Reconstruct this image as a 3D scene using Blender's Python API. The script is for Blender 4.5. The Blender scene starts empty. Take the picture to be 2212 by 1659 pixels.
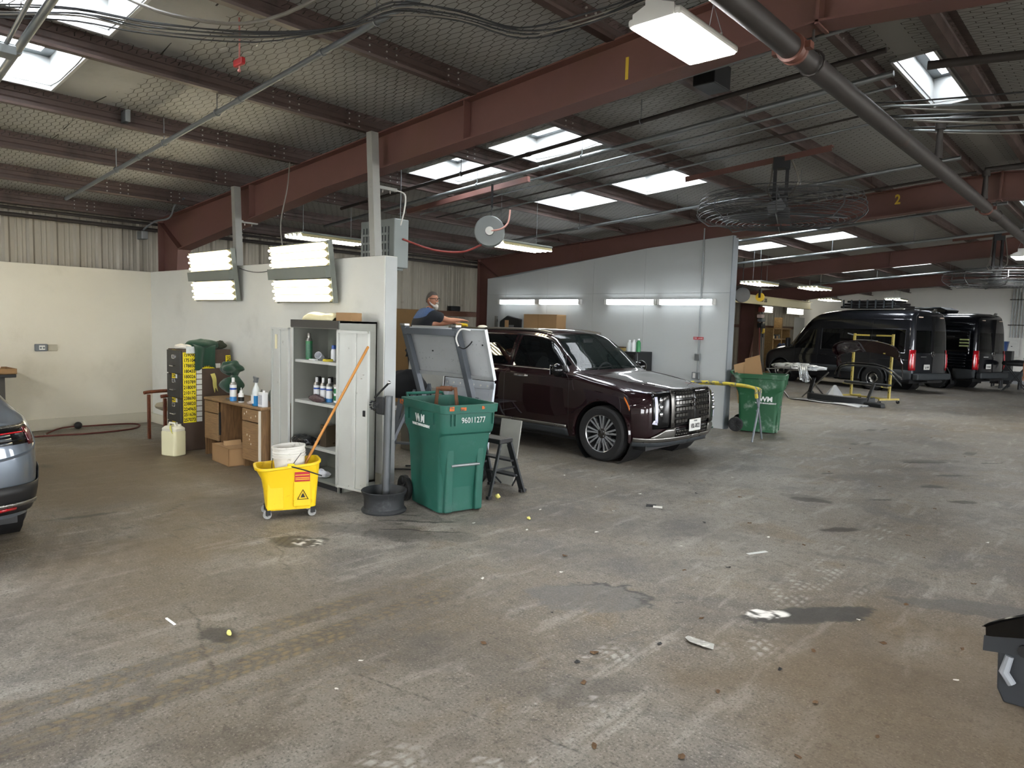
import bpy, bmesh, math, random
import numpy as np
from mathutils import Vector, Matrix
random.seed(7)
PI = math.pi
SC = bpy.context.scene
COL = SC.collection

# ------------------------------------------------------------------ camera
YAW, PITCH, ROLL, CAMH, FPX = .7355, .0848, .0294, 1.7665, 1512.0
def set_camera():
    f = Vector((-math.sin(YAW)*math.cos(PITCH), math.cos(YAW)*math.cos(PITCH), -math.sin(PITCH)))
    r = Vector((math.cos(YAW), math.sin(YAW), 0)); u = r.cross(f)
    c, s = math.cos(ROLL), math.sin(ROLL)
    r, u = c*r+s*u, -s*r+c*u
    cam = bpy.data.cameras.new('camera'); o = bpy.data.objects.new('camera', cam)
    cam.sensor_fit = 'HORIZONTAL'; cam.sensor_width = 36; cam.lens = FPX/2212*36
    cam.clip_start = .05; cam.clip_end = 400
    m = Matrix((r, u, -f)).transposed().to_4x4(); m.translation = (0, 0, CAMH)
    o.matrix_world = m
    COL.objects.link(o); SC.camera = o
set_camera()

# ------------------------------------------------------------------ sky, exposure
w = bpy.data.worlds.new('overcast_sky'); SC.world = w; w.use_nodes = True
bg = w.node_tree.nodes['Background']
bg.inputs[0].default_value = (.94, .97, 1.0, 1); bg.inputs[1].default_value = 7.0
vs = SC.view_settings
vs.view_transform = 'Standard'; vs.look = 'None'; vs.exposure = 1.45; vs.gamma = 1.0; vs.use_curve_mapping = False
cy = SC.cycles
cy.use_denoising = True
cy.use_adaptive_sampling = True; cy.adaptive_threshold = .12; cy.adaptive_min_samples = 16
cy.max_bounces = 8; cy.diffuse_bounces = 3; cy.glossy_bounces = 4; cy.transmission_bounces = 6; cy.transparent_max_bounces = 16
cy.sample_clamp_indirect = 6.0
cy.caustics_reflective = False; cy.caustics_refractive = False

def portal(name, loc, rot, sx, sy):
    l = bpy.data.lights.new(name, 'AREA'); l.shape = 'RECTANGLE'; l.size = sx; l.size_y = sy
    l.cycles.is_portal = True
    o = bpy.data.objects.new(name, l); o.location = loc; o.rotation_euler = rot; COL.objects.link(o)
    return o

# ------------------------------------------------------------------ materials
def lin(h):
    if isinstance(h, str):
        h = h.lstrip('#'); c = [int(h[i:i+2], 16)/255 for i in (0, 2, 4)]
        return tuple(x/12.92 if x <= .04045 else ((x+.055)/1.055)**2.4 for x in c)
    return tuple(h)
class NT:
    """terse shader node building"""
    def __init__(s, tree): s.t = tree; s.n = tree.nodes; s.l = tree.links
    def node(s, typ, ins=None, **kw):
        nd = s.n.new(typ)
        for k, v in kw.items(): setattr(nd, k, v)
        for k, v in (ins or {}).items():
            s.put(nd.inputs[k], v)
        return nd
    def put(s, sock, v):
        if isinstance(v, X): s.l.new(v.s, sock)
        elif isinstance(v, bpy.types.NodeSocket): s.l.new(v, sock)
        else:
            if sock.type == 'RGBA' and isinstance(v, (str, tuple)):
                v = lin(v); v = (*v, 1) if len(v) == 3 else v
            sock.default_value = v
    def math(s, op, a, b=None, c=None, clamp=False):
        nd = s.node('ShaderNodeMath', operation=op); nd.use_clamp = clamp
        s.put(nd.inputs[0], a)
        if b is not None: s.put(nd.inputs[1], b)
        if c is not None: s.put(nd.inputs[2], c)
        return X(s, nd.outputs[0])
    def noise(s, vec, scale, detail=4, rough=.55, dist=0, col=False):
        nd = s.node('ShaderNodeTexNoise', {'Vector': vec, 'Scale': scale, 'Detail': detail, 'Roughness': rough, 'Distortion': dist})
        return X(s, nd.outputs[1 if col else 0])
    def ramp(s, f, a, b):
        nd = s.node('ShaderNodeMapRange', {0: f, 1: a, 2: b, 3: 0.0, 4: 1.0}); nd.interpolation_type = 'SMOOTHSTEP'
        return X(s, nd.outputs[0])
    def mix(s, f, a, b):
        nd = s.node('ShaderNodeMix', data_type='RGBA')
        s.put(nd.inputs[0], f); s.put(nd.inputs[6], a); s.put(nd.inputs[7], b)
        return X(s, nd.outputs[2])
    def vmath(s, op, a, b=None, out=0):
        nd = s.node('ShaderNodeVectorMath', operation=op); s.put(nd.inputs[0], a)
        if b is not None: s.put(nd.inputs[1], b)
        return X(s, nd.outputs[out])
    def sep(s, v):
        nd = s.node('ShaderNodeSeparateXYZ', {0: v}); return [X(s, o) for o in nd.outputs]
    def comb(s, x, y, z):
        nd = s.node('ShaderNodeCombineXYZ', {0: x, 1: y, 2: z}); return X(s, nd.outputs[0])
    def coord(s, which='Object'):
        nd = s.node('ShaderNodeTexCoord'); return X(s, nd.outputs[which])
class X:
    def __init__(s, nt, sock): s.nt = nt; s.s = sock
    def __add__(s, o): return s.nt.math('ADD', s, o)
    def __radd__(s, o): return s.nt.math('ADD', o, s)
    def __sub__(s, o): return s.nt.math('SUBTRACT', s, o)
    def __rsub__(s, o): return s.nt.math('SUBTRACT', o, s)
    def __mul__(s, o): return s.nt.math('MULTIPLY', s, o)
    def __rmul__(s, o): return s.nt.math('MULTIPLY', o, s)
    def __truediv__(s, o): return s.nt.math('DIVIDE', s, o)
MATS = {}
def new_mat(name):
    m = bpy.data.materials.new(name); m.use_nodes = True
    return m, NT(m.node_tree), m.node_tree.nodes['Principled BSDF']
def M(name, col='#808080', rough=.5, metal=0., var=.12, scale=6., bump=0., bscale=60., spec=.5, coat=0., col2=None, thr=(.55, .7), scale2=3., emit=None, estr=0., trans=0., alpha=1., ior=1.45, sheen=0., rvar=.1):
    """procedural paint/plastic/metal: base colour broken up by noise, optional second colour (wear, dirt) in blotches"""
    if name in MATS: return MATS[name]
    m, t, b = new_mat(name); c = lin(col)
    P = t.coord('Object')
    n = t.noise(P, scale, 5)
    lo = tuple(x*(1-var) for x in c); hi = tuple(min(1, x*(1+var)) for x in c)
    base = t.mix(n, lo, hi)
    if col2:
        base = t.mix(t.ramp(t.noise(P, scale2, 6, .65), *thr), base, lin(col2))
    t.put(b.inputs['Base Color'], base)
    t.put(b.inputs['Roughness'], t.math('ADD', n*rvar*2, rough-rvar, clamp=True))
    b.inputs['Metallic'].default_value = metal
    b.inputs['Specular IOR Level'].default_value = spec
    b.inputs['Coat Weight'].default_value = coat; b.inputs['Coat Roughness'].default_value = .04
    b.inputs['IOR'].default_value = ior
    if trans: b.inputs['Transmission Weight'].default_value = trans
    if alpha < 1: b.inputs['Alpha'].default_value = alpha
    if sheen: b.inputs['Sheen Weight'].default_value = sheen
    if emit:
        b.inputs['Emission Color'].default_value = (*lin(emit), 1); b.inputs['Emission Strength'].default_value = estr
    if bump:
        bn = t.node('ShaderNodeBump', {'Strength': bump, 'Distance': .01, 'Height': t.noise(P, bscale, 4)})
        t.put(b.inputs['Normal'], bn.outputs[0])
    MATS[name] = m
    return m

# ------------------------------------------------------------------ mesh building
class B:
    def __init__(s): s.v = []; s.f = []; s.m = []; s.mi = 0
    def add(s, vs, fs):
        o = len(s.v); s.v += [tuple(map(float, p)) for p in vs]
        s.f += [tuple(i+o for i in f) for f in fs]; s.m += [s.mi]*len(fs); return s
    def box(s, lo, hi):
        x0, y0, z0 = lo; x1, y1, z1 = hi
        return s.add([(x0,y0,z0),(x1,y0,z0),(x1,y1,z0),(x0,y1,z0),(x0,y0,z1),(x1,y0,z1),(x1,y1,z1),(x0,y1,z1)],
                     [(0,3,2,1),(4,5,6,7),(0,1,5,4),(1,2,6,5),(2,3,7,6),(3,0,4,7)])
    def cbox(s, c, d, m=None):
        b = B().box([-x/2 for x in d], [x/2 for x in d])
        m = m or Matrix(); vs = [tuple(m @ Vector(p) + Vector(c)) for p in b.v]
        return s.add(vs, b.f)
    def bar(s, p0, p1, w, h=None, up=(0,0,1)):
        """square bar between two points"""
        h = h or w; p0, p1 = Vector(p0), Vector(p1); d = (p1-p0).normalized(); up = Vector(up)
        if abs(d.dot(up)) > .98: up = Vector((1,0,0))
        a = d.cross(up).normalized()*w/2; c = a.cross(d).normalized()*h/2
        vs = [p+i*a+j*c for p in (p0, p1) for i, j in ((-1,-1),(1,-1),(1,1),(-1,1))]
        return s.add(vs, [(3,2,1,0),(4,5,6,7),(0,1,5,4),(1,2,6,5),(2,3,7,6),(3,0,4,7)])
    def tube(s, path, r, n=8, closed=False, caps=True):
        P = [Vector(p) for p in path]; k = len(P); rr = r if isinstance(r, (list, tuple)) else [r]*k
        vs = []; prev = None
        for i, p in enumerate(P):
            if closed: d = P[(i+1) % k]-P[i-1]
            else: d = P[min(i+1, k-1)]-P[max(i-1, 0)]
            d = d.normalized() if d.length > 1e-9 else Vector((0,0,1))
            if prev is None:
                up = Vector((0,0,1)) if abs(d.z) < .9 else Vector((1,0,0))
                a = d.cross(up).normalized()
            else:
                a = (prev - d*prev.dot(d)); a = a.normalized() if a.length > 1e-6 else d.orthogonal().normalized()
            prev = a; c = d.cross(a)
            vs += [p+rr[i]*(math.cos(2*PI*j/n)*a+math.sin(2*PI*j/n)*c) for j in range(n)]
        fs = []
        for i in range(k if closed else k-1):
            for j in range(n):
                i2 = (i+1) % k
                fs.append((i*n+j, i*n+(j+1) % n, i2*n+(j+1) % n, i2*n+j))
        if caps and not closed: fs += [tuple(range(n))[::-1], tuple((k-1)*n+j for j in range(n))]
        return s.add(vs, fs)
    def cyl(s, p0, p1, r, n=16, r2=None): return s.tube([p0, p1], [r, r if r2 is None else r2], n)
    def lathe(s, prof, n=24, c=(0,0,0), axis='z', a0=0, a1=2*PI, sx=1, sy=1):
        full = abs(a1-a0-2*PI) < 1e-6; k = n if full else n+1; vs = []
        for r, z in prof:
            for j in range(k):
                a = a0+(a1-a0)*j/n; x, y = r*math.cos(a)*sx, r*math.sin(a)*sy
                p = {'z': (x, y, z), 'y': (x, z, y), 'x': (z, x, y)}[axis]
                vs.append((p[0]+c[0], p[1]+c[1], p[2]+c[2]))
        fs = []
        for i in range(len(prof)-1):
            for j in range(n):
                j2 = (j+1) % k
                fs.append((i*k+j, i*k+j2, (i+1)*k+j2, (i+1)*k+j))
        return s.add(vs, fs)
    def prism(s, poly, d0, d1, axis='z'):
        """extrude a 2D polygon; axis z: (x,y); axis y: (x,z); axis x: (y,z)"""
        def P(p, d): return {'z': (p[0], p[1], d), 'y': (p[0], d, p[1]), 'x': (d, p[0], p[1])}[axis]
        n = len(poly); vs = [P(p, d0) for p in poly]+[P(p, d1) for p in poly]
        fs = [tuple(range(n))[::-1], tuple(range(n, 2*n))]+[(i, (i+1) % n, n+(i+1) % n, n+i) for i in range(n)]
        return s.add(vs, fs)
    def grid(s, fn, us, vs_, flip=False, closed_u=False):
        nu, nv = len(us), len(vs_); pts = [fn(u, v) for u in us for v in vs_]; fs = []
        for i in range(nu if closed_u else nu-1):
            for j in range(nv-1):
                a, b2 = i*nv+j, ((i+1) % nu)*nv+j
                q = (a, b2, b2+1, a+1); fs.append(q[::-1] if flip else q)
        return s.add(pts, fs)
    def ball(s, c, r, n=12, m=8, sc=(1,1,1)):
        prof = [(max(1e-4, math.sin(PI*i/m))*r, -math.cos(PI*i/m)*r) for i in range(m+1)]
        b = B().lathe(prof, n)
        return s.add([(p[0]*sc[0]+c[0], p[1]*sc[1]+c[1], p[2]*sc[2]+c[2]) for p in b.v], b.f)
    def xf(s, m):
        s.v = [tuple(m @ Vector(p)) for p in s.v]; return s
    def build(s, name, mat, parent=None, smooth=False, bevel=0, weld=True, solid=0, sub=0, seg=2, label=None):
        me = bpy.data.meshes.new(name); me.from_pydata(s.v, [], s.f)
        mats = mat if isinstance(mat, (list, tuple)) else [mat]
        for m in mats: me.materials.append(m)
        if len(mats) > 1: me.polygons.foreach_set('material_index', s.m)
        if weld:
            bm = bmesh.new(); bm.from_mesh(me); bmesh.ops.remove_doubles(bm, verts=bm.verts, dist=1e-5)
            bmesh.ops.recalc_face_normals(bm, faces=bm.faces); bm.to_mesh(me); bm.free()
        o = bpy.data.objects.new(name, me); COL.objects.link(o)
        if parent is not None: o.parent = parent
        if solid:
            md = o.modifiers.new('solid', 'SOLIDIFY'); md.thickness = solid; md.offset = 0
        if bevel:
            md = o.modifiers.new('bevel', 'BEVEL'); md.width = bevel; md.segments = seg; md.limit_method = 'ANGLE'; md.angle_limit = .6
        if sub:
            md = o.modifiers.new('sub', 'SUBSURF'); md.levels = md.render_levels = sub
        if smooth:
            me.polygons.foreach_set('use_smooth', [True]*len(me.polygons))
            if not sub:
                try: me.set_sharp_from_angle(angle=smooth if smooth is not True else .7)
                except Exception: pass
        if label: o['label'] = label
        return o
def thing(name, label, cat, loc=(0,0,0), rz=0, group=None):
    o = bpy.data.objects.new(name, None); COL.objects.link(o)
    o.empty_display_size = .1; o.location = loc; o.rotation_euler = (0, 0, rz)
    return tag(o, label, cat, group)
def tag(o, label, cat, group=None):
    o['label'] = label; o['category'] = cat
    if group: o['group'] = group
    return o
def struct(o, label=None, cat=None):
    o['kind'] = 'structure'
    if label: o['label'] = label
    if cat: o['category'] = cat
    return o
def dup(root, loc=None, rz=None, label=None, group=None):
    r = root.copy(); COL.objects.link(r)
    if loc is not None: r.location = loc
    if rz is not None: r.rotation_euler = (0, 0, rz)
    if label: r['label'] = label
    if group: r['group'] = group
    for ch in list(root.children):
        c = ch.copy(); COL.objects.link(c); c.parent = r
        for g in list(ch.children):
            d = g.copy(); COL.objects.link(d); d.parent = c
    return r
def share(o, parent=None, loc=None, rot=None):
    c = o.copy(); COL.objects.link(c)
    if parent is not None: c.parent = parent
    if loc is not None: c.location = loc
    if rot is not None: c.rotation_euler = rot
    return c
def text_mesh(body, size=1., depth=.001, bold=0., align='CENTER', shear=0, space=1.):
    cu = bpy.data.curves.new('lettering', 'FONT'); cu.body = body; cu.size = size; cu.extrude = depth/2; cu.offset = bold
    cu.align_x = align; cu.align_y = 'CENTER'; cu.shear = shear; cu.space_character = space; cu.resolution_u = 3
    o = bpy.data.objects.new('lettering', cu); COL.objects.link(o)
    dg = bpy.context.evaluated_depsgraph_get()
    me = bpy.data.meshes.new_from_object(o.evaluated_get(dg))
    bpy.data.objects.remove(o); bpy.data.curves.remove(cu)
    return me
def text(name, body, mat, parent, loc, rot=(0,0,0), size=.1, depth=.001, bold=0., sx=1., align='CENTER', shear=0, space=1.):
    me = text_mesh(body, size, depth, bold, align, shear, space); me.materials.clear(); me.materials.append(mat); me.name = name
    o = bpy.data.objects.new(name, me); COL.objects.link(o); o.parent = parent
    o.location = loc; o.rotation_euler = rot; o.scale = (sx, 1, 1)
    return o
def arc(c, r, a0, a1, n, plane='xz'):
    out = []
    for i in range(n+1):
        a = a0+(a1-a0)*i/n; p = (r*math.cos(a), r*math.sin(a))
        out.append({'xz': (c[0]+p[0], c[1], c[2]+p[1]), 'xy': (c[0]+p[0], c[1]+p[1], c[2]), 'yz': (c[0], c[1]+p[0], c[2]+p[1])}[plane])
    return out
def smooth_path(pts, k=6):
    P = [Vector(p) for p in pts]; out = []
    for i in range(len(P)-1):
        p0, p1, p2, p3 = P[max(i-1,0)], P[i], P[i+1], P[min(i+2,len(P)-1)]
        for j in range(k):
            t = j/k
            out.append(.5*((2*p1)+(p2-p0)*t+(2*p0-5*p1+4*p2-p3)*t*t+(3*p1-p0-3*p2+p3)*t**3))
    out.append(P[-1]); return out
def sag(a, b, d, n=12):
    a, b = Vector(a), Vector(b)
    return [a.lerp(b, i/n)-Vector((0,0,d*4*(i/n)*(1-i/n))) for i in range(n+1)]

# ================================================================== STRUCTURE
RIDGE = -1.7; FR = [-9.88, -2.58, 4.72, 12.02, 19.32, 26.62]
def top_z(x): return 4.09-.078*abs(x-RIDGE)          # top of rafters
def roof_z(x): return top_z(x)+.2                     # underside of roof insulation

# value noise on numpy arrays, for the stains whose place and shape are fixed
RNG = np.random.RandomState(5); LAT = RNG.rand(256, 256)
def vnoise(x, y, sc, octv=4, rough=.55, off=0.):
    out = np.zeros_like(x); amp = 1.; tot = 0.; f = sc
    for o in range(octv):
        X_, Y_ = x*f+17.3*o+off, y*f+9.1*o+off*.7
        i, j = np.floor(X_).astype(int), np.floor(Y_).astype(int); fx, fy = X_-i, Y_-j
        fx, fy = fx*fx*(3-2*fx), fy*fy*(3-2*fy)
        g = lambda a, b_: LAT[a % 256, b_ % 256]
        out += amp*((g(i, j)*(1-fx)+g(i+1, j)*fx)*(1-fy)+(g(i, j+1)*(1-fx)+g(i+1, j+1)*fx)*fy)
        tot += amp; amp *= rough; f *= 2.03
    return out/tot
def sstep(v, a, b_):
    q = np.clip((v-a)/(b_-a), 0, 1); return q*q*(3-2*q)
def stain_layer(x, y):
    """colour and cover of stains, tyre prints, patches and cracks on the slab (premixed, with cover in alpha)"""
    C = np.zeros(x.shape+(3,)); A = np.zeros(x.shape)
    wob = vnoise(x, y, 2.5, 4)-.5; wob2 = vnoise(x, y, 9, 4, .65, 31)-.5; fine = vnoise(x, y, 22, 3, .6, 77); n5 = vnoise(x, y, 6, 4, .6, 12)
    def put(mask, col):
        nonlocal C, A
        m = np.clip(mask, 0, 1); c = np.array(lin(col)); na = A+m*(1-A)
        w_ = np.where(na > 1e-6, m/np.maximum(na, 1e-6), 0)[..., None]
        C = C*(1-w_)+c*w_; A = na
    def band(cx, hw, y0, y1, soft=.015, fade=.4, wv=.03):
        d = np.abs(x-cx+wob*wv); a = 1-sstep(d, hw-soft, hw+soft)
        return a*sstep(y, y0-fade, y0+fade)*(1-sstep(y, y1-fade, y1+fade))
    def tread(cx, pitch, ribs=.05):
        u = x-cx; s = np.mod((y+np.abs(u)*.7)/pitch, 1); cut = sstep(np.abs(s-.5), .1, .25)
        r = sstep(np.abs(np.mod(u/ribs+.5, 1)-.5), .08, .2); return cut*r*sstep(fine+.35*(n5-.5), .3, .62)
    for cx, cy_, ax, ay, k in ((-.5,3.7,1.3,1.5,.6),(-8.6,2.6,3.0,1.9,.72),(-3.1,2.2,1.1,1.6,.25),(-4.9,1.7,1.2,1.0,.35),(-1.4,1.4,1.2,.8,.35)):
        d = np.sqrt(((x-cx)/ax)**2+((y-cy_)/ay)**2)+wob*.9; put((1-sstep(d, .4, 1.25))*k, '#5b4b33')
    for q in ((-4.75,3.55,.55,.2,.7,.5),(-4.35,3.75,.5,.16,.8,.4),(-4.9,4.05,.35,.25,.2,.5),(-6.1,3.1,.7,.3,.5,.3),(-3.3,5.4,1.3,.45,.6,.25),(-2.9,4.3,.9,.3,.5,.25),(-2.3,9.6,1.0,.25,.9,.3),(-1.9,10.8,.9,.2,.9,.35),(-2.6,7.7,.25,.12,.4,.5),(-1.75,9.4,.25,.1,.9,.5),(-3.2,13,1.6,.3,1.1,.25),(-5.3,5.9,.9,.35,.2,.3),(-2.2,11.3,.5,.12,.9,.6),(-1.7,10.4,.35,.1,.9,.6),(-3.9,2.4,.9,.5,.3,.2),(-2.4,2.6,.5,.35,.3,.25),(-1.9,2.75,.3,.15,.9,.45)):
        cx, cy_, ax, ay, ang, k = q; c, s_ = math.cos(ang), math.sin(ang); dx, dy = x-cx, y-cy_
        d = np.sqrt(((dx*c+dy*s_)/ax)**2+((dy*c-dx*s_)/ay)**2)+wob*1.3+wob2*.5
        put((1-sstep(d, .55, 1.15))*k, '#3c3936')
        if k >= .4: put((1-sstep(np.abs(d-.95), .01, .1))*k*.8*sstep(n5, .4, .6), '#1f1d1b')
    def blob(cx, cy_, ax, ay, ang=0., amp=.5, s=.1, n2=.6):
        c, s_ = math.cos(ang), math.sin(ang); dx, dy = x-cx, y-cy_
        d = .35*(fine-.5)+np.sqrt(((dx*c+dy*s_)/ax)**2+((dy*c-dx*s_)/ay)**2)+wob*amp*2+wob2*n2
        return 1-sstep(d, 1-s, 1+s), d
    for cx, hw, y0, y1, k in ((-3.57,.085,-.5,3.2,.8), (-3.28,.1,-.5,3.15,.9), (-3.02,.07,1.2,3.0,.4), (-2.8,.05,1.6,2.9,.25), (-6.6,.09,-.6,3.2,.2), (-8.3,.1,-.6,3.4,.2)):
        bd = band(cx, hw, y0, y1)*sstep(wob+.5, .2, .5)
        put(bd*k*.55, '#2e2822'); put(bd*tread(cx, .07)*k*.7, '#83704c')
    for cx, hw, y0, y1, k in ((-1.68,.13,4.5,7.4,.75), (-2.03,.1,2.6,3.2,.8), (-1.76,.11,2.55,3.3,.7), (-1.81,.11,1.9,2.3,1.), (-1.53,.12,3.6,4.0,.7), (-1.35,.05,5,6.6,.5), (-2.4,.12,7.5,11,.35), (-2.1,.12,1.2,1.8,.7)):
        bd = band(cx, hw, y0, y1, .02, .12)*sstep(n5, .46, .66)
        put(bd*tread(cx, .08)*k*.6, '#c9c7c1')
    for r, k in ((2.75, .45), (2.93, .35), (3.15, .28), (3.3, .2)):
        d = np.abs(np.hypot(x+6.9, y+1.1)-r+wob*.06)
        put((1-sstep(d, .03, .07))*k*sstep(x, -6.9, -5.8)*sstep(n5, .3, .6), '#4a4138')
    for q in ((-2.25,11.1,.4,.06,.9),(-1.75,10.35,.3,.07,.9),(-2.5,7.6,.2,.09,.4),(-1.75,9.4,.2,.07,.9),(-1.5,11.9,.3,.04,.9),(-1.9,12.6,.22,.05,1.0),(-2.0,8.2,.16,.05,.8),(-3.3,12.2,.3,.06,1.1),(-1.35,8.8,.16,.06,.8),(-2.9,9.2,.12,.05,.8),(-1.95,6.6,.2,.07,.9),(-3.6,14.3,.35,.06,1.1)):
        a, d = blob(*q, amp=.9, s=.12, n2=.6); put(a*.85, '#2f2722')
    a, d = blob(-2.55, 3.72, .46, .26, .9); put(a*.5, '#56585a'); put((1-sstep(np.abs(d-.95), .02, .1))*sstep(y, 3.6, 3.95)*.75, '#242423')
    a, d = blob(-1.47, 4.42, .45, .13, .95, .3); put(a*.85, '#343433')
    a, d = blob(-1.63, 4.27, .17, .09, .95, .6); put(a*.9*sstep(fine, .35, .55), '#eceae6')
    a, d = blob(-.62, 5.4, .55, .14, .45, .4); put(a*.6, '#454545')
    a, d = blob(-4.88, 2.9, .24, .15, .6, .5); put(a*.75, '#3a3631'); put(a*sstep(np.abs(np.mod((x*.8+y*.6)/.055, 1)-.5), .3, .42)*.6, '#1c1a18')
    for p, q, wd in (((-4.95,3.7),(-4.4,4.25),.03),((-4.75,3.55),(-4.15,4.1),.022),((-5.0,3.95),(-4.75,4.1),.03)):
        L = math.hypot(q[0]-p[0], q[1]-p[1]); ux, uy = (q[0]-p[0])/L, (q[1]-p[1])/L; dx, dy = x-p[0], y-p[1]; s = dx*ux+dy*uy; dd = np.abs(dy*ux-dx*uy+wob*.12+wob2*.05); put((1-sstep(dd, .0, wd))*sstep(s, 0, .1)*(1-sstep(s, L-.1, L))*.8, '#232120')
    a, d = blob(-4.8, 2.95, .14, .1, .3, .9, .2, .9); put(a*.9*sstep(fine, .5, .58), '#e5e2da')
    a, d = blob(-3.68, 1.74, .14, .09, .4, .8, .25); put(a*.75, '#262422')
    a, d = blob(-6.72, 1.9, .3, .05, 1.4, .5, .25); put(a*.7, '#2c2a28')
    for poly, wd, k, wa in ((((-5.77,1.3),(-6.2,2.2),(-6.55,2.73)),.014,.8,.12), (((-4.6,1.9),(-3.84,1.67),(-3.2,1.45)),.012,.8,.14), (((-2.8,2.0),(-2.16,2.15),(-1.77,2.24),(-1.2,2.36)),.010,.9,.05),
                            (((-4.87,2.74),(-4.37,2.52),(-4.05,2.45)),.012,.8,.12), (((-5.0,3.0),(-5.35,3.2),(-5.5,3.5)),.014,.9,.15), (((-5.05,2.95),(-5.5,2.75),(-6.0,2.7)),.014,.8,.12), (((-4.8,3.0),(-4.9,3.4),(-5.15,3.65)),.014,.8,.15), (((-5.9,2.4),(-5.0,2.85)),.012,.7,.1), (((-9.3,1.5),(-9.02,3.6)),.018,.6,.02), (((-5.85,2.0),(-5.67,3.1)),.014,.6,.06), (((-7,2.4),(-4.6,2.1)),.01,.5,.2), (((-3.4,1.1),(-2.8,2.0)),.01,.4,.1)):
        for p, q in zip(poly[:-1], poly[1:]):
            L = math.hypot(q[0]-p[0], q[1]-p[1]); ux, uy = (q[0]-p[0])/L, (q[1]-p[1])/L
            dx, dy = x-p[0], y-p[1]; s = dx*ux+dy*uy; dd = np.abs(dy*ux-dx*uy+wob2*wa*.35+wob*wa*1.3)
            put((1-sstep(dd, .0, wd*.8))*(s > 0)*(s < L)*k*.85*sstep(n5, .3, .5), '#1d1b19')
    return np.concatenate([C, A[..., None]], -1)
def floor_material():
    m, t, b = new_mat('worn_concrete')
    P = t.coord('Object')
    big = t.noise(P, .45, 4, .6); mid = t.noise(P, 1.5, 5, .65, .6); fine = t.noise(P, 14, 6, .78); grit = t.noise(P, 75, 3, .7)
    streak = t.noise(t.vmath('MULTIPLY', P, (3.2, .7, 1)), 2.0, 5, .65, .4)
    base = t.mix(t.ramp(big, .38, .62), '#6f675b', '#827d75')
    base = t.mix(t.ramp(mid, .47, .66)*.7, base, '#504d4a')
    base = t.mix(t.ramp(mid, .44, .3)*.35, base, '#7d6a4c')
    base = t.mix(t.ramp(streak, .52, .7)*.6, base, '#a09b93')
    base = t.mix(t.ramp(fine, .5, .68)*.65, base, '#3b3835')
    base = t.mix(t.ramp(fine, .46, .3)*.4, base, '#a8a39b')
    base = t.mix(t.ramp(grit, .53, .66)*.7, base, '#2a2724')
    base = t.mix(t.ramp(grit, .44, .3)*.6, base, '#b9b4ab')
    at = t.node('ShaderNodeAttribute', attribute_name='stain', attribute_type='GEOMETRY')
    base = t.mix(X(t, at.outputs['Alpha']), base, X(t, at.outputs['Color']))
    t.put(b.inputs['Base Color'], base); t.put(b.inputs['Roughness'], .72-mid*.35)
    b.inputs['Specular IOR Level'].default_value = .45
    bn = t.node('ShaderNodeBump', {'Strength': .3, 'Distance': .006, 'Height': fine}); t.put(b.inputs['Normal'], bn.outputs[0])
    return m
def build_floor():
    xs = np.concatenate([np.arange(-12.6, -7, .2), np.arange(-7, -5.2, .04), np.arange(-5.2, -.1, .0125), np.arange(-.1, 9.01, .4)])
    ys = np.concatenate([np.arange(-10.2, -.8, .4), np.arange(-.8, .8, .05), np.arange(.8, 5.6, .0125), np.arange(5.6, 12, .04), np.arange(12, 34.31, .3)])
    gx, gy = np.meshgrid(xs, ys, indexing='ij'); nx, ny = gx.shape
    co = np.stack([gx, gy, np.zeros_like(gx)], -1).reshape(-1, 3)
    i, j = np.meshgrid(np.arange(nx-1), np.arange(ny-1), indexing='ij'); a = (i*ny+j).ravel()
    F = np.stack([a, a+ny, a+ny+1, a+1], -1).astype('i')
    me = bpy.data.meshes.new('floor'); me.vertices.add(len(co)); me.vertices.foreach_set('co', co.astype('f').ravel())
    me.loops.add(F.size); me.loops.foreach_set('vertex_index', F.ravel()); me.polygons.add(len(F)); me.polygons.foreach_set('loop_start', np.arange(len(F), dtype='i')*4)
    me.update(calc_edges=True)
    st = me.attributes.new('stain', 'FLOAT_COLOR', 'POINT'); st.data.foreach_set('color', stain_layer(gx, gy).reshape(-1, 4).astype('f').ravel())
    me.materials.append(floor_material())
    o = bpy.data.objects.new('floor', me); COL.objects.link(o); return o
struct(build_floor())
ap = B().box((9.0, -40, -.25), (45, 60, -.02)).box((-12.6, -45, -.25), (9.0, -10.2, -.02)).build('ground_apron', M('pale_concrete_apron', '#a8a49c', .8, var=.2, scale=1.5), weld=False); struct(ap)

MS_ = dict
RED = M('red_oxide_steel', '#6c4a44', .55, var=.22, scale=2.5, bump=.12, bscale=30, col2='#654839', thr=(.45, .8), scale2=.9)
REDD = M('red_oxide_purlin', '#534440', .5, var=.25, scale=3, bump=.1, bscale=25, col2='#3a302d', thr=(.45, .75))
GALV = M('galvanised_steel', '#8d9294', .42, .75, var=.15, scale=12)
GREYP = M('grey_paint_steel', '#6f757a', .45, .2, var=.12, scale=8)
BLACKI = M('black_iron_pipe', '#3e3a38', .55, .3, var=.25, scale=9, col2='#5a4a40', thr=(.58, .75))
DRYC = M('cream_drywall', '#dad5c5', .75, var=.05, scale=3, bump=.12, bscale=90, col2='#c0bba9', thr=(.52, .85), scale2=.7)
DRYW = M('white_drywall', '#d4d4cd', .72, var=.05, scale=3, bump=.12, bscale=90, col2='#bdbdb6', thr=(.55, .85), scale2=.9)
BLUEW = M('blue_grey_panel', '#b9bdbd', .6, var=.05, scale=2, bump=.08, bscale=40, col2='#9fa7aa', thr=(.5, .9), scale2=.5)
SIDING = M('grey_ribbed_siding', '#9a9488', .5, .25, var=.12, scale=2, col2='#6b655c', thr=(.64, .8), scale2=4)
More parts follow.
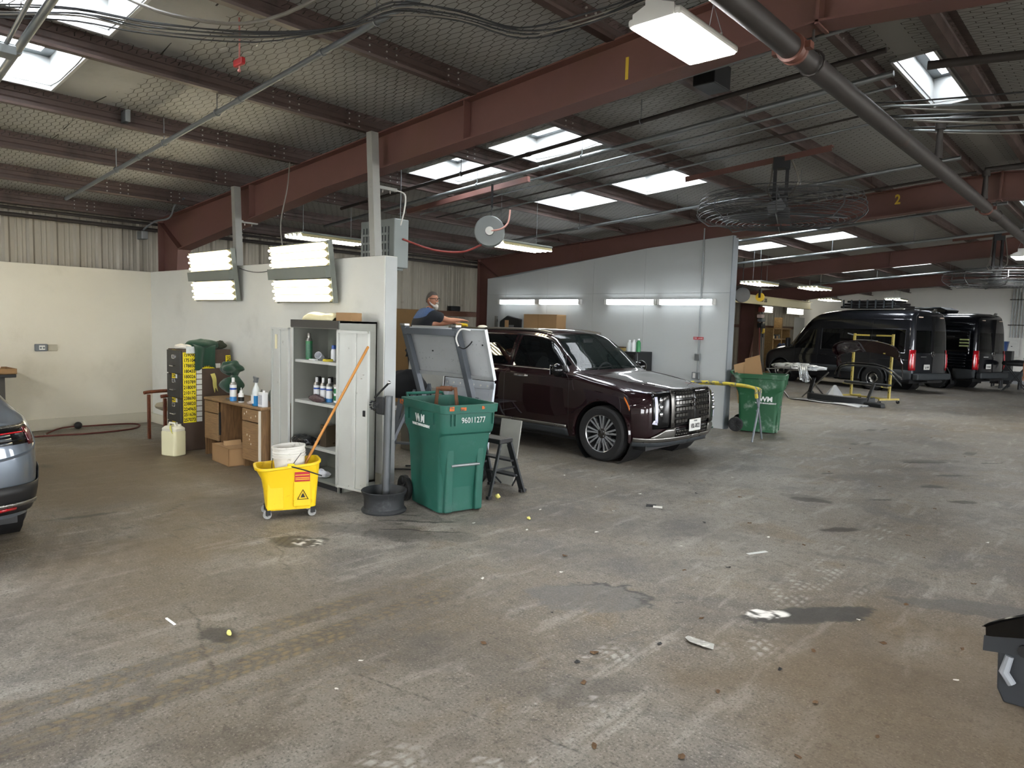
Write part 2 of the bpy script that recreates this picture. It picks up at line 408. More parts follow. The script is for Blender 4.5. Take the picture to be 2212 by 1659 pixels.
WHITEW = M('white_block_wall', '#e0dfda', .7, var=.05, scale=1.5, bump=.15, bscale=25)
CREAM = M('cream_enamel', '#d9cfa6', .45, var=.06, scale=3)
DARK = M('dark_steel', '#2b2c2e', .5, .4, var=.2)
WHITEP = M('white_enamel', '#dcdcd8', .4, var=.05)
BLK = M('black_plastic', '#161617', .45, var=.25, scale=10)

# ---- walls
def ribbed(name, length, height, mat, parent, pitch=.305, dep=.032):
    """sheets of ribbed steel siding in the local x-z plane, each sheet its own piece"""
    n = int(length/(pitch*3)); first = None
    prof = []
    for k in range(3):
        o = k*pitch; prof += [(o, 0), (o+.03, dep), (o+.075, dep), (o+.105, 0), (o+.16, 0), (o+.17, .006), (o+.185, .006), (o+.195, 0), (o+.225, 0), (o+.235, .006), (o+.25, .006), (o+.26, 0)]
    prof.append((3*pitch-.004, 0))
    for i in range(n+1):
        if first is None:
            b = B(); b.grid(lambda u, v: (prof[u][0], -prof[u][1], v), range(len(prof)), [0, height]); first = b.build('siding_sheet', mat, parent, weld=False)
            o = first
        else: o = share(first, parent)
        o.location = (i*3*pitch, 0, 0)
wl = struct(B().box((-12.46, -10.2, 0), (-12.42, 34.3, 3.45)).build('wall_left', SIDING, weld=False))
for nm, x0, z0 in (('left', 0, 0),):
    e = bpy.data.objects.new('siding_panel', None); COL.objects.link(e); e.parent = wl; e.location = (-12.4, -9.9, 0); e.rotation_euler = (0, 0, PI/2)
    ribbed('siding', 44, 3.45, SIDING, e)
for z in (1.98,):
    b = B().box((-12.36, 4.9, z-.06), (-12.345, 33.6, z+.06)).box((-12.36, 4.9, z+.045), (-12.2, 33.6, z+.06)).box((-12.36, 4.9, z-.06), (-12.3, 33.6, z-.045)).build('girt', M('brown_girt', '#6a4a3a', .55, var=.15), wl)
wlc = struct(B().box((-12.12, -9.9, 0), (-12.02, 4.55, 2.44)).build('wall_left_lining', DRYC, bevel=.006))
struct(B().box((-12.02, -9.9, 0), (-11.995, 4.5, .17)).build('baseboard_left', M('cream_baseboard', '#c9c4b2', .6, var=.06), bevel=.004))
wp = struct(B().box((-12.12, 4.51, 0), (-5.9, 4.675, 2.44)).build('wall_partition', [DRYW], bevel=.006))
B().box((-5.905, 4.52, 0), (-5.893, 4.665, 2.43)).build('end_board', M('grey_end_board', '#b9bdbd', .6, var=.06), wp)
B().box((-5.9, 4.525, .05), (-5.888, 4.665, .5)).build('kick_plate', M('grey_kick', '#a9adae', .6, var=.1), wp)
struct(B().box((-12.0, 4.485, 0), (-5.905, 4.51, .15)).build('baseboard_partition', M('cream_baseboard', '#c9c4b2'), bevel=.004))
# partition wall between bays, blue-grey boards
def beam_bottom(x):
    a = abs(x-RIDGE); return top_z(x)-(.37 if a < 5.5 else .37+.2*(a-5.5)/4.2)
b = B().prism([(-11.6, 0), (-5.56, 0), (-5.56, beam_bottom(-5.56)+.03), (-7.2, beam_bottom(-7.2)+.03), (-11.6, beam_bottom(-11.2)+.03)], 11.87, 12.0, 'y')
w2 = struct(b.build('wall_divider', M('divider_core', '#8e9496', .7)))
xs = [-11.58, -10.98, -9.76, -8.54, -7.32, -6.1, -5.565]
for i in range(6):
    a, c = xs[i]+.002, xs[i+1]-.002; zt = lambda x: beam_bottom(max(x, -11.2))+.028
    B().prism([(a, 0), (c, 0), (c, 2.44), (a, 2.44)], 11.84, 11.875, 'y').build('wall_board', BLUEW, w2)
    B().prism([(a, 2.445), (c, 2.445), (c, zt(c)), (a, zt(a))], 11.84, 11.875, 'y').build('wall_board', BLUEW, w2)
B().box((-5.565, 11.83, 0), (-5.545, 12.03, beam_bottom(-5.55)+.02)).build('end_trim', M('grey_trim_steel', '#8b9297', .45, .3), w2)
wb = struct(B().box((-12.6, 33.9, 0), (9, 34.2, 4.6)).build('wall_back', WHITEW, weld=False))
struct(B().box((-12.4, 33.86, 0), (8.6, 33.9, .12)).build('baseboard_back', M('grey_base_paint', '#8a8d90', .6)))
# unseen right and front walls, roll-up door openings added to let daylight in
def wall_open(name, axis, pos, a0, a1, h, opens, mat, th=.15):
    b = B(); cur = a0
    def bx(u0, u1, z0, z1):
        if axis == 'x': b.box((pos, u0, z0), (pos+th, u1, z1))
        else: b.box((u0, pos-th, z0), (u1, pos, z1))
    for o0, o1, oh in opens:
        bx(cur, o0, 0, h); bx(o0, o1, oh, h); cur = o1
    bx(cur, a1, 0, h)
    return struct(b.build(name, mat, weld=False))
RDOORS = [(-7.2, -3.2, 3.0), (-.2, 3.8, 3.0), (7.0, 11.0, 3.0), (14.2, 18.2, 3.0), (21.4, 25.4, 3.0)]
wall_open('wall_right', 'x', 8.6, -10.2, 34.3, 4.0, RDOORS, WHITEW)
FDOORS = [(-9.5, -5.5, 3.0), (3.5, 7.5, 3.0)]  # left opening added to brighten the partition
wall_open('wall_front', 'y', -9.95, -12.6, 9, 4.6, FDOORS, WHITEW)
for i, (a, c, h) in enumerate(RDOORS): portal('daylight_portal', (8.62, (a+c)/2, h/2), (0, PI/2, 0), h, c-a)
for i, (a, c, h) in enumerate(FDOORS): portal('daylight_portal', ((a+c)/2, -9.97, h/2), (PI/2, 0, PI), c-a, h)

# ---- roof insulation with skylight openings
BAYSKY = [(-7.6, -6.6, 1.45, 2.35), (-6.1, -5.0, 1.45, 2.35), (-7.6, -6.6, 4.05, 5.05), (-6.1, -5.0, 4.05, 5.05)]
SKY = []
for k, y0 in enumerate(FR):
    for (xa, xb, ya, yb) in BAYSKY:
        if k == 1: ya -= .35 if ya > 3 else 0; yb -= .5 if yb > 3 else 0
        SKY.append((xa, xb, round(y0+ya, 1), round(y0+yb, 1)))
    if k in (2, 3): SKY.append((-1.9, -1.6, round(y0+2.4, 1), round(y0+4.0, 1)))
INS = M('white_insulation_facing', '#acadab', .55, var=.1, scale=1.5, bump=.25, bscale=7, col2='#858480', thr=(.54, .85), scale2=.6)
PUR = [-12.15, -10.75, -9.3, -7.8, -6.3, -4.8, -3.3, -2.05]
def ins_z(x, y):
    z = roof_z(x)
    k = (y % 1.22)/1.22; seam = max(0, 1-min(k, 1-k)/.06)
    d = min(abs(x-p) for p in PUR+[2*RIDGE-p for p in PUR]); s = min(1, d/.6)
    s = s*s*(3-2*s)
    wr = .5*math.sin(9*x+5*math.sin(2.1*y))*math.sin(4.3*y+1.7*x)
    return z-.045*s*(1-.5*seam)+.013*wr*s-.004
def build_ceiling(x0, x1, name):
    xs = np.round(np.arange(x0, x1+.01, .1), 2); ys = np.round(np.arange(-10, 34.01, .1), 2)
    nx, ny = len(xs), len(ys)
    V = [(x, y, ins_z(x, y)) for x in xs for y in ys]
    F = []
    for i in range(nx-1):
        for j in range(ny-1):
            cx, cy_ = xs[i]+.05, ys[j]+.05
            if any(a < cx < b_ and c < cy_ < d for a, b_, c, d in SKY): continue
            F.append((i*ny+j, i*ny+j+1, (i+1)*ny+j+1, (i+1)*ny+j))
    b = B(); b.v = V; b.f = F; b.m = [0]*len(F)
    return b.build(name, INS, weld=False, smooth=2.0)
ceil_l = struct(build_ceiling(-12.5, -1.7, 'ceiling'))
ceil_r = struct(build_ceiling(-1.7, 9.0, 'ceiling_far_slope'))

SEAM_SHADE = M('seam_shadow_dark', '#2d2a26', .9)  # dark ribbons painting in the shadow gaps between insulation blankets
for k in range(-2, 17):
    y = 1.22*k+.0; xs_ = np.arange(-12.3, -1.75, .3); off = lambda x: .03*math.sin(x*2.1+k*1.7)+.012*math.sin(x*7+k)
    if any(c < y < d for a, b_, c, d in SKY): continue
    V_ = [(x, y+off(x)+s*(.004+.003*math.sin(5*x+k)), ins_z(x, y+off(x))-.006) for x in xs_ for s in (-1, 1)]
    b = B().add(V_, [(2*i, 2*i+1, 2*i+3, 2*i+2) for i in range(len(xs_)-1)]); b.build('seam_shadow_strip', SEAM_SHADE, ceil_l, weld=False)
# ---- chicken-wire netting under the insulation (uncountable wire)
WIRE = M('netting_wire', '#4c4740', .6, .3, var=.2)
def netting(x0, x1, ya, yb, name, parent, loc_y=0, skies=()):
    px, py = .112, .078   # cell pitch along y (long) and x
    wv = .0034; V = []; F = []
    def edge(p, q):
        mx, my = (p[0]+q[0])/2, (p[1]+q[1])/2
        for a, b_, c, d in skies:
            if a-.03 < mx < b_+.03 and c-.03 < my < d+.03: return
        dx, dy = q[0]-p[0], q[1]-p[1]; L = math.hypot(dx, dy); nx, ny = -dy/L*wv, dx/L*wv; o = len(V)
        for (a, b_), sg in ((p, 1), (q, 1)):
            z = roof_z(a)-.058
            V.append((a+nx, b_+ny, z)); V.append((a-nx, b_-ny, z))
        F.append((o, o+1, o+3, o+2))
    n = int((x1-x0)/py); mcount = int((yb-ya)/px); h = px*.32
    for i in range(n):
        x = x0+i*py; off = px/2 if i % 2 else 0
        for j in range(mcount):
            y = ya+j*px+off; jt = math.sin(i*1.7+j*2.3)*.005
            A = (x, y-h/2+jt); Bq = (x, y+h/2+jt)
            edge(A, Bq)
            if i+1 < n:
                edge(Bq, (x+py, y+px/2-h/2)); edge(A, (x+py, y-px/2+h/2))
    me = bpy.data.meshes.new(name); me.vertices.add(len(V)); me.vertices.foreach_set('co', np.array(V, 'f').ravel())
    me.loops.add(len(F)*4); me.loops.foreach_set('vertex_index', np.array(F, 'i').ravel())
    me.polygons.add(len(F)); me.polygons.foreach_set('loop_start', np.arange(len(F), dtype='i')*4)
    me.update(calc_edges=True); me.materials.append(WIRE)
    o = bpy.data.objects.new(name, me); COL.objects.link(o); o.parent = parent; o['kind'] = 'stuff'
    return o
bay_sk = [(a, b_, c, d) for a, b_, c, d in BAYSKY]+[(-1.9, -1.4, 2.4, 4.3)]
net = netting(-12.3, -1.75, 0, 7.3, 'wire_netting', ceil_l, skies=bay_sk)
net.location = (0, 4.72, 0)
for y0 in (-2.58, 12.02): share(net, ceil_l, (0, y0, 0))
net2 = netting(-1.65, .6, 0, 7.3, 'wire_netting', ceil_r, skies=[(-1.9, -1.4, 2.4, 4.3)]); net2.location = (0, 4.72, 0)
for y0 in (12.02, -2.58): share(net2, ceil_r, (0, y0, 0))

# ---- purlins: Z section, lapped over every frame, bolts at the laps
def purlin_mesh(L):
    prof = [(-.065, .2), (-.065, .185), (0-.003, .197-.003), (-.003, .13), (.006, .12), (.006, .08), (-.003, .07), (-.003, .003), (.065, .003), (.072, .02), (.075, .02), (.068, 0), (.003, 0), (.003, .068), (.012, .08), (.012, .12), (.003, .132), (.003, .2)]
    b = B().prism([(p[0], p[1]) for p in prof], -.45, L+.45, 'y'); return b
first = {}
BOLT = M('bright_bolt', '#c9c6c0', .35, .6)
def bolts_b():
    b = B()
    for yy in (.45, .62, .72, 1.3, 1.42):
        for zz in (.045, .1, .155): b.cyl((.006, yy, zz), (.02, yy, zz), .008, 6)
    return b
pb = None
for k, y0 in enumerate(FR):
    L = 7.3
    for i, px in enumerate(PUR[:]+[2*RIDGE-p for p in PUR[-4:]]):
        par = ceil_l if px < RIDGE else ceil_r
        if not first: first['m'] = purlin_mesh(L).build('purlin', REDD, par, weld=False); o = first['m']
        else: o = share(first['m'], par)
        o.location = (px+(.008 if k % 2 else 0), y0, top_z(px)); 
        if px > RIDGE: o.scale = (-1, 1, 1)
        if k in (1, 2, 3) and px < RIDGE:
            if pb is None: pb = bolts_b().build('bolt_row', BOLT, o, weld=False); q = pb
            else: q = share(pb, o)
            q.location = (0, L-1.45 if k == 1 else 0, 0)
            if k == 1: q.location = (0, 5.6, 0)

# ---- rigid steel frames
YEL = M('yellow_paint', '#d7b53a', .5, var=.1)
def frame(i, y, num, label):
    e = thing('steel_frame', label, 'steel beam', (RIDGE, y, 0), 0, 'rigid steel frames'); e['kind'] = 'structure'
    for sgn in (-1, 1):
        X_ = lambda a: sgn*a
        tz = lambda a: 4.09-.078*a; bz = lambda a: tz(a)-(.37 if a < 5.5 else .37+.2*(a-5.5)/4.2)
        end = 10.3
        cin = 9.55                      # inner column face
        poly = [(0, tz(0)), (X_(end), tz(end)), (X_(end), bz(cin)), (X_(cin), bz(cin)), (X_(5.5), bz(5.5)), (0, bz(0))]
        B().prism(poly, -.006, .006, 'y').build('rafter_web', RED, e, weld=False)
        def flange(pts, th=.014, w=.1):
            b = B()
            for (a0, z0), (a1, z1) in zip(pts[:-1], pts[1:]):
                b.bar((X_(a0), 0, z0), (X_(a1), 0, z1), 2*w, th, up=(0, 0, 1))
            return b
        flange([(0, tz(0)), (end, tz(end))]).build('top_flange', RED, e)
        flange([(0, bz(0)), (5.5, bz(5.5)), (cin, bz(cin))]).build('bottom_flange', RED, e)
        zt = bz(cin)
        B().prism([(X_(end), 0), (X_(9.95), 0), (X_(cin), zt), (X_(end), zt)], -.006, .006, 'y').build('column_web', RED, e, weld=False)
        B().bar((X_(9.95), 0, 0), (X_(cin), 0, zt), .014, .2, up=(0, 1, 0)).build('column_flange', RED, e)
        B().bar((X_(end), 0, 0), (X_(end), 0, tz(end)), .2, .014, up=(1, 0, 0)).build('column_flange', RED, e)
        B().bar((X_(cin), -.05, zt), (X_(end), -.05, tz(end)-.05), .012, .09, up=(0, 1, 0)).build('knee_stiffener', RED, e)
        for a in (3.2, 7.3): B().box((X_(a)-.005, -.09, bz(a)), (X_(a)+.005, .09, tz(a))).build('web_stiffener', RED, e) if i > 1 else None
    B().box((-.012, -.1, 3.7), (.012, .1, 4.12)).build('splice_plate', RED, e)
    if num:
        text('stencil_number', num, YEL, e, (-(1.46 if num == '1' else 1.32), -.0075, 3.76 if num == '1' else 3.84), (PI/2, 0, 0), .23 if num == '1' else .2, .002, bold=.006, sx=.8)
    return e
labs = {0: 'dark red steel roof frame behind the camera', 1: 'red steel roof frame over the left bay, behind the camera', 2: 'red steel roof frame stencilled with a yellow 1, above the cream partition', 3: 'red steel roof frame stencilled with a yellow 2, above the blue-grey wall', 4: 'third red steel roof frame, just beyond the blue-grey wall', 5: 'farthest red steel roof frame, above the parked vans'}
for i, y in enumerate(FR): frame(i, y, {2: '1', 3: '2'}.get(i), labs[i])

# ---- skylights: sheet-metal curb and acrylic dome
m, t, b_ = new_mat('acrylic_dome')
tr = t.node('ShaderNodeBsdfTransparent', {'Color': (.95, .97, 1, 1)}); tl = t.node('ShaderNodeBsdfTranslucent', {'Color': (.9, .93, .95, 1)})
mx = t.node('ShaderNodeMixShader', {0: .3, 1: tr.outputs[0], 2: tl.outputs[0]})
t.l.new(mx.outputs[0], m.node_tree.nodes['Material Output'].inputs[0]); ACR = m
CURB = M('white_curb_metal', '#c9cbca', .4, .2, var=.06)
for n_, (xa, xb, ya, yb) in enumerate(SKY):
    w_, d_ = xb-xa, yb-ya; cx, cy_ = (xa+xb)/2, (ya+yb)/2
    e = bpy.data.objects.new('window_%d' % (n_+1), None); COL.objects.link(e); e.location = (cx, cy_, roof_z(cx)); e['kind'] = 'structure'
    e.rotation_euler = (0, -math.atan(.078) if cx < RIDGE else math.atan(.078), 0)
    hw, hd = w_/2+.02, d_/2+.02; b = B()
    for s_ in (-1, 1):
        b.box((s_*hw-.012, -hd, -.06), (s_*hw+.012, hd, .26)); b.box((-hw, s_*hd-.012, -.06), (hw, s_*hd+.012, .26))
    b.build('curb', CURB, e, weld=False)
    b = B()
    for s_ in (-1, 1):
        b.box((s_*(hw-.05)-.05, -hd, .24), (s_*(hw-.05)+.05, hd, .27)); b.box((-hw, s_*(hd-.05)-.05, .24), (hw, s_*(hd-.05)+.05, .27))
    b.build('dome_frame', GALV, e, weld=False)
    def dome(u, v): return (u*(hw-.02), v*(hd-.02), .28+.16*(1-u*u)**.5*(1-v*v)**.5)
    B().grid(dome, np.linspace(-1, 1, 9), np.linspace(-1, 1, 9)).build('dome', ACR, e, smooth=2.0, weld=False)
    if ya > -8:
        p = portal('daylight_portal', (cx, cy_, roof_z(cx)+.5), (0, 0, 0), w_, d_)

# ================================================================== LAMPS
def emis(name, col, strength):
    m, t, b = new_mat(name); m.node_tree.nodes.remove(b)
    e = t.node('ShaderNodeEmission', {'Color': col, 'Strength': strength})
    t.l.new(e.outputs[0], m.node_tree.nodes['Material Output'].inputs[0]); return m
TUBEW = emis('warm_tube_glow', (1., .88, .62, 1), 8.)
TUBEC = emis('cool_tube_glow', (.92, .97, 1., 1), 5.5)
TUBEN = emis('neutral_tube_glow', (1., .96, .84, 1), 11.)
LEDP = emis('led_panel_glow', (1., .985, .95, 1), 60.)
REFL = M('white_reflector', '#c9bf94', .5, 0, var=.03)
LAMPG = M('grey_lamp_housing', '#80857f', .5, .2, var=.1)

# wall-hung six-tube banks on the cream partition
def tube_bank(loc, label, w=1.21, tilt=.12):
    e = thing('tube_light_bank', label, 'light fixture', loc, 0, 'six-tube light banks on the partition')
    R_ = Matrix.Rotation(tilt, 4, 'X')       # top leans out from the wall
    h = .085; k0 = -.325
    for half, z0 in ((0, -.325), (1, .07)):
        for i in range(3):
            z = z0+h*i
            b = B().prism([(0, z), (-.07, z+.002), (-.018, z+h/2), (-.07, z+h-.002), (0, z+h)], -w/2+.02, w/2-.02, 'x').xf(R_)
            rf = b.build('reflector', REFL, e, weld=False)
            B().cyl((-w/2, -.06, z+h/2), (w/2-.03, -.06, z+h/2), .015, 8).xf(R_).build('tube', TUBEW, e, weld=False)
    B().box((-w/2-.03, -.095, -.06), (w/2+.0, .0, .065)).xf(R_).build('centre_band', LAMPG, e)
    for s in (-1, 1): B().box((s*(w/2-.01)-.012, -.03, -.345), (s*(w/2-.01)+.012, .03, .345)).xf(R_).build('end_bracket', LAMPG, e)
    B().box((-w/2+.02, 0, -.34), (w/2-.02, .02, .34)).xf(R_).build('back_plate', LAMPG, e)
    return e
tube_bank((-9.52, 4.40, 2.31), 'glowing tube light bank on the partition, nearer the room corner')
tube_bank((-7.28, 4.40, 2.285), 'glowing tube light bank on the partition, above the metal cabinet')

for y, lb in ((-.9, 'tube light bank added out of view on the cream left wall'), (-3.6, 'farther tube light bank added out of view on the cream left wall')):
    q = tube_bank((-11.88, y, 2.3), lb); q.rotation_euler = (0, 0, PI/2)  # two unseen banks added for more warm light in the left bay
# hanging fluorescent high bays (tubes along y)
def hi_bay(loc, label, L=1.22, n=4, rz=0, mat=None):
    e = thing('fluorescent_fixture', label, 'light fixture', loc, rz, 'hanging fluorescent fixtures')
    W_ = .11*n
    B().box((-W_/2, -L/2+.03, .045), (W_/2, L/2-.03, .075)).build('housing', LAMPG, e, bevel=.008)
    for i in range(n):
        x = (i-(n-1)/2)*.11
        B().prism([(x-.052, .0), (x-.03, .045), (x+.03, .045), (x+.052, 0), (x+.03, .04), (x-.03, .04)], -L/2+.03, L/2-.03, 'y').build('reflector', REFL, e, weld=False)
        B().cyl((x, -L/2, .012), (x, L/2, .012), .017, 8).build('tube', mat or TUBEN, e, weld=False)
        for s in (-1, 1): B().box((x-.012, s*L/2-.03, 0), (x+.012, s*L/2+.005, .05)).build('lamp_holder', WHITEP, e)
    for s in (-1, 1): B().tube([(0, s*L*.35, .07), (0, s*L*.35, roof_z(loc[0])-loc[2]-.03)], .004, 5).build('hanger_wire', GALV, e, weld=False)
    return e
hi_bay((-9.4, 6.1, 2.95), 'lit fluorescent fixture hanging behind the partition, above the two tube banks', 1.2, 4)
hi_bay((-7.45, 8.3, 2.96), 'lit fluorescent fixture hanging below the hose reel over the maroon car', 1.2, 4)
# linear strips on the blue-grey divider wall
def strip(x0, x1, label):
    e = thing('strip_light', label, 'light fixture', ((x0+x1)/2, 11.84, 2.27), 0, 'strip lights on the blue-grey wall'); L = x1-x0-.065
    B().box((-L/2, -.05, -.045), (L/2, 0, .06)).build('housing', WHITEP, e, bevel=.006)
    B().prism([(-.05, .055), (-.085, .03), (-.09, -.02), (-.05, -.05)], -L/2+.03, L/2-.03, 'x').build('lens', TUBEC, e, weld=False)
    for s in (-1, 1): B().box((s*L/2-.03, -.09, -.05), (s*L/2+.03, -.02, .06)).build('end_cap', WHITEP, e, bevel=.006)
strip(-11.15, -9.98, 'lit strip light farthest left on the blue-grey wall, beside the red column')
strip(-9.97, -8.79, 'lit strip light second from the red column on the blue-grey wall')
strip(-8.2, -7.0, 'lit strip light third from the red column on the blue-grey wall')
strip(-6.99, -5.8, 'lit strip light nearest the open end of the blue-grey wall')

# LED high bays along the ridge
def led_bay(loc, label, w=.33, L=.72):
    e = thing('led_high_bay', label, 'light fixture', loc, 0, 'led high bay lights along the ridge')
    b = B().box((-w/2, -L/2, -.0), (w/2, L/2, .045)); b.build('housing', WHITEP, e, bevel=.015)
    B().prism([(-w/2+.02, .045), (-w/2+.09, .085), (w/2-.09, .085), (w/2-.02, .045)], -L/2+.02, L/2-.02, 'y').build('top_cover', WHITEP, e, bevel=.005)
    for s in (-1, 1): B().prism([(-.13, .0), (-.13, .06), (-.05, .09), (-.05, .15), (.05, .15), (.05, .09), (.13, .06), (.13, 0)], s*L/2-.006, s*L/2+.006, 'y').build('end_bracket', WHITEP, e)
    B().box((-w/2+.015, -L/2+.02, -.006), (w/2-.015, L/2-.02, 0)).build('diffuser', LEDP, e, weld=False)
    for s in (-1, 1):
        B().tube([(-.05, s*L/2, .14), (0, s*L/2*.9, .32), (.05, s*L/2, .14)], .003, 5).tube([(0, s*L/2*.9, .32), (0, s*L/2*.8, roof_z(loc[0])-loc[2]-.03)], .003, 5).build('hanger_wire', GALV, e, weld=False)
    return e
led_bay((-2.15, 3.8, 3.45), 'white LED high bay light glowing in front of the red beam marked 1')
led_bay((-1.95, 16.9, 3.35), 'small white LED high bay light at the right edge, over the vans')
led_bay((-2.15, -3.6, 3.45), 'white LED high bay light behind the camera')
led_bay((3.6, 3.8, 3.3), 'white LED high bay light beyond the ridge on the open side')
led_bay((3.6, 11.0, 3.3), 'white LED high bay light beyond the ridge near the second frame')
led_bay((3.6, -3.6, 3.3), 'white LED high bay light beyond the ridge, behind the camera')
led_bay((-6.6, -1.3, 3.25), 'white LED high bay light added out of view over the left bay'); led_bay((-9.8, -1.3, 3.05), 'white LED high bay light added out of view by the cream wall')  # unseen pair added to throw neutral white light on the partition
# far bay fixtures
for (x, y, z, lb) in ((-7.4, 17.4, 2.95, 'lit fluorescent fixture in the far bay, nearest the blue-grey wall'), (-6.9, 19.9, 2.97, 'wide lit fluorescent fixture in the far bay, beside the yellow hook'), (-9.3, 28.5, 3.05, 'lit fluorescent fixture beyond the fourth frame, left one'), (-7.2, 29.5, 3.1, 'lit fluorescent fixture beyond the fourth frame, above the van roof')):
    hi_bay((x, y, z), lb, 1.2, 5)

# ================================================================== PIPES, CABLES, FANS UNDER THE ROOF
HOSER = M('red_rubber_hose', '#8a3a33', .6, var=.15)
CABLE = M('dark_cable', '#2e3032', .5, var=.2)
CABLEG = M('grey_cable', '#77736c', .6, var=.15)
def under(x, off=-.07): return top_z(x)+off
def pipe(name, label, pts, r, mat, hang=(), n=10, coup=(), cat='pipe', hang_top=None):
    """pipe with clevis hangers at positions along it and couplings"""
    p0 = Vector(pts[0]); e = thing(name, label, cat, p0)
    L = [Vector(p)-p0 for p in pts]
    B().tube(L, r, n).build('run', mat, e, smooth=True, weld=False)
    def at(t):
        d = [(L[i+1]-L[i]).length for i in range(len(L)-1)]; s = t*sum(d)
        for i, q in enumerate(d):
            if s <= q or i == len(d)-1: return L[i].lerp(L[i+1], s/q), (L[i+1]-L[i]).normalized()
            s -= q
    for t in hang:
        c, d = at(t); side = Vector((-d.y, d.x, 0)).normalized(); zt = roof_z((c+p0).x)-.03-p0.z
        ring = [c+(r+.006)*(math.cos(a)*side+math.sin(a)*Vector((0,0,1))) for a in np.linspace(0, 2*PI, 12)[:-1]]
        b = B().tube(ring, .006, 5, closed=True).tube([c+Vector((0,0,r)), Vector((c.x, c.y, zt))], .005, 5)
        b.build('hanger', GALV, e, weld=False)
    for t in coup:
        c, d = at(t); B().cyl(c-d*.035, c+d*.035, r*1.22, n).build('coupling', mat, e, smooth=True)
    return e
def X_pipe(name, label, x0, x1, y, r, mat, off=-.07, hang=(), coup=(), cat='pipe', ext=None):
    return pipe(name, label, [(x0, y, under(x0, off)), (x1, y, under(x1, off))]+([ext] if ext else []), r, mat, hang, coup=coup, cat=cat)
X_pipe('sprinkler_pipe', 'long grey sprinkler pipe crossing the left bay below the purlins', -11.0, -2.4, 3.05, .024, GREYP, -.08, (.22, .38, .52, .8), (.3, .57, .72))
X_pipe('gas_pipe', 'dark iron pipe just behind the beam marked 1', -9.2, -1.72, 6.2, .022, BLACKI, -.07, (.35, .7), (.5,))
X_pipe('sprinkler_pipe', 'bright sprinkler pipe with ring hangers under the skylights', -10.5, -1.8, 6.75, .026, GALV, -.075, (.15, .42, .62, .85), (.3, .55))
X_pipe('conduit_pipe', 'thin galvanised conduit right behind the ringed sprinkler pipe', -9.1, -1.9, 7.22, .014, GALV, -.03, (), (.25, .5, .75))
X_pipe('conduit_pipe', 'second thin conduit behind the ringed sprinkler pipe', -8.9, -2.2, 7.5, .011, GALV, -.03)
X_pipe('conduit_pipe', 'third thin conduit behind the ringed sprinkler pipe', -8.9, -2.0, 7.85, .011, BLACKI, -.03)
X_pipe('conduit_pipe', 'fourth thin conduit, ahead of the rear skylights', -8.8, -2.3, 8.2, .012, GALV, -.03)
X_pipe('sprinkler_pipe', 'bright sprinkler pipe close to the beam marked 2', -9.7, -1.9, 10.25, .026, GALV, -.09, (.25, .5, .75), (.4,))
X_pipe('sprinkler_pipe', 'sprinkler pipe beyond the beam marked 2', -8.5, -1.9, 14.1, .026, GALV, -.08, (.4, .7))
X_pipe('sprinkler_pipe', 'pale sprinkler pipe before the third red frame', -8.6, -1.9, 17.05, .03, GALV, -.14, (.2, .45, .7))
X_pipe('sprinkler_pipe', 'pale sprinkler pipe below the farthest red frame', -8.6, -1.9, 24.5, .03, GALV, -.14, (.3, .6))
X_pipe('conduit_pipe', 'thin conduit hugging the underside of the beam marked 1', -3.2, -1.4, 5.5, .016, GALV, -.07, (.5,))
X_pipe('gas_pipe', 'dark pipe under the roof past the second fan', -6.0, -1.9, 11.3, .018, BLACKI, -.08, (.5,))
# big ridge main
e = pipe('ridge_main_pipe', 'thick dark iron sprinkler main running along the ridge', [(-1.78, -6, 3.52), (-1.76, 4.42, 3.5), (-1.74, 12.6, 3.5), (-1.74, 30, 3.5)], .07, BLACKI, (), 20)
REDC = M('red_pipe_coupling', '#6a4338', .5, var=.2, scale=20)
for y in (4.42, 11.3):
    q = B().lathe([(.07, -.05), (.086, -.046), (.088, -.02), (.082, -.015), (.082, .015), (.088, .02), (.086, .046), (.07, .05)], 20, axis='y').build('clamp_coupling', REDC, e, smooth=.5); q.location = (.02, y+6, -.02)
    for s in (-1, 1):
        B().box((s*.098-.02, -.03, -.02), (s*.098+.02, .03, .02)).build('coupling_bolt_lug', REDC, q)
for y in (4.72, 12.02, 19.32):
    B().tube([(.03, y+6, .05), (.03, y+6, 3.71-3.52)], .008, 6).tube([(.03+.078*math.cos(a), y+6, -.02+.078*math.sin(a)) for a in np.linspace(0, 2*PI, 16)[:-1]], .008, 5, closed=True).build('hanger', BLACKI, e, weld=False)
# branches teed off the main
for y, lb in ((8.3, 'upright dark branch pipe teed off the ridge main, nearer one'), (11.0, 'upright dark branch pipe teed off the ridge main, before the beam marked 2')):
    pipe('branch_pipe', lb, [(-1.74, y, 3.575), (-1.74, y, 3.95), (-1.2, y+.05, 3.97), (1.5, y+.2, 3.72)], .04, BLACKI, (), 12, (.09,))
X0 = [(-1.75, 6.22, 4.0), (-1.2, 6.3, 4.0), (.2, 6.5, 3.95)]
pipe('branch_pipe', 'dark elbowed pipe crossing the ridge behind the beam marked 1', [(-1.5, 6.55, 3.95), (-.5, 6.7, 3.9), (1.5, 6.95, 3.75)], .035, BLACKI, (), 12)
for k in range(9):
    y = 7.3+.17*k; x0 = -2.2+.12*(k % 3)
    pts = sag((x0, y, 3.96), (.6, y+.4+.1*(k % 4), 3.86), .04+.03*(k % 3), 10)
    pipe('ceiling_cable', 'loose dark cable crossing the ridge, number %s from the beam marked 1' % ('first second third fourth fifth sixth seventh eighth ninth'.split()[k]), pts, .008+.004*(k % 2), (CABLE, GALV, CABLEG)[k % 3], cat='cable')
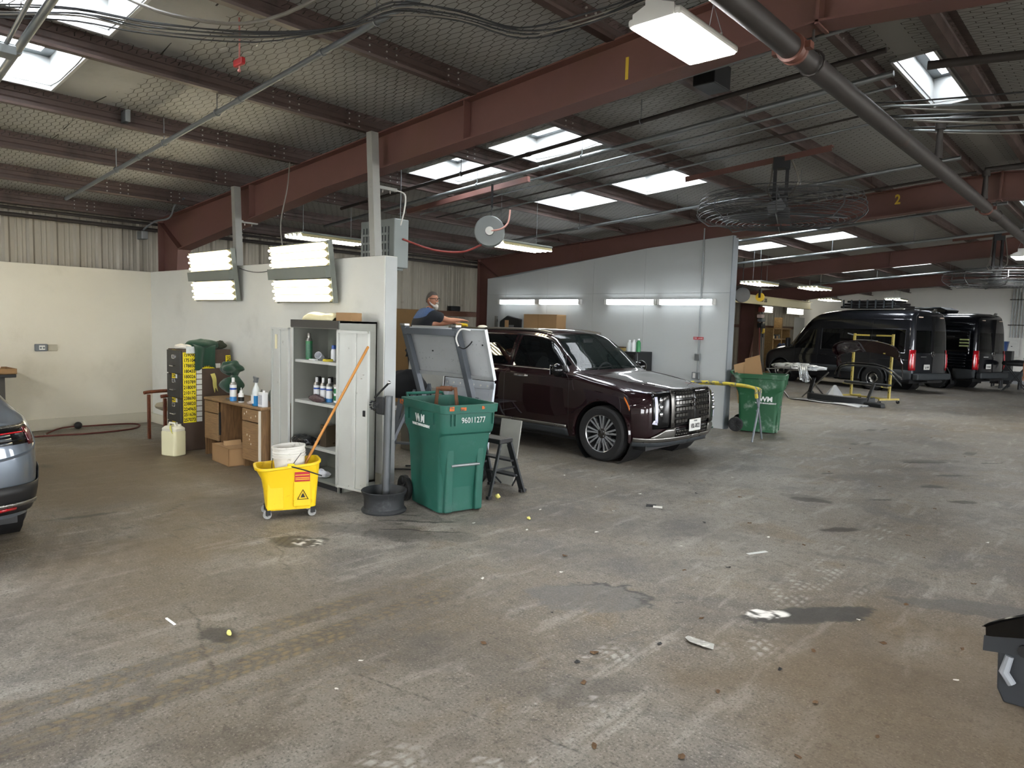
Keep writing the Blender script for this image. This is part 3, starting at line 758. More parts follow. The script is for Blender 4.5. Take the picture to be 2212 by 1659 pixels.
# cables hung across the left bay
for k in range(7):
    r_ = random.Random(50+k); base = [(-6.3, .75, 3.72), (-5.48, 1.18, 3.62), (-5.12, 1.52, 3.62), (-4.95, 1.88, 3.61), (-4.5, 2.36, 3.6), (-4.0, 2.66, 3.62), (-3.6, 2.82, 3.68), (-3.3, 3.05, 3.64), (-3.1, 3.4, 3.61), (-2.75, 3.62, 3.66), (-2.35, 3.8, 3.78)]
    p = smooth_path([(q[0]+r_.uniform(-.03, .03), q[1]+r_.uniform(-.03, .03), q[2]+(k-3)*.013*(1 if i % 5 else .3)+r_.uniform(-.012, .012)) for i, q in enumerate(base)], 4)
    pipe('ceiling_cable', 'dark cable in the sagging bundle across the top left, %s from above' % ('seventh sixth fifth fourth third second first'.split()[k]), p, .005, (CABLE, CABLEG, CABLE)[k % 3], cat='cable', n=6)
pipe('ceiling_cable', 'pale thick cable sagging above the dark cable bundle', smooth_path([(-5.4, 1.75, 3.95), (-4.9, 2.0, 3.72), (-4.35, 2.35, 3.66), (-3.4, 2.5, 3.8), (-2.9, 2.3, 4.0)], 5), .012, CABLEG, cat='cable', n=7)
pipe('conduit_pipe', 'grey conduit dropping diagonally past the left skylight', [(-7.4, 1.42, 3.45), (-4.4, 1.3, 3.62)], .026, GALV, (), 10, (.5,))
pipe('conduit_pipe', 'thinner grey conduit beside the left skylight', [(-5.75, 1.26, 3.5), (-4.5, 1.2, 3.62)], .014, GALV)
e = tag(B().cbox((0,0,0), (.14, .1, .06)).build('junction_box', GALV, bevel=.005), 'grey junction box at the left skylight', 'junction box'); e.location = (-5.75, 1.26, 3.47)
e = tag(B().cbox((0,0,0), (.12, .05, .12)).build('junction_box', GALV, bevel=.005), 'square grey box on the purlin beside the long sprinkler pipe', 'junction box'); e.location = (-7.72, 2.68, 3.72)
e = tag(B().cbox((0,0,0), (.2, .1, .13)).build('junction_box', GALV, bevel=.008), 'grey box on the wall at the knee of the first frame', 'junction box'); e.location = (-12.1, 4.42, 3.02)
e = tag(B().cbox((0,0,0), (.2, .3, .2)).build('junction_box', DARK, bevel=.008), 'dark box under the roof beside the LED high bay', 'junction box'); e.location = (-2.95, 5.7, 3.93)
# pull cord with red handle
e = thing('pull_cord', 'pink cord with a red T handle hanging over the left bay', 'pull cord', (-5.2, 2.6, 3.66))
B().tube([(0, 0, -.07), (.004, 0, 0), (0, .004, .2), (.003, 0, roof_z(-5.2)-3.66-.03)], .007, 6).build('cord', M('pink_cord', '#c98a86', .8, var=.3, scale=80), e, weld=False)
B().cbox((0, 0, .0), (.14, .035, .055)).build('handle', M('red_plastic', '#b3252a', .4, var=.08), e, bevel=.012)
B().ball((0, 0, -.06), .013, 8, 6).build('knot', M('pink_cord'), e)

# steel posts standing on the partition, bolted to the beam
STUD = M('grey_stud', '#a3a49f', .5, .3, var=.12, scale=9)
for (x, zt, arm, lb) in ((-9.1, 3.62, -.15, 'grey steel post from the partition to the beam, nearer the corner'), (-6.08, 3.86, .05, 'grey steel post from the partition to the beam, near the free wall end')):
    e = thing('steel_post', lb, 'post', (x, 4.53, 2.44))
    h = min(zt, top_z(x-.13)-.005)-2.44; lean = -.13
    b = B()
    for pa, pb_ in (((-.045, -.045), (.045, -.035)), ((-.045, -.035), (-.037, .045)), ((.037, -.035), (.045, .045))):
        vs = [(px+(lean if z else 0), py+(.03 if z else 0), z) for z in (0, h) for px, py in ((pa[0], pa[1]), (pb_[0], pa[1]), (pb_[0], pb_[1]), (pa[0], pb_[1]))]
        b.add(vs, [(3,2,1,0),(4,5,6,7),(0,1,5,4),(1,2,6,5),(2,3,7,6),(3,0,4,7)])
    b.build('channel', STUD, e, weld=False)
    B().box((-.02+lean*.5, -.03, h*.55), (.03+lean*.5, .3, h*.55+.035)).build('bracket_arm', STUD, e, bevel=.004)
    for s in (.12, .22): B().cyl((lean*.5+.005, s, h*.55-.03), (lean*.5+.005, s, h*.55), .006, 6).build('bolt', BOLT, e)
pipe('conduit_pipe', 'thin grey conduit bending around the knee of the first frame', smooth_path([(-12.0, 4.4, 3.1), (-11.6, 4.42, 3.2), (-11.1, 4.44, 3.22), (-10.9, 4.45, 3.4), (-10.7, 4.5, 3.48)], 4), .014, GREYP)
pipe('hanging_cable', 'thin grey cable hanging from the beam to the tube light bank', smooth_path([(-7.75, 4.5, 3.62), (-7.72, 4.45, 3.3), (-7.78, 4.4, 2.9), (-7.74, 4.4, 2.62)], 5), .008, CABLEG, cat='cable', n=6)
pipe('hanging_cable', 'thin dark cable strung between the two tube light banks', sag((-8.9, 4.44, 2.4), (-7.95, 4.43, 2.36), .05), .005, CABLE, cat='cable', n=6)
pipe('hanging_cable', 'white cable drooping beside the post near the wall end', smooth_path([(-6.05, 4.75, 3.15), (-5.95, 4.8, 3.1), (-5.98, 4.82, 2.95), (-6.08, 4.85, 2.8)], 5), .008, WHITEP, cat='cable', n=6)

# caged ceiling fans
CAGE = M('grey_cage_wire', '#56585a', .4, .6, var=.1)
BLADE = M('grey_fan_blade', '#6d7176', .45, .4, var=.08)
def fan(loc, label, R_=1.0):
    e = thing('cage_fan', label, 'fan', loc, .35, 'caged ceiling fans')
    H = .26
    b = B()
    for i in range(13):                        # bottom rings
        r = R_*(.16+.066*i); b.tube([(r*math.cos(a), r*math.sin(a), -H/2-.02+.1*(i/12)**4) for a in np.linspace(0, 2*PI, 49)[:-1]], .0045, 4, closed=True)
    for i in range(5):
        z = -H/2+.1+i*.055; r = R_*(1-.02*abs(i-1.5)); b.tube([(r*math.cos(a), r*math.sin(a), z) for a in np.linspace(0, 2*PI, 49)[:-1]], .0045, 4, closed=True)
    for i in range(7):
        r = R_*(.96-.07*i); b.tube([(r*math.cos(a), r*math.sin(a), H/2+.02) for a in np.linspace(0, 2*PI, 49)[:-1]], .004, 4, closed=True)
    cage = b.build('cage_rings', CAGE, e, weld=False)
    for k in range(8):
        a = k*PI/4; P_ = lambda r, z: (r*math.cos(a), r*math.sin(a), z)
        B().tube([P_(.14, -H/2-.02), P_(R_*.85, -H/2-.01), P_(R_*.97, -H/2+.08), P_(R_, 0), P_(R_*.97, H/2), P_(R_*.5, H/2+.03), P_(.12, H/2+.03)], .008, 5).build('cage_rib', CAGE, e, weld=False)
    for k in range(3):
        a = k*2*PI/3+.5; m = Matrix.Rotation(a, 4, 'Z') @ Matrix.Rotation(.35, 4, 'X')
        B().prism([(.12, -.06), (.3, -.11), (R_*.86, -.1), (R_*.88, .07), (.3, .1), (.12, .06)], -.004, .004, 'z').xf(m).build('blade', BLADE, e)
    B().lathe([(.001, -.08), (.13, -.07), (.13, .06), (.001, .08)], 20).build('hub', DARK, e, smooth=.5)
    B().lathe([(.001, .08), (.1, .08), (.1, .2), (.06, .22), (.001, .22)], 18).build('motor', DARK, e, smooth=.5)
    top = top_z(loc[0])-loc[2]-.018
    b = B()
    for s in (-1, 1): b.box((s*.07-.02, -.05, .15), (s*.07+.02, .05, top-.1))
    b.box((-.1, -.06, top-.14), (.1, .06, top)).box((-.13, -.02, .28), (.13, .02, .3)); b.build('bracket', DARK, e, weld=False)
    for s in (-1, 1): B().tube(smooth_path([(s*.1, .05, .2), (s*.16, .08, .3), (s*(.2 if s > 0 else .12), .05, .42), (s*.1, 0, top)], 5), .011, 6).build('flex_conduit', CABLEG, e, smooth=True)
    return e
fan((-3.55, 8.8, 3.25), 'large caged fan hanging in front of the beam marked 2')
fan((-2.55, 18.2, 3.02), 'far caged fan at the right edge, above the vans')
for y, xa, xb, lb in ((8.8, -4.85, -2.95, 'red steel channel carrying the nearer caged fan'), (18.2, -3.4, -1.95, 'red steel channel carrying the far caged fan')):
    b = B().bar((xa, y, under(xa, -.01)), (xb, y, under(xb, -.01)), .09, .014); b.bar((xa, y-.04, under(xa, -.04)), (xb, y-.04, under(xb, -.04)), .012, .07)
    tag(b.build('fan_support_channel', RED), lb, 'steel channel', 'fan support channels')
# hose reel
e = thing('hose_reel', 'round grey hose reel hanging from a bracket under the roof', 'hose reel', (-6.52, 6.68, 2.97), .75)
GRL = M('grey_reel', '#6d7170', .4, .5, var=.12)
for s in (-1, 1):
    B().lathe([(.06, s*.075-.006), (.19, s*.075-.006), (.2, s*.075), (.19, s*.075+.006), (.06, s*.075+.006)], 28, axis='y').build('reel_disc', GRL, e, smooth=.5)
for k in range(4): B().tube([(.16*math.cos(a), -.05+.034*k, .16*math.sin(a)) for a in np.linspace(0, 2*PI, 25)[:-1]], .016, 6, closed=True).build('hose_coil', M('dusty_hose', '#6d6a66', .7), e, smooth=True)
B().cyl((0, -.11, 0), (0, .11, 0), .055, 16).build('hub', M('pale_hub', '#c2c2bb', .5), e)
B().bar((0, .1, 0), (.02, .1, .33), .03, .012).bar((.02, .1, .33), (.02, 0, .62), .03, .012).build('arm', DARK, e)
B().tube(smooth_path([(.02, -.1, 0), (.16, -.12, .03), (.24, -.1, .12), (.26, -.06, .28)], 5), .012, 6).build('inlet_hose', M('pink_hose', '#b98a80', .6), e, smooth=True)
pipe('air_hose', 'red air hose drooping from the heater to the hose reel', smooth_path([(-7.41, 5.95, 2.85), (-7.1, 6.2, 2.72), (-6.8, 6.45, 2.7), (-6.58, 6.6, 2.8)], 6), .013, HOSER, cat='hose', n=8)
B_ = tag(B().bar((-8.6, 7.0, under(-8.6, -.1)), (-6.1, 6.95, under(-6.1, -.1)), .05, .07).build('roof_strut', RED), 'dusty red strut under the roof that carries the hose reel', 'steel strut')
# unit heater
e = thing('unit_heater', 'grey box unit heater with louvred face hanging behind the partition end', 'heater', (-7.78, 5.82, 2.47))
HG = M('grey_heater_enamel', '#868c8a', .45, .1, var=.08)
B().box((-.38, 0, 0), (.36, .24, .64)).build('casing', HG, e, bevel=.012)
B().box((-.33, -.012, .1), (.25, .002, .54)).build('grille_frame', M('dark_heater_inside', '#3b3f40', .6), e)
for r in range(4):
    B().box((-.33, -.03, .1+.11*r), (.25, -.01, .128+.11*r)).build('louvre', HG, e)
for c in range(9): B().box((-.33+.068*c, -.022, .1), (-.3+.068*c, -.006, .54)).build('grille_bar', HG, e)
B().box((-.3, .02, -.03), (.3, .2, 0)).build('bottom_tray', HG, e, bevel=.006)
for s in (-1, 1): B().tube([(s*.33, .12, .62), (s*.33, .12, roof_z(-7.7)-2.5)], .006, 6).build('hanger_rod', GALV, e)
# pipes along the top of the left wall
for k, (z, r) in enumerate(((3.3, .03), (3.22, .022), (3.12, .03))):
    pipe('eave_pipe', 'dark pipe along the top of the ribbed wall, %s one' % ('top', 'middle', 'bottom')[k], [(-12.2+.05*k, -5, z), (-12.2+.05*k, 32, z)], r, BLACKI, (), 8)
pipe('conduit_pipe', 'thin bright conduit running down the blue-grey wall to its outlet boxes', [(-6.1, 11.8, 3.6), (-6.1, 11.8, .98)], .012, GALV, (), 8, (.35, .62))
e = tag(B().cbox((0,0,0), (.11, .05, .13)).build('switch_box', GALV, bevel=.008), 'upper grey switch box on the blue-grey wall conduit', 'switch box'); e.location = (-6.1, 11.79, 1.27)
e = thing('outlet_box', 'lower grey outlet box with a white socket on the blue-grey wall', 'outlet', (-6.12, 11.79, .93))
B().cbox((0,0,0), (.14, .05, .13)).build('box', GALV, e, bevel=.008); B().cbox((-.02,-.028,0), (.05, .006, .09)).build('socket_face', WHITEP, e)
e = thing('warning_sign', 'small red sign with white letters on the blue-grey wall conduit', 'sign', (-6.1, 11.78, 1.615))
B().cbox((0,0,0), (.2, .006, .05)).build('plate', M('red_sign_paint', '#b02a34', .5), e); text('lettering', 'FIRE  LANE', WHITEP, e, (0, -.004, 0), (PI/2,0,0), .036, .001)

# ================================================================== VEHICLES
def pchip(yk, x):
    """monotone cubic through rows of yk (knots 0..n-1) at positions x"""
    yk = np.asarray(yk, float); n = len(yk); d = np.diff(yk, axis=0); m = np.zeros_like(yk)
    a, b = d[:-1], d[1:]; same = a*b > 0
    m[1:-1] = np.where(same, 2*a*b/np.where(same, a+b, 1), 0)*.5 + .5*np.where(same, (a+b)/2, 0)
    m[0] = d[0]; m[-1] = d[-1]
    x = np.clip(np.asarray(x, float), 0, n-1); i = np.minimum(x.astype(int), n-2); t = (x-i).reshape((-1,)+(1,)*(yk.ndim-1))
    return (2*t**3-3*t**2+1)*yk[i]+(t**3-2*t**2+t)*m[i]+(-2*t**3+3*t**2)*yk[i+1]+(t**3-t**2)*m[i+1]
class Skin:
    """smooth body surface through a table of stations x feature lines (right half, y >= 0)"""
    def __init__(s, T): s.T = np.array(T, float)
    def grid(s, us, vs):
        A = pchip(s.T, us); A = np.moveaxis(A, 1, 0)
        return np.moveaxis(pchip(A, vs), 0, 1)            # (U,V,3)
    def pt(s, u, v): return s.grid([u], [v])[0, 0]
    def nrm(s, u, v):
        e = .02; nu, nv = s.T.shape[0]-1, s.T.shape[1]-1
        a = s.pt(min(u+e, nu), v)-s.pt(max(u-e, 0), v); b = s.pt(u, min(v+e, nv))-s.pt(u, max(v-e, 0))
        n = np.cross(b, a); L = np.linalg.norm(n)
        n = n/L if L > 1e-9 else np.array([0, 0, 1.])
        return n
    def out(s, u, v, off):
        p = s.pt(u, v); n = s.nrm(u, v); c = np.array([-1.6, 0, .8]); d = p-c
        if n@np.array([d[0]*.3, d[1], d[2]]) < 0: n = -n
        return p+n*off
    def patch(s, name, mat, parent, u0, u1, v0, v1, off=.004, nu=8, nv=6, side=(1, -1), poly=None, solid=.008, smooth=True):
        """panel lying on the surface; poly gives (a,b) corner points in the unit square, bilinear"""
        obs = []
        for sg in side:
            b = B()
            def f(a, c):
                if poly: 
                    P = [np.array(q) for q in poly]; q = P[0]*(1-a)*(1-c)+P[1]*a*(1-c)+P[2]*a*c+P[3]*(1-a)*c
                else: q = (u0+(u1-u0)*a, v0+(v1-v0)*c)
                p = s.out(q[0], q[1], off); return (p[0], p[1]*sg, p[2])
            b.grid(f, np.linspace(0, 1, nu+1), np.linspace(0, 1, nv+1), flip=sg > 0)
            obs.append(b.build(name, mat, parent, smooth=1.2 if smooth else False, weld=False, solid=solid))
        return obs
    def line(s, name, mat, parent, uv, r=.005, off=.001, k=6, side=(1, -1), closed=False):
        pts = []
        for i in range(len(uv)-1):
            for j in range(k): 
                t = j/k; pts.append((uv[i][0]*(1-t)+uv[i+1][0]*t, uv[i][1]*(1-t)+uv[i+1][1]*t))
        pts.append(uv[-1])
        for sg in side:
            P = [s.out(u, v, off) for u, v in pts]
            B().tube([(p[0], p[1]*sg, p[2]) for p in P], r, 5).build(name, mat, parent, smooth=True, weld=False)
    def shell(s, us, vs, classify, arches):
        G = s.grid(us, vs); out = {}
        nu, nv = len(us), len(vs); R_ = {}
        drop = np.zeros((nu-1, nv-1), bool)
        for i in range(nu-1):
            for j in range(nv-1):
                c = (G[i, j]+G[i+1, j]+G[i, j+1]+G[i+1, j+1])/4
                for ax, az, ar in arches:
                    if abs(c[1]) > .55 and math.hypot(c[0]-ax, c[2]-az) < ar: drop[i, j] = True
        G2 = G.copy()
        for i in range(nu):
            for j in range(nv):
                p = G[i, j]
                for ax, az, ar in arches:
                    d = math.hypot(p[0]-ax, p[2]-az)
                    if abs(p[1]) > .55 and d < ar+.0001 and d > ar-.09:
                        G2[i, j, 0] = ax+(p[0]-ax)/d*ar; G2[i, j, 2] = az+(p[2]-az)/d*ar
        idx = {}
        for i in range(nu-1):
            for j in range(nv-1):
                if drop[i, j]: continue
                k = classify((us[i]+us[i+1])/2, (vs[j]+vs[j+1])/2)
                q = [(i, j), (i+1, j), (i+1, j+1), (i, j+1)]
                for sg in (1, -1):
                    b = out.setdefault((k, sg if 'side' in k or 'front' in k else 0), ([], []))
                    o = len(b[0]); b[0].extend([(G2[a, c][0], G2[a, c][1]*sg, G2[a, c][2]) for a, c in q])
                    b[1].append(tuple(o+t for t in ((0, 1, 2, 3) if sg > 0 else (3, 2, 1, 0))))
        res = {}
        for k, (v, f) in out.items():
            bb = B(); bb.v = v; bb.f = f; bb.m = [0]*len(f); res[k] = bb
        return res
def samples(n, step, extra):
    a = sorted(set([round(x, 4) for x in list(np.arange(0, n+1e-6, step))+list(extra)])); o = [a[0]]
    for x in a[1:]:
        if x-o[-1] > .012: o.append(x)
        elif x in extra: o[-1] = x
    return o

def car_paint(name, col, metal=.3, rough=.28):
    m, t, b = new_mat(name)
    P = t.coord('Object'); fl = t.noise(P, 900, 1)
    c = lin(col); t.put(b.inputs['Base Color'], t.mix(fl, tuple(x*.8 for x in c), tuple(min(1, x*1.25) for x in c)))
    b.inputs['Metallic'].default_value = metal; b.inputs['Roughness'].default_value = rough; b.inputs['Specular IOR Level'].default_value = .12
    b.inputs['Coat Weight'].default_value = 1.; b.inputs['Coat Roughness'].default_value = .02
    MATS[name] = m; return m
def tint(name, col, a):
    m, t, b = new_mat(name); b.inputs['Base Color'].default_value = (*lin(col), 1); b.inputs['Roughness'].default_value = .02; b.inputs['Specular IOR Level'].default_value = .45
    n = t.noise(t.coord('Object'), 3, 2); t.put(b.inputs['Alpha'], a+(n-.5)*.02); return m
MAROON = car_paint('maroon_car_paint', '#190409', .3, .4)
GREYCAR = car_paint('grey_car_paint', '#6e7680', .7, .35)
VANGREY = car_paint('dark_grey_van_paint', '#26282d', .6, .35)
VANBLACK = car_paint('blue_black_van_paint', '#0b0e14', .4, .3)
GLASSD = tint('dark_tinted_glass', '#07090a', .93); GLASSC = tint('clear_windscreen_glass', '#26302f', .35)
CHROME = M('bright_chrome', '#d9dadb', .12, 1., var=.03)
DCHROME = M('dark_chrome', '#5f5d5a', .22, .95, var=.05)
SATIN = M('satin_silver', '#8e8c88', .3, .9, var=.05)
RUBBER = M('tyre_rubber', '#1a1a1b', .75, var=.2, scale=15)
TRIMB = M('gloss_black_trim', '#0b0b0c', .15, var=.1)
PLASG = M('grey_body_plastic', '#33373a', .6, var=.1)
RIMG = M('machined_alloy', '#c6c8ca', .25, .9, var=.04); RIMD = M('dark_alloy', '#2c2d2f', .4, .7)
LAMPW = M('white_lamp_lens', '#dcdcf0', .12, 0, var=.02, coat=1)
LAMPR = M('red_lamp_lens', '#a3101c', .12, 0, var=.1, coat=1); AMBER = M('amber_lens', '#d2702a', .2, coat=1)
SEATM = M('dark_cabin', '#1c1d1e', .7)
PLATEW = M('plate_white', '#d5d5d0', .5, var=.05); INK = M('dark_ink', '#1b1d22', .6)

def wheel(parent, loc, R_, W_, rim, style, mats=(None, None), flip=1, steer=0):
    """tyre (with tread), rim and spokes; axle along y, outer face at +y*flip"""
    n = 40; w = W_/2
    prof = [(rim-.005, -w*.92), (rim+.01, -w), (R_-.035, -w*1.02), (R_-.008, -w*.86), (R_, -w*.6), (R_, -w*.2), (R_-.008, -w*.19), (R_-.008, -w*.15), (R_, -w*.14), (R_, w*.14), (R_-.008, w*.15), (R_-.008, w*.19), (R_, w*.2), (R_, w*.6), (R_-.008, w*.86), (R_-.035, w*1.02), (rim+.01, w), (rim-.005, w*.92)]
    t = B().lathe(prof, n, axis='y').build('wheel', RUBBER, parent, smooth=.6, weld=False)
    t.location = loc; t.rotation_euler = (0, 0, (0 if flip > 0 else PI)+steer)
    dk, br = mats
    B().lathe([(rim, -w*.9), (rim-.02, -w*.85), (rim-.03, w*.55), (rim-.008, w*.86), (rim+.006, w*.93)], n, axis='y').build('rim_barrel', dk, t, smooth=.6, weld=False)
    B().lathe([(.001, w*.05), (rim-.03, w*.0)], n, axis='y').build('brake_disc', DARK, t, weld=False)
    B().lathe([(rim-.014, w*.84), (rim+.004, w*.95), (rim+.006, w*.86)], n, axis='y').build('rim_lip', br, t, smooth=.6, weld=False)
    if style == 'blades':
        base = None
        for k in range(9):
            for dq, ln in ((-.13, 1.), (.13, 1.)):
                poly = [(-.012, .05), (.008, .05), (.018, rim*ln-.012), (-.008, rim*ln-.012)]
                a = 2*PI*k/9+dq; m = Matrix.Rotation(a, 4, 'Y')
                b = B(); vs = [(p[0], w*(.8 if p[1] > .1 else .72), p[1]) for p in poly]+[(p[0], w*.4, p[1]) for p in poly]
                b.add(vs, [(0, 1, 2, 3), (0, 4, 5, 1), (1, 5, 6, 2), (2, 6, 7, 3), (3, 7, 4, 0)]).xf(m).build('spoke', br, t, weld=False)
        B().lathe([(.001, w*.84), (.05, w*.82), (.07, w*.7), (.07, w*.4)], 20, axis='y').build('hub_cap', DCHROME, t, smooth=.6)
        for k in range(5): B().cyl((.05*math.cos(k*1.257), w*.7, .05*math.sin(k*1.257)), (.05*math.cos(k*1.257), w*.86, .05*math.sin(k*1.257)), .009, 6).build('wheel_nut', CHROME, t)
    else:
        B().lathe([(.05, w*.3), (.1, w*.4), (rim*.62, w*.7), (rim*.78, w*.6), (rim-.03, w*.35)], n, axis='y').build('steel_disc', br, t, smooth=.8)
        for k in range(12):
            a = 2*PI*k/12; c = (rim*.72*math.cos(a), rim*.72*math.sin(a)); B().cyl((c[0], w*.6, c[1]), (c[0], w*.66, c[1]), .014, 8).build('vent_hole', DARK, t)
        B().lathe([(.001, w*.72), (.055, w*.7), (.06, w*.35)], 16, axis='y').build('hub_cap', DARK, t, smooth=.6)
    if style == 'offroad':
        b = B()
        for k in range(36):
            a = 2*PI*k/36
            for y0 in (-w*.8, -w*.25, w*.3):
                m = Matrix.Rotation(a+(.08 if y0 > 0 else 0), 4, 'Y'); b.add([tuple(m @ Vector(p)) for p in B().box((-.02, y0, R_-.012), (.022, y0+w*.48, R_+.014)).v], B().box((0,0,0), (1,1,1)).f)
        b.build('tread_blocks', RUBBER, t, weld=False)['kind'] = 'stuff'
    return t
def wheel_well(parent, x, z, r, y1, y0=.5):
    for s in (1, -1):
        B().lathe([(r, s*y1), (r, s*y0), (.02, s*y0)], 24, c=(x, 0, z), axis='y').build('wheel_well', BLK, parent, smooth=.6, weld=False)

# ------------------------------------------------------------------ maroon SUV
SUVT = [
 [(.80,0,.25),(.90,0,.42),(.92,0,.68),(.895,0,.93),(.85,0,.985),(.80,0,.997),(.76,0,1.003),(.72,0,1.008)],
 [(.78,.45,.25),(.875,.46,.42),(.89,.46,.68),(.865,.46,.93),(.81,.45,.985),(.70,.36,1.01),(.60,.2,1.025),(.54,0,1.03)],
 [(.66,.78,.25),(.75,.80,.42),(.755,.82,.68),(.71,.80,.90),(.60,.76,.965),(.44,.58,1.03),(.33,.3,1.055),(.28,0,1.06)],
 [(.46,.88,.25),(.54,.93,.42),(.53,.95,.68),(.47,.925,.90),(.34,.86,.985),(.20,.66,1.055),(.10,.34,1.085),(.06,0,1.09)],
 [(.40,.89,.25),(.43,.945,.42),(.42,.975,.68),(.30,.955,.94),(.12,.885,1.03),(.0,.69,1.085),(-.07,.36,1.115),(-.1,0,1.12)],
 [(0,.89,.25),(0,.95,.42),(0,.985,.70),(-.1,.965,.98),(-.22,.90,1.075),(-.22,.72,1.11),(-.2,.37,1.135),(-.2,0,1.14)],
 [(-.5,.88,.25),(-.5,.95,.42),(-.5,.98,.70),(-.5,.965,1.02),(-.52,.91,1.125),(-.47,.80,1.145),(-.33,.42,1.165),(-.29,0,1.17)],
 [(-.8,.88,.25),(-.8,.95,.42),(-.8,.98,.70),(-.8,.968,1.03),(-.82,.92,1.132),(-.80,.735,1.385),(-.68,.40,1.43),(-.64,0,1.44)],
 [(-1.15,.88,.25),(-1.15,.95,.42),(-1.15,.98,.70),(-1.15,.97,1.03),(-1.17,.925,1.135),(-1.14,.665,1.60),(-1.05,.36,1.655),(-1.0,0,1.67)],
 [(-1.75,.88,.25),(-1.75,.95,.42),(-1.75,.98,.70),(-1.75,.97,1.04),(-1.75,.93,1.14),(-1.75,.66,1.655),(-1.75,.36,1.715),(-1.75,0,1.725)],
 [(-2.9,.88,.25),(-2.9,.95,.42),(-2.9,.985,.72),(-2.9,.97,1.06),(-2.9,.925,1.155),(-2.9,.645,1.645),(-2.9,.35,1.71),(-2.9,0,1.72)],
 [(-3.5,.87,.27),(-3.5,.94,.44),(-3.5,.97,.74),(-3.5,.955,1.07),(-3.5,.905,1.17),(-3.45,.62,1.61),(-3.5,.33,1.68),(-3.5,0,1.69)],
 [(-3.85,.80,.33),(-3.9,.86,.48),(-3.9,.89,.76),(-3.85,.87,1.08),(-3.8,.80,1.17),(-3.68,.57,1.57),(-3.78,.3,1.63),(-3.8,0,1.64)],
 [(-4.0,.45,.33),(-4.05,.46,.48),(-4.05,.46,.76),(-4.0,.46,1.08),(-3.96,.45,1.17),(-3.78,.36,1.56),(-3.86,.2,1.61),(-3.87,0,1.62)],
 [(-4.02,0,.33),(-4.07,0,.48),(-4.07,0,.76),(-4.03,0,1.08),(-3.99,0,1.17),(-3.82,0,1.56),(-3.88,0,1.60),(-3.89,0,1.61)]]
SUVT = [[((.3+(x-.3)*.84 if x > .3 else x), y, z) for x, y, z in row] for row in SUVT]
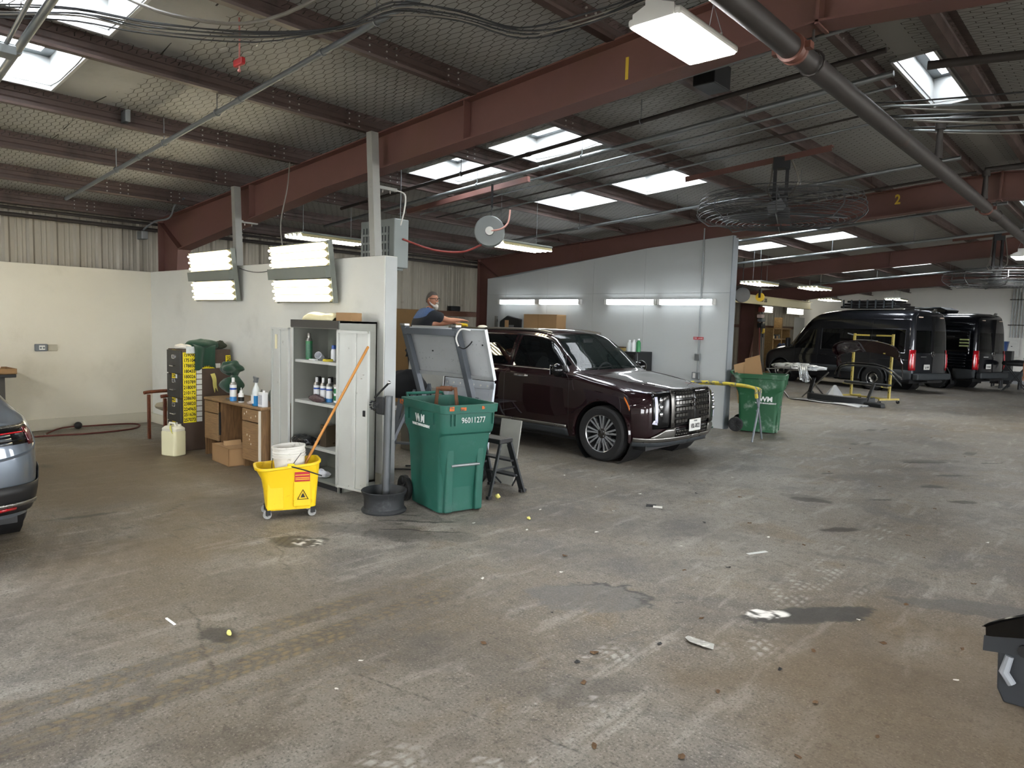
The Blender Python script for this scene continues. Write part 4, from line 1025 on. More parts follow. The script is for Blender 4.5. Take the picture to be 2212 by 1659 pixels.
def build_suv():
    e = thing('suv', 'maroon three-row SUV with chrome window trim parked behind the green bin', 'car', (-5.26, 8.55, 0))
    S = Skin(SUVT)
    wu = (6.1, 7.95); sw = [(6.5, 8.86), (9.0, 10.0), (10.1, 11.55)]
    us = samples(14, .125, [6.1, 7.95, 6.5, 8.86, 9.0, 10.0, 10.1, 11.55, 12.3])
    vs = samples(7, .14, [4.12, 4.86, 5.1])
    def cls(u, v):
        if wu[0] < u < wu[1] and v > 5.1: return 'windscreen'
        if 4.12 < v < 4.86:
            for k, (a, c) in enumerate(sw):
                if a < u < c: return 'side_window%d' % k
            if u > 12.3: return 'rear_window'
        return 'body'
    parts = S.shell(us, vs, cls, [(0, .37, .435), (-2.9, .37, .435)])
    for (k, sg), b in parts.items():
        b.build('side_window' if 'side' in k else k, {'body': MAROON, 'windscreen': GLASSC}.get(k, GLASSD), e, smooth=.9 if k == 'body' else 1.2)
    # underbody, cabin
    B().box((-3.7, -.82, .2), (.6, .82, .3)).build('underbody', BLK, e)
    B().box((-3.6, -.8, .3), (-.5, .8, .75)).build('cabin_floor', SEATM, e)
    B().prism([(-.35, .8), (-.35, 1.12), (-.75, 1.08), (-.85, .8)], -.8, .8, 'y').build('dashboard', SEATM, e)
    for s in (1, -1):
        st = B().box((-1.6, s*.4-.25, .7), (-1.1, s*.4+.25, .85)).build('seat', SEATM, e, bevel=.05)
        B().prism([(-1.6, .8), (-1.72, 1.35), (-1.6, 1.36), (-1.45, .8)], s*.4-.23, s*.4+.23, 'y').build('seat_back', SEATM, st, bevel=.04)
        B().cbox((-1.7, s*.4, 1.45), (.09, .22, .15)).build('headrest', SEATM, st, bevel=.03)
    B().tube([(-.9+.07*math.cos(a)*.3, .4+.18*math.cos(a), 1.06+.16*math.sin(a)) for a in np.linspace(0, 2*PI, 25)[:-1]], .014, 6, closed=True).build('steering_wheel', BLK, e, smooth=True)
    B().cbox((-.98, 0, 1.55), (.05, .24, .08)).build('rear_view_mirror', BLK, e, bevel=.02)
    for s in (-1, 1): S.line('wiper', BLK, e, [(6.15, 5.3), (6.22, 6.4)], .007, .012, side=(s,))
    # trim
    for u in (6.12, 9.0, 10.6): 
        lo = .6 if u < 10 else 1.6
        S.line('door_seam', BLK, e, [(u+(.35 if u < 7 else -.05), 4.05), (u+(.05 if u < 7 else 0), 3), (u, 2), (u, lo)], .0035, -.001, 6)
    S.line('chrome_trim', CHROME, e, [(6.35, 4.07), (8, 4.07), (11.6, 4.07)], .009, .003, 16)
    S.line('chrome_trim', CHROME, e, [(6.35, 4.12), (6.9, 4.9), (8, 4.9), (10, 4.9), (11.5, 4.92), (11.65, 4.1)], .008, .003, 8)
    S.line('pillar_trim', CHROME, e, [(6.1, 5.02), (7, 5.02), (8, 5.02)], .008, .002, 8)
    for u in (8.93, 10.05): S.line('pillar_post', TRIMB, e, [(u, 4.1), (u, 4.88)], .025, -.015, 5)
    S.line('roof_rail', SATIN, e, [(8.1, 5.22), (8.4, 5.2), (10, 5.18), (11.3, 5.2)], .018, .02, 10)
    S.line('body_crease', MAROON, e, [(5.4, 3.45), (6.2, 3.15), (8, 3.1), (11, 3.15)], .006, .0, 12)
    S.patch('sill_strip', SATIN, e, 6.25, 9.75, .75, .98, .012, 14, 2)
    S.patch('rocker_panel', PLASG, e, 6.25, 9.75, .05, .72, .006, 14, 3)
    S.line('hood_seam', BLK, e, [(1.0, 4.1), (2.0, 4.2), (3, 4.35), (4, 4.5), (5, 4.6), (5.9, 4.75)], .0035, -.001, 6)
    S.line('hood_ridge', MAROON, e, [(1.6, 5.1), (3, 5.0), (4, 5.0), (5, 5.0), (5.9, 5.05)], .012, -.006, 8)
    S.line('wheel_arch_lip', MAROON, e, [(5, 3)], .01) if False else None
    for ax in (0, -2.9):
        for s in (1, -1):
            pts = [(ax+.448*math.cos(a), s*(.965-.02*abs(math.sin(a*1.))), .37+.448*math.sin(a)) for a in np.linspace(-.15, PI+.15, 26)]
            B().tube(pts, .026, 6).build('wheel_arch_lip', MAROON, e, smooth=True)
        wheel_well(e, ax, .37, .45, .93)
        for s in (1, -1): wheel(e, (ax, s*.85, .366), .368, .25, .252, 'blades', (RIMD, RIMG), s)
    # door handles, mirrors, marker
    for u in (8.55, 10.15):
        for s in (1, -1):
            p = S.out(u, 3.05, .022); B().tube([(p[0]+.12, s*(p[1]-.03), p[2]), (p[0]+.1, s*p[1], p[2]), (p[0]-.1, s*p[1], p[2]), (p[0]-.12, s*(p[1]-.03), p[2])], .018, 8).build('door_handle', CHROME, e, smooth=True)
    for s in (1, -1):
        mm = B().ball((0, 0, 0), .1, 16, 10, (.75, 1.15, .95)).xf(Matrix.Translation((-.68, s*1.06, 1.165))).build('door_mirror', TRIMB, e, smooth=True)
        B().bar((-.66, s*.9, 1.08), (-.68, s*1.04, 1.12), .07, .05).build('mirror_arm', TRIMB, mm, bevel=.01)
        B().cbox((-.745, s*1.06, 1.165), (.012, .19, .13)).build('mirror_glass', CHROME, mm, bevel=.02)
    S.patch('side_marker', AMBER, e, 0, 0, 0, 0, .006, 4, 2, poly=[(3.62, 2.25), (3.95, 2.75), (4.02, 2.6), (3.72, 2.12)])
    # front: grille, lamps, bumper
    S.patch('grille_back', TRIMB, e, 0, 1.02, 1.35, 3.65, .003, 8, 8)
    g0 = None
    for r in range(7):
        v = 1.55+r*.29
        for c in range(6):
            u = .08+.155*c
            if v < 2.0 and u < .35: continue
            for s in (1, -1):
                P_ = [S.out(uu, vv, .02) for uu, vv in ((u, v), (u+.125, v), (u+.125, v+.13), (u, v+.13))]; Q = [S.out(uu, vv, .004) for uu, vv in ((u, v-.04), (u+.125, v-.04), (u+.125, v+.2), (u, v+.2))]
                b = B().add([(p[0], p[1]*s, p[2]) for p in P_+Q], [(0,1,2,3),(0,4,5,1),(1,5,6,2),(2,6,7,3),(3,7,4,0)])
                b.build('grille_tile', DCHROME, e)
    S.patch('hood_lip_bar', DCHROME, e, 0, 1.15, 3.66, 3.98, .014, 8, 3, poly=[(0, 3.66), (1.2, 3.55), (1.0, 3.95), (0, 3.98)])
    S.patch('grille_surround', DCHROME, e, 1.02, 1.2, 1.3, 3.5, .012, 3, 8)
    S.patch('lamp_panel', TRIMB, e, 1.2, 2.0, 1.3, 3.25, .006, 6, 6)
    S.patch('running_light', LAMPW, e, 1.78, 1.9, 1.6, 2.95, .016, 3, 8)
    S.patch('running_light', LAMPW, e, 0, 0, 0, 0, .015, 5, 3, poly=[(2.05, 1.55), (1.8, 1.5), (1.8, 1.68), (1.95, 1.72)])
    for v in (2.0, 2.35, 2.7):
        for s in (1, -1):
            p = S.out(1.62, v, .012); B().ball((p[0], p[1]*s, p[2]), .035, 12, 8, (.5, 1, 1)).build('headlamp_lens', CHROME, e, smooth=True)
    S.patch('lamp_strip', M('dark_lamp_lens', '#3a3d42', .1, coat=1), e, 0, 0, 0, 0, .007, 10, 3, poly=[(1.15, 3.3), (2.3, 3.45), (2.5, 3.8), (1.15, 3.62)])
    S.patch('running_light', LAMPW, e, 0, 0, 0, 0, .012, 5, 3, poly=[(2.15, 3.42), (2.75, 3.62), (2.95, 3.85), (2.4, 3.75)])
    for u in (1.35, 1.75): S.patch('lamp_bar', SATIN, e, 0, 0, 0, 0, .012, 2, 3, poly=[(u, 3.36), (u+.08, 3.37), (u+.16, 3.7), (u+.08, 3.69)])
    S.patch('bumper_bar', SATIN, e, 0, 3.2, .45, .78, .02, 18, 3)
    S.patch('bumper_bar', SATIN, e, 0, 0, 0, 0, .018, 6, 4, poly=[(.95, .75), (2.2, .75), (1.35, 1.3), (.95, 1.32)])
    S.patch('lower_grille', TRIMB, e, 0, .95, .8, 1.3, .008, 8, 4)
    for r in range(2):
        for c in range(5):
            u = .25+.14*c; S.patch('lower_grille_bar', DCHROME, e, u, u+.1, .86+.2*r, .95+.2*r, .018, 2, 1)
    S.patch('skid_plate', PLASG, e, 0, 3.3, .02, .42, .008, 16, 3)
    p = S.out(0, 1.42, .03); pl = B().cbox((0, 0, 0), (.012, .31, .16)).build('licence_plate', PLATEW, e, bevel=.008); pl.location = (p[0], 0, .505)
    text('plate_number', 'VBL-0022', INK, pl, (.008, 0, -.015), (PI/2, 0, PI/2), .085, .002, bold=.001, sx=.72); text('plate_state', 'TEXAS', INK, pl, (.008, 0, .055), (PI/2, 0, PI/2), .03, .002)
    p = S.out(0, 2.95, .03); em = B().tube([(0, .085*math.cos(a), .055*math.sin(a)) for a in np.linspace(0, 2*PI, 29)[:-1]], .008, 6, closed=True).build('front_emblem', DCHROME, e, smooth=True); em.location = (p[0], 0, .80)
    B().bar((0, -.04, -.035), (0, -.03, .04), .016, .012).bar((0, .03, -.04), (0, .04, .035), .016, .012).bar((0, -.035, 0), (0, .035, .0), .012, .02).build('emblem_letter', DCHROME, em)
    # rear lamps
    S.patch('tail_lamp', LAMPR, e, 11.9, 12.4, 2.3, 3.8, .008, 4, 6)
    return e
build_suv()

# ------------------------------------------------------------------ Sprinter-type vans
VANT = [
 [(.93,0,.3),(1.0,0,.55),(1.0,0,.9),(.9,0,1.08),(.82,0,1.13),(.78,0,1.15),(.76,0,1.16),(.74,0,1.17)],
 [(.9,.5,.3),(.96,.52,.55),(.95,.52,.9),(.85,.5,1.08),(.76,.48,1.13),(.66,.36,1.18),(.62,.2,1.2),(.6,0,1.21)],
 [(.68,.84,.3),(.74,.9,.55),(.7,.92,.9),(.6,.87,1.08),(.52,.8,1.14),(.5,.55,1.22),(.5,.3,1.24),(.5,0,1.25)],
 [(.5,.9,.3),(.52,.96,.55),(.48,.98,.9),(.4,.94,1.1),(.33,.85,1.18),(.36,.58,1.26),(.4,.3,1.28),(.42,0,1.29)],
 [(0,.92,.3),(0,.97,.55),(0,.995,.9),(0,.96,1.15),(.0,.86,1.23),(.12,.6,1.3),(.26,.3,1.32),(.3,0,1.33)],
 [(-.5,.92,.3),(-.5,.97,.55),(-.5,1.0,.9),(-.5,.97,1.2),(-.36,.87,1.3),(-.12,.62,1.36),(.06,.32,1.38),(.12,0,1.39)],
 [(-.8,.92,.3),(-.8,.97,.55),(-.8,1.0,.9),(-.8,.98,1.22),(-.74,.885,1.7),(-.6,.7,1.82),(-.4,.38,1.87),(-.34,0,1.88)],
 [(-1.2,.92,.3),(-1.2,.97,.55),(-1.2,1.0,.9),(-1.2,.985,1.22),(-1.22,.93,1.95),(-1.12,.8,2.24),(-.98,.42,2.33),(-.92,0,2.35)],
 [(-1.6,.92,.3),(-1.6,.97,.55),(-1.6,1.0,.9),(-1.6,.99,1.22),(-1.6,.945,1.98),(-1.6,.84,2.42),(-1.5,.45,2.52),(-1.45,0,2.54)],
 [(-2.6,.92,.3),(-2.6,.97,.55),(-2.6,1.0,.9),(-2.6,.99,1.22),(-2.6,.95,2.0),(-2.6,.85,2.47),(-2.6,.46,2.6),(-2.6,0,2.62)],
 [(-4.2,.92,.3),(-4.2,.97,.55),(-4.2,1.0,.9),(-4.2,.99,1.22),(-4.2,.95,2.0),(-4.2,.85,2.47),(-4.2,.46,2.6),(-4.2,0,2.62)],
 [(-4.7,.91,.35),(-4.7,.96,.55),(-4.7,.985,.9),(-4.7,.975,1.22),(-4.68,.93,2.0),(-4.66,.83,2.45),(-4.7,.45,2.57),(-4.7,0,2.59)],
 [(-4.86,.88,.4),(-4.88,.9,.55),(-4.88,.91,.9),(-4.87,.9,1.22),(-4.83,.86,2.0),(-4.78,.77,2.42),(-4.84,.42,2.52),(-4.85,0,2.54)],
 [(-4.93,.45,.4),(-4.95,.46,.55),(-4.95,.46,.9),(-4.94,.46,1.22),(-4.89,.44,2.0),(-4.83,.4,2.42),(-4.9,.22,2.49),(-4.91,0,2.51)],
 [(-4.95,0,.4),(-4.97,0,.55),(-4.97,0,.9),(-4.96,0,1.22),(-4.91,0,2.0),(-4.85,0,2.42),(-4.91,0,2.48),(-4.92,0,2.5)]]
def build_van(loc, rz, label, paint, plate, grilles=False, ac=False):
    e = thing('van', label, 'van', loc, rz)
    S = Skin(VANT)
    us = samples(14, .125, [5.08, 6.95, 5.35, 7.7, 8.15, 10.85, 12.35, 13.85]); vs = samples(7, .16, [3.06, 3.92, 4.12])
    def cls(u, v):
        if 5.08 < u < 6.95 and v > 4.12: return 'windscreen'
        if 3.06 < v < 3.92:
            if 5.35 < u < 7.7: return 'front_window'
            if 8.15 < u < 10.85 and not grilles: return 'side_window'
            if 12.35 < u < 13.85: return 'rear_window'
        return 'body'
    P_ = S.shell(us, vs, cls, [(0, .38, .47), (-3.665, .38, .47)])
    for (k, sg), b in P_.items(): b.build(k, paint if k == 'body' else GLASSD, e, smooth=.9)
    B().box((-4.8, -.85, .3), (.8, .85, .42)).build('underbody', BLK, e)
    B().box((-4.7, -.86, .42), (-.6, .86, .9)).build('cabin_floor', SEATM, e)
    S.patch('side_cladding', PLASG, e, 5.2, 9.25, .95, 1.5, .008, 16, 2); S.patch('side_cladding', PLASG, e, 10.0, 12, .3, 1.5, .008, 10, 4)
    S.line('window_trim', paint, e, [(8.12, 3.03), (10.9, 3.03), (10.9, 3.95), (8.12, 3.95), (8.12, 3.03)], .014, .004, 10)
    S.line('drip_rail', paint, e, [(7.2, 4.55), (8, 4.5), (11.6, 4.5)], .014, .004, 12)
    for u in (7.95, 5.25, 9.55): S.line('door_seam', BLK, e, [(u, 4.6), (u, 3), (u, 1), (u, .2)], .005, -.001, 5)
    S.line('body_crease', paint, e, [(5.6, 2.5), (8, 2.45), (11.5, 2.45)], .009, 0, 12)
    for u in (7.6, 8.3):
        for s in (1, -1):
            p = S.out(u, 2.55, .02); B().cbox((p[0], s*p[1], p[2]), (.2, .03, .035)).build('door_handle', BLK, e, bevel=.01)
    for s in (1, -1):
        mm = B().cbox((-.42, s*1.14, 1.42), (.1, .2, .34)).build('door_mirror', BLK, e, bevel=.04); B().bar((-.45, s*.95, 1.3), (-.42, s*1.08, 1.35), .06, .05).build('mirror_arm', BLK, mm)
    for ax in (0, -3.665):
        wheel_well(e, ax, .38, .48, .94)
        for s in (1, -1):
            wheel(e, (ax, s*.86, .385), .385, .27, .215, 'offroad', (RIMD, SATIN), s)
            B().tube([(ax+.485*math.cos(a), s*.985, .38+.485*math.sin(a)) for a in np.linspace(-.1, PI+.1, 24)], .022, 5).build('wheel_arch_lip', PLASG, e, smooth=True)
            B().cbox((ax-.5, s*.86, .3), (.015, .26, .26)).build('mud_flap', BLK, e)
    # rear doors
    S.patch('tail_lamp', LAMPR, e, 11.5, 12.35, 1.5, 3.2, .016, 5, 8); S.patch('tail_lamp_core', M('bright_red_lens', '#e0202c', .1, coat=1, emit='#e01020', estr=.1), e, 11.95, 12.1, 1.7, 3.0, .03, 2, 6)
    S.line('rear_door_seam', BLK, e, [(12.3, 5.3), (12.3, 3), (12.3, .8)], .006, 0, 5)
    B().box((-4.985, -.004, .55), (-4.86, .004, 2.4)).build('rear_door_gap', BLK, e)
    B().box((-5.08, -.88, .42), (-4.9, .88, .62)).build('rear_bumper', PLASG, e, bevel=.04)
    B().box((-5.16, -.3, .36), (-5.0, .5, .42)).build('rear_step', BLK, e, bevel=.01)
    pl = B().cbox((-4.995, .3, .82), (.012, .31, .16)).build('licence_plate', PLATEW, e, bevel=.008)
    text('plate_number', plate, INK, pl, (-5.003, .3, .81), (PI/2, 0, -PI/2), .075, .002, bold=.001, sx=.8)
    B().tube([(-4.985, .08*math.cos(a), 1.22+.08*math.sin(a)) for a in np.linspace(0, 2*PI, 25)[:-1]], .008, 5, closed=True).bar((-4.985, 0, 1.22), (-4.985, 0, 1.3), .012).bar((-4.985, 0, 1.22), (-4.985, .07, 1.18), .012).bar((-4.985, 0, 1.22), (-4.985, -.07, 1.18), .012).build('rear_emblem', CHROME, e)
    B().cbox((-4.99, .5, 1.14), (.008, .3, .022)).build('model_badge', CHROME, e)
    B().bar((-4.82, -.1, 2.5), (-4.9, -.1, 2.62), .12, .05).build('rear_camera', SATIN, e, bevel=.01)
    for s in (-1, 1): B().cbox((-4.85, s*.55, 2.36), (.03, .18, .03)).build('brake_light', M('pale_reflector', '#d9c7b8', .2), e)
    if grilles:
        for k in range(3): S.patch('side_grille_bar', M('yellow_green_bar', '#9aa36a', .4), e, 10.2, 10.9, 3.35+.12*k, 3.41+.12*k, .012, 4, 1)
        for k in range(5): S.patch('side_louvre', paint, e, 8.3, 10.7, 1.7+.3*k, 1.78+.3*k, .02, 8, 2)
        S.patch('side_panel', TRIMB, e, 8.2, 10.95, 3.1, 3.9, .004, 10, 5)
    return e
def van_loc(cx, cy_, a):   # rear near corner on the ground, heading angle a from -x towards +y
    h = Vector((-math.cos(a), math.sin(a), 0)); t = Vector((math.sin(a), math.cos(a), 0)); p = Vector((cx, cy_, 0))+h*4.95+t*1.0
    return tuple(p), PI-a
l, r = van_loc(-5.32, 24.1, math.radians(19)); build_van(l, r, 'dark grey high-roof van with red tail lamps behind the yellow rack', VANGREY, 'LJJ-1838')
l2, r2 = van_loc(-4.2, 27.6, math.radians(18)); build_van(l2, r2, 'black high-roof van parked beyond the dark grey van', VANBLACK, 'TCH-8614', True)
e = thing('roof_air_unit', 'low black air conditioner on the roof of the farther van', 'air conditioner', tuple(Vector(l2)+Vector((-.95*-2.6, .31*-2.6, 2.62))), r2)
B().prism([(-.9, 0), (-.95, .1), (-.7, .2), (.5, .2), (.9, .06), (.95, 0)], -.4, .4, 'y').build('shroud', VANBLACK, e, bevel=.04); B().box((-.7, -.36, .02), (-.3, .36, .21)).build('vent_panel', BLK, e, bevel=.02)

# ------------------------------------------------------------------ grey hatchback (rear corner in view)
HATT = [
 [(.75,0,.22),(.84,0,.4),(.86,0,.6),(.82,0,.75),(.76,0,.8),(.7,0,.83),(.66,0,.84),(.62,0,.85)],
 [(.72,.45,.22),(.8,.46,.4),(.82,.46,.6),(.78,.46,.75),(.7,.45,.8),(.6,.36,.85),(.52,.2,.87),(.48,0,.88)],
 [(.55,.78,.22),(.62,.8,.4),(.62,.82,.6),(.58,.8,.76),(.48,.74,.83),(.36,.55,.9),(.28,.3,.92),(.25,0,.93)],
 [(.42,.86,.22),(.46,.9,.4),(.45,.92,.6),(.38,.9,.78),(.28,.82,.87),(.16,.62,.93),(.08,.33,.95),(.05,0,.96)],
 [(.36,.87,.22),(.38,.91,.4),(.36,.93,.6),(.25,.915,.81),(.1,.85,.9),(0,.66,.95),(-.06,.35,.97),(-.1,0,.98)],
 [(0,.87,.22),(0,.92,.4),(0,.935,.62),(-.1,.92,.84),(-.2,.86,.94),(-.2,.68,.97),(-.2,.36,.99),(-.2,0,1.0)],
 [(-.5,.86,.22),(-.5,.915,.4),(-.5,.93,.62),(-.5,.92,.86),(-.5,.87,.96),(-.42,.76,.98),(-.3,.4,1.0),(-.26,0,1.01)],
 [(-.8,.86,.22),(-.8,.915,.4),(-.8,.93,.62),(-.8,.92,.87),(-.8,.87,.97),(-.78,.68,1.2),(-.66,.38,1.24),(-.62,0,1.25)],
 [(-1.2,.86,.22),(-1.2,.915,.4),(-1.2,.93,.62),(-1.2,.92,.88),(-1.2,.875,.98),(-1.15,.61,1.38),(-1.06,.34,1.42),(-1.02,0,1.43)],
 [(-1.7,.86,.22),(-1.7,.915,.4),(-1.7,.93,.62),(-1.7,.92,.89),(-1.7,.875,.99),(-1.7,.6,1.42),(-1.7,.34,1.46),(-1.7,0,1.47)],
 [(-2.7,.87,.22),(-2.7,.92,.4),(-2.7,.935,.64),(-2.7,.92,.9),(-2.7,.87,1.0),(-2.5,.6,1.36),(-2.55,.33,1.41),(-2.55,0,1.42)],
 [(-3.15,.86,.25),(-3.15,.91,.42),(-3.15,.925,.64),(-3.15,.9,.9),(-3.15,.83,1.0),(-3.05,.6,1.08),(-3.05,.33,1.11),(-3.05,0,1.12)],
 [(-3.46,.78,.28),(-3.5,.82,.42),(-3.52,.83,.62),(-3.5,.8,.86),(-3.44,.74,.95),(-3.38,.56,1.0),(-3.4,.3,1.02),(-3.4,0,1.03)],
 [(-3.58,.45,.28),(-3.64,.46,.42),(-3.66,.46,.62),(-3.64,.45,.86),(-3.58,.44,.95),(-3.5,.36,1.0),(-3.52,.2,1.02),(-3.52,0,1.03)],
 [(-3.6,0,.28),(-3.66,0,.42),(-3.68,0,.62),(-3.66,0,.86),(-3.6,0,.95),(-3.54,0,1.0),(-3.55,0,1.01),(-3.56,0,1.02)]]
def build_hatch():
    e = thing('hatchback', 'grey car at the left edge showing its tail lamp and rear wheel', 'car', (-9.47, .56, 0), PI)
    S = Skin(HATT)
    us = samples(14, .125, [6.1, 7.95, 6.5, 10.6, 10.3, 11.4]); vs = samples(7, .14, [4.12, 4.86, 5.1])
    def cls(u, v):
        if 6.1 < u < 7.95 and v > 5.1: return 'windscreen'
        if 10.3 < u < 11.4 and v > 5.1: return 'rear_window'
        if 6.5 < u < 10.6 and 4.12 < v < 4.86: return 'side_window'
        return 'body'
    for (k, sg), b in S.shell(us, vs, cls, [(0, .345, .39), (-2.7, .345, .39)]).items(): b.build(k, GREYCAR if k == 'body' else GLASSD, e, smooth=.9)
    B().box((-3.3, -.78, .18), (.5, .78, .28)).build('underbody', BLK, e)
    for ax in (0, -2.7):
        wheel_well(e, ax, .345, .4, .88)
        for s in (1, -1):
            wheel(e, (ax, s*.8, .345), .345, .235, .235, 'blades', (RIMD, RIMG), s)
            B().tube([(ax+.4*math.cos(a), s*.915, .345+.4*math.sin(a)) for a in np.linspace(-.1, PI+.1, 22)], .02, 5).build('wheel_arch_lip', BLK, e, smooth=True)
    S.patch('lamp_garnish', TRIMB, e, 11.75, 14, 2.75, 3.6, .006, 14, 4)
    S.patch('tail_lamp', M('deep_red_lens', '#4a0a10', .15, coat=1), e, 11.85, 12.05, 2.7, 3.5, .014, 4, 5); S.patch('tail_lamp_bar', LAMPR, e, 12.0, 14, 3.2, 3.27, .014, 10, 1)
    for k in range(3): S.patch('lamp_pixel_row', M('pale_grey_lens', '#4a4e54', .2, coat=1), e, 12.4, 13.2, 2.75+.16*k, 2.84+.16*k, .014, 5, 1)
    S.patch('chrome_deck_trim', M('speckled_chrome', '#7d7a74', .25, .8, var=.5, scale=60), e, 11.7, 14, 3.62, 3.8, .008, 14, 2)
    S.patch('bumper_lower', BLK, e, 11.3, 14, .3, 1.55, .012, 14, 4); S.patch('bumper_reflector_strip', LAMPR, e, 12.4, 14, .62, .74, .035, 8, 1)
    S.patch('bumper_trim', SATIN, e, 11.9, 14, .74, .92, .03, 12, 2)
    S.patch('wheel_arch_cladding', BLK, e, 10.6, 11.6, .6, 1.9, .01, 6, 5)
    S.line('body_crease', GREYCAR, e, [(11.0, 2.7), (12, 2.5), (13, 2.3), (14, 2.25)], .01, 0, 8)
    S.line('lid_seam', BLK, e, [(12.55, 3.9), (12.6, 3.2), (12.7, 2.4)], .004, 0, 5)
    return e
build_hatch()

def rrect(x0, x1, y0, y1, r, n=4):
    out = []
    for cx, cy_, a0 in ((x1-r, y1-r, 0), (x0+r, y1-r, PI/2), (x0+r, y0+r, PI), (x1-r, y0+r, 1.5*PI)):
        for i in range(n+1):
            a = a0+PI/2*i/n; out.append((cx+r*math.cos(a), cy_+r*math.sin(a)))
    return out
def loft(b, levels, cap0=True, cap1=False):
    """levels: list of (list of (x,y), z or list of z)"""
    n = len(levels[0][0]); vs = []
    for poly, z in levels: vs += [(p[0], p[1], z if not callable(z) else z(p)) for p in poly]
    fs = [(i*n+j, i*n+(j+1) % n, (i+1)*n+(j+1) % n, (i+1)*n+j) for i in range(len(levels)-1) for j in range(n)]
    if cap0: fs.append(tuple(range(n))[::-1])
    if cap1: fs.append(tuple((len(levels)-1)*n+j for j in range(n)))
    return b.add(vs, fs)

# ================================================================== LEFT BAY: CABINET, DESK, FILES, CHAIR, BENCH
def crumple(name, mat, parent, c, size, seed=0, n=14, m=10, amp=.35, flat=True, freq=3.):
    """crumpled soft lump (rag, bag, paper): noisy ellipsoid with a flat underside"""
    r = random.Random(seed); ph = [r.uniform(0, 6.28) for _ in range(12)]
    def f(u, v):
        a, b_ = u*2*PI, v*PI; d = (math.sin(b_)*math.cos(a), math.sin(b_)*math.sin(a), -math.cos(b_))
        k = 1+amp*(math.sin(freq*d[0]*2+ph[0]+2*math.sin(freq*d[1]+ph[1]))*math.sin(freq*d[1]*1.7+ph[2])+.5*math.sin(freq*3.1*d[0]+ph[3])*math.sin(freq*2.7*d[2]+freq*2*d[1]+ph[4]))
        p = [d[i]*k*size[i]/2 for i in range(3)]
        z = p[2]+size[2]/2
        if flat: z = max(0, z-size[2]*.12)
        return (c[0]+p[0], c[1]+p[1], c[2]+z)
    b = B(); pts = [f(i/n, j/m) for i in range(n) for j in range(m+1)]; fs = []
    for i in range(n):
        for j in range(m): fs.append((i*(m+1)+j, ((i+1) % n)*(m+1)+j, ((i+1) % n)*(m+1)+j+1, i*(m+1)+j+1))
    b.add(pts, fs)
    return b.build(name, mat, parent, smooth=True, sub=1)
def drape(name, mat, parent, path, width, wdir, seed=0, amp=.012, n=16, folds=5., taper=0.):
    """cloth hung over an edge: path of points, spread along wdir"""
    P = smooth_path(path, 5); r = random.Random(seed); ph = [r.uniform(0, 6.28) for _ in range(6)]; wd = Vector(wdir).normalized(); k = len(P)
    def f(i, t):
        p = P[i]; d = (P[min(i+1, k-1)]-P[max(i-1, 0)]).normalized(); nrm = d.cross(wd).normalized(); s = i/(k-1)
        w_ = width*(1-taper*s)*(1+.12*math.sin(4*s+ph[0])); o = amp*(.35+s)*(math.sin(folds*t*3+ph[1]+1.5*s)+.5*math.sin(folds*t*7+ph[2]+3*s))
        q = p+wd*(t*w_/2)+nrm*o; q += d*(.03*math.sin(3*t+ph[3])*s); return tuple(q)
    return B().grid(f, range(k), np.linspace(-1, 1, n)).build(name, mat, parent, smooth=True, weld=False, solid=.006)
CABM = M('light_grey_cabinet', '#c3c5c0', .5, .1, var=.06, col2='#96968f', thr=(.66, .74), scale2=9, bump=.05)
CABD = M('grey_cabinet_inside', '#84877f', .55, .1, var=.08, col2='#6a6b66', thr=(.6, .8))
e = thing('metal_cabinet', 'tall grey metal storage cabinet with both doors open against the partition', 'cabinet', (-6.44, 4.03, 0))
W2, D2, H2 = .455, .455, 1.75
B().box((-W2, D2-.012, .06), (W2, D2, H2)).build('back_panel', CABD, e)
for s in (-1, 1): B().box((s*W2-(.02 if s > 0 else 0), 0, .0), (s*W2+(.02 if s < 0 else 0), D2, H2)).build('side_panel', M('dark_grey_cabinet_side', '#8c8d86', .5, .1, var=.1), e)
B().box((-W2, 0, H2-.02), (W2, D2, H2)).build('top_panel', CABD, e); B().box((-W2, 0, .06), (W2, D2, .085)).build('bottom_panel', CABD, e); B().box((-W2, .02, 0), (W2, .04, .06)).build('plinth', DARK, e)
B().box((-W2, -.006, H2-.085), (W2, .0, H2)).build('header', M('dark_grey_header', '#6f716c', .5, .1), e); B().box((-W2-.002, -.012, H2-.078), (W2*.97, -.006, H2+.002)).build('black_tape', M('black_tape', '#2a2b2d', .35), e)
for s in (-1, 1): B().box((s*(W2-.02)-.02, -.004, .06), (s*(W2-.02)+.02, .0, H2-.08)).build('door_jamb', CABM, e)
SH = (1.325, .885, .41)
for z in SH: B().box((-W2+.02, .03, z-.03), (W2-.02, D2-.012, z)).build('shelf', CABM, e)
def cab_door(hx, sy, ang, hole):
    d = bpy.data.objects.new('door', None); COL.objects.link(d); d.parent = e; d.location = (hx, -.012, .08); d.rotation_euler = (0, 0, ang)
    w_, h = .452, H2-.17
    Y_ = lambda a, b_: (min(a*sy, b_*sy), max(a*sy, b_*sy))
    y0, y1 = Y_(-.012, -.002); o = B().box((0, y0, 0), (w_, y1, h)).build('door_sheet', CABM, d)
    for x0, x1, z0, z1 in ((0, .025, 0, h), (w_-.025, w_, 0, h), (0, w_, 0, .025), (0, w_, h-.025, h)): B().box((x0, Y_(-.03, -.008)[0], z0), (x1, Y_(-.03, -.008)[1], z1)).build('door_edge', CABM, d)
    B().box((w_*.5, Y_(-.028, -.01)[0], .02), (w_*.5+.05, Y_(-.028, -.01)[1], h-.02)).build('stiffener', CABM, d, bevel=.006)
    return d
dr = cab_door(W2, 1, .12, True)
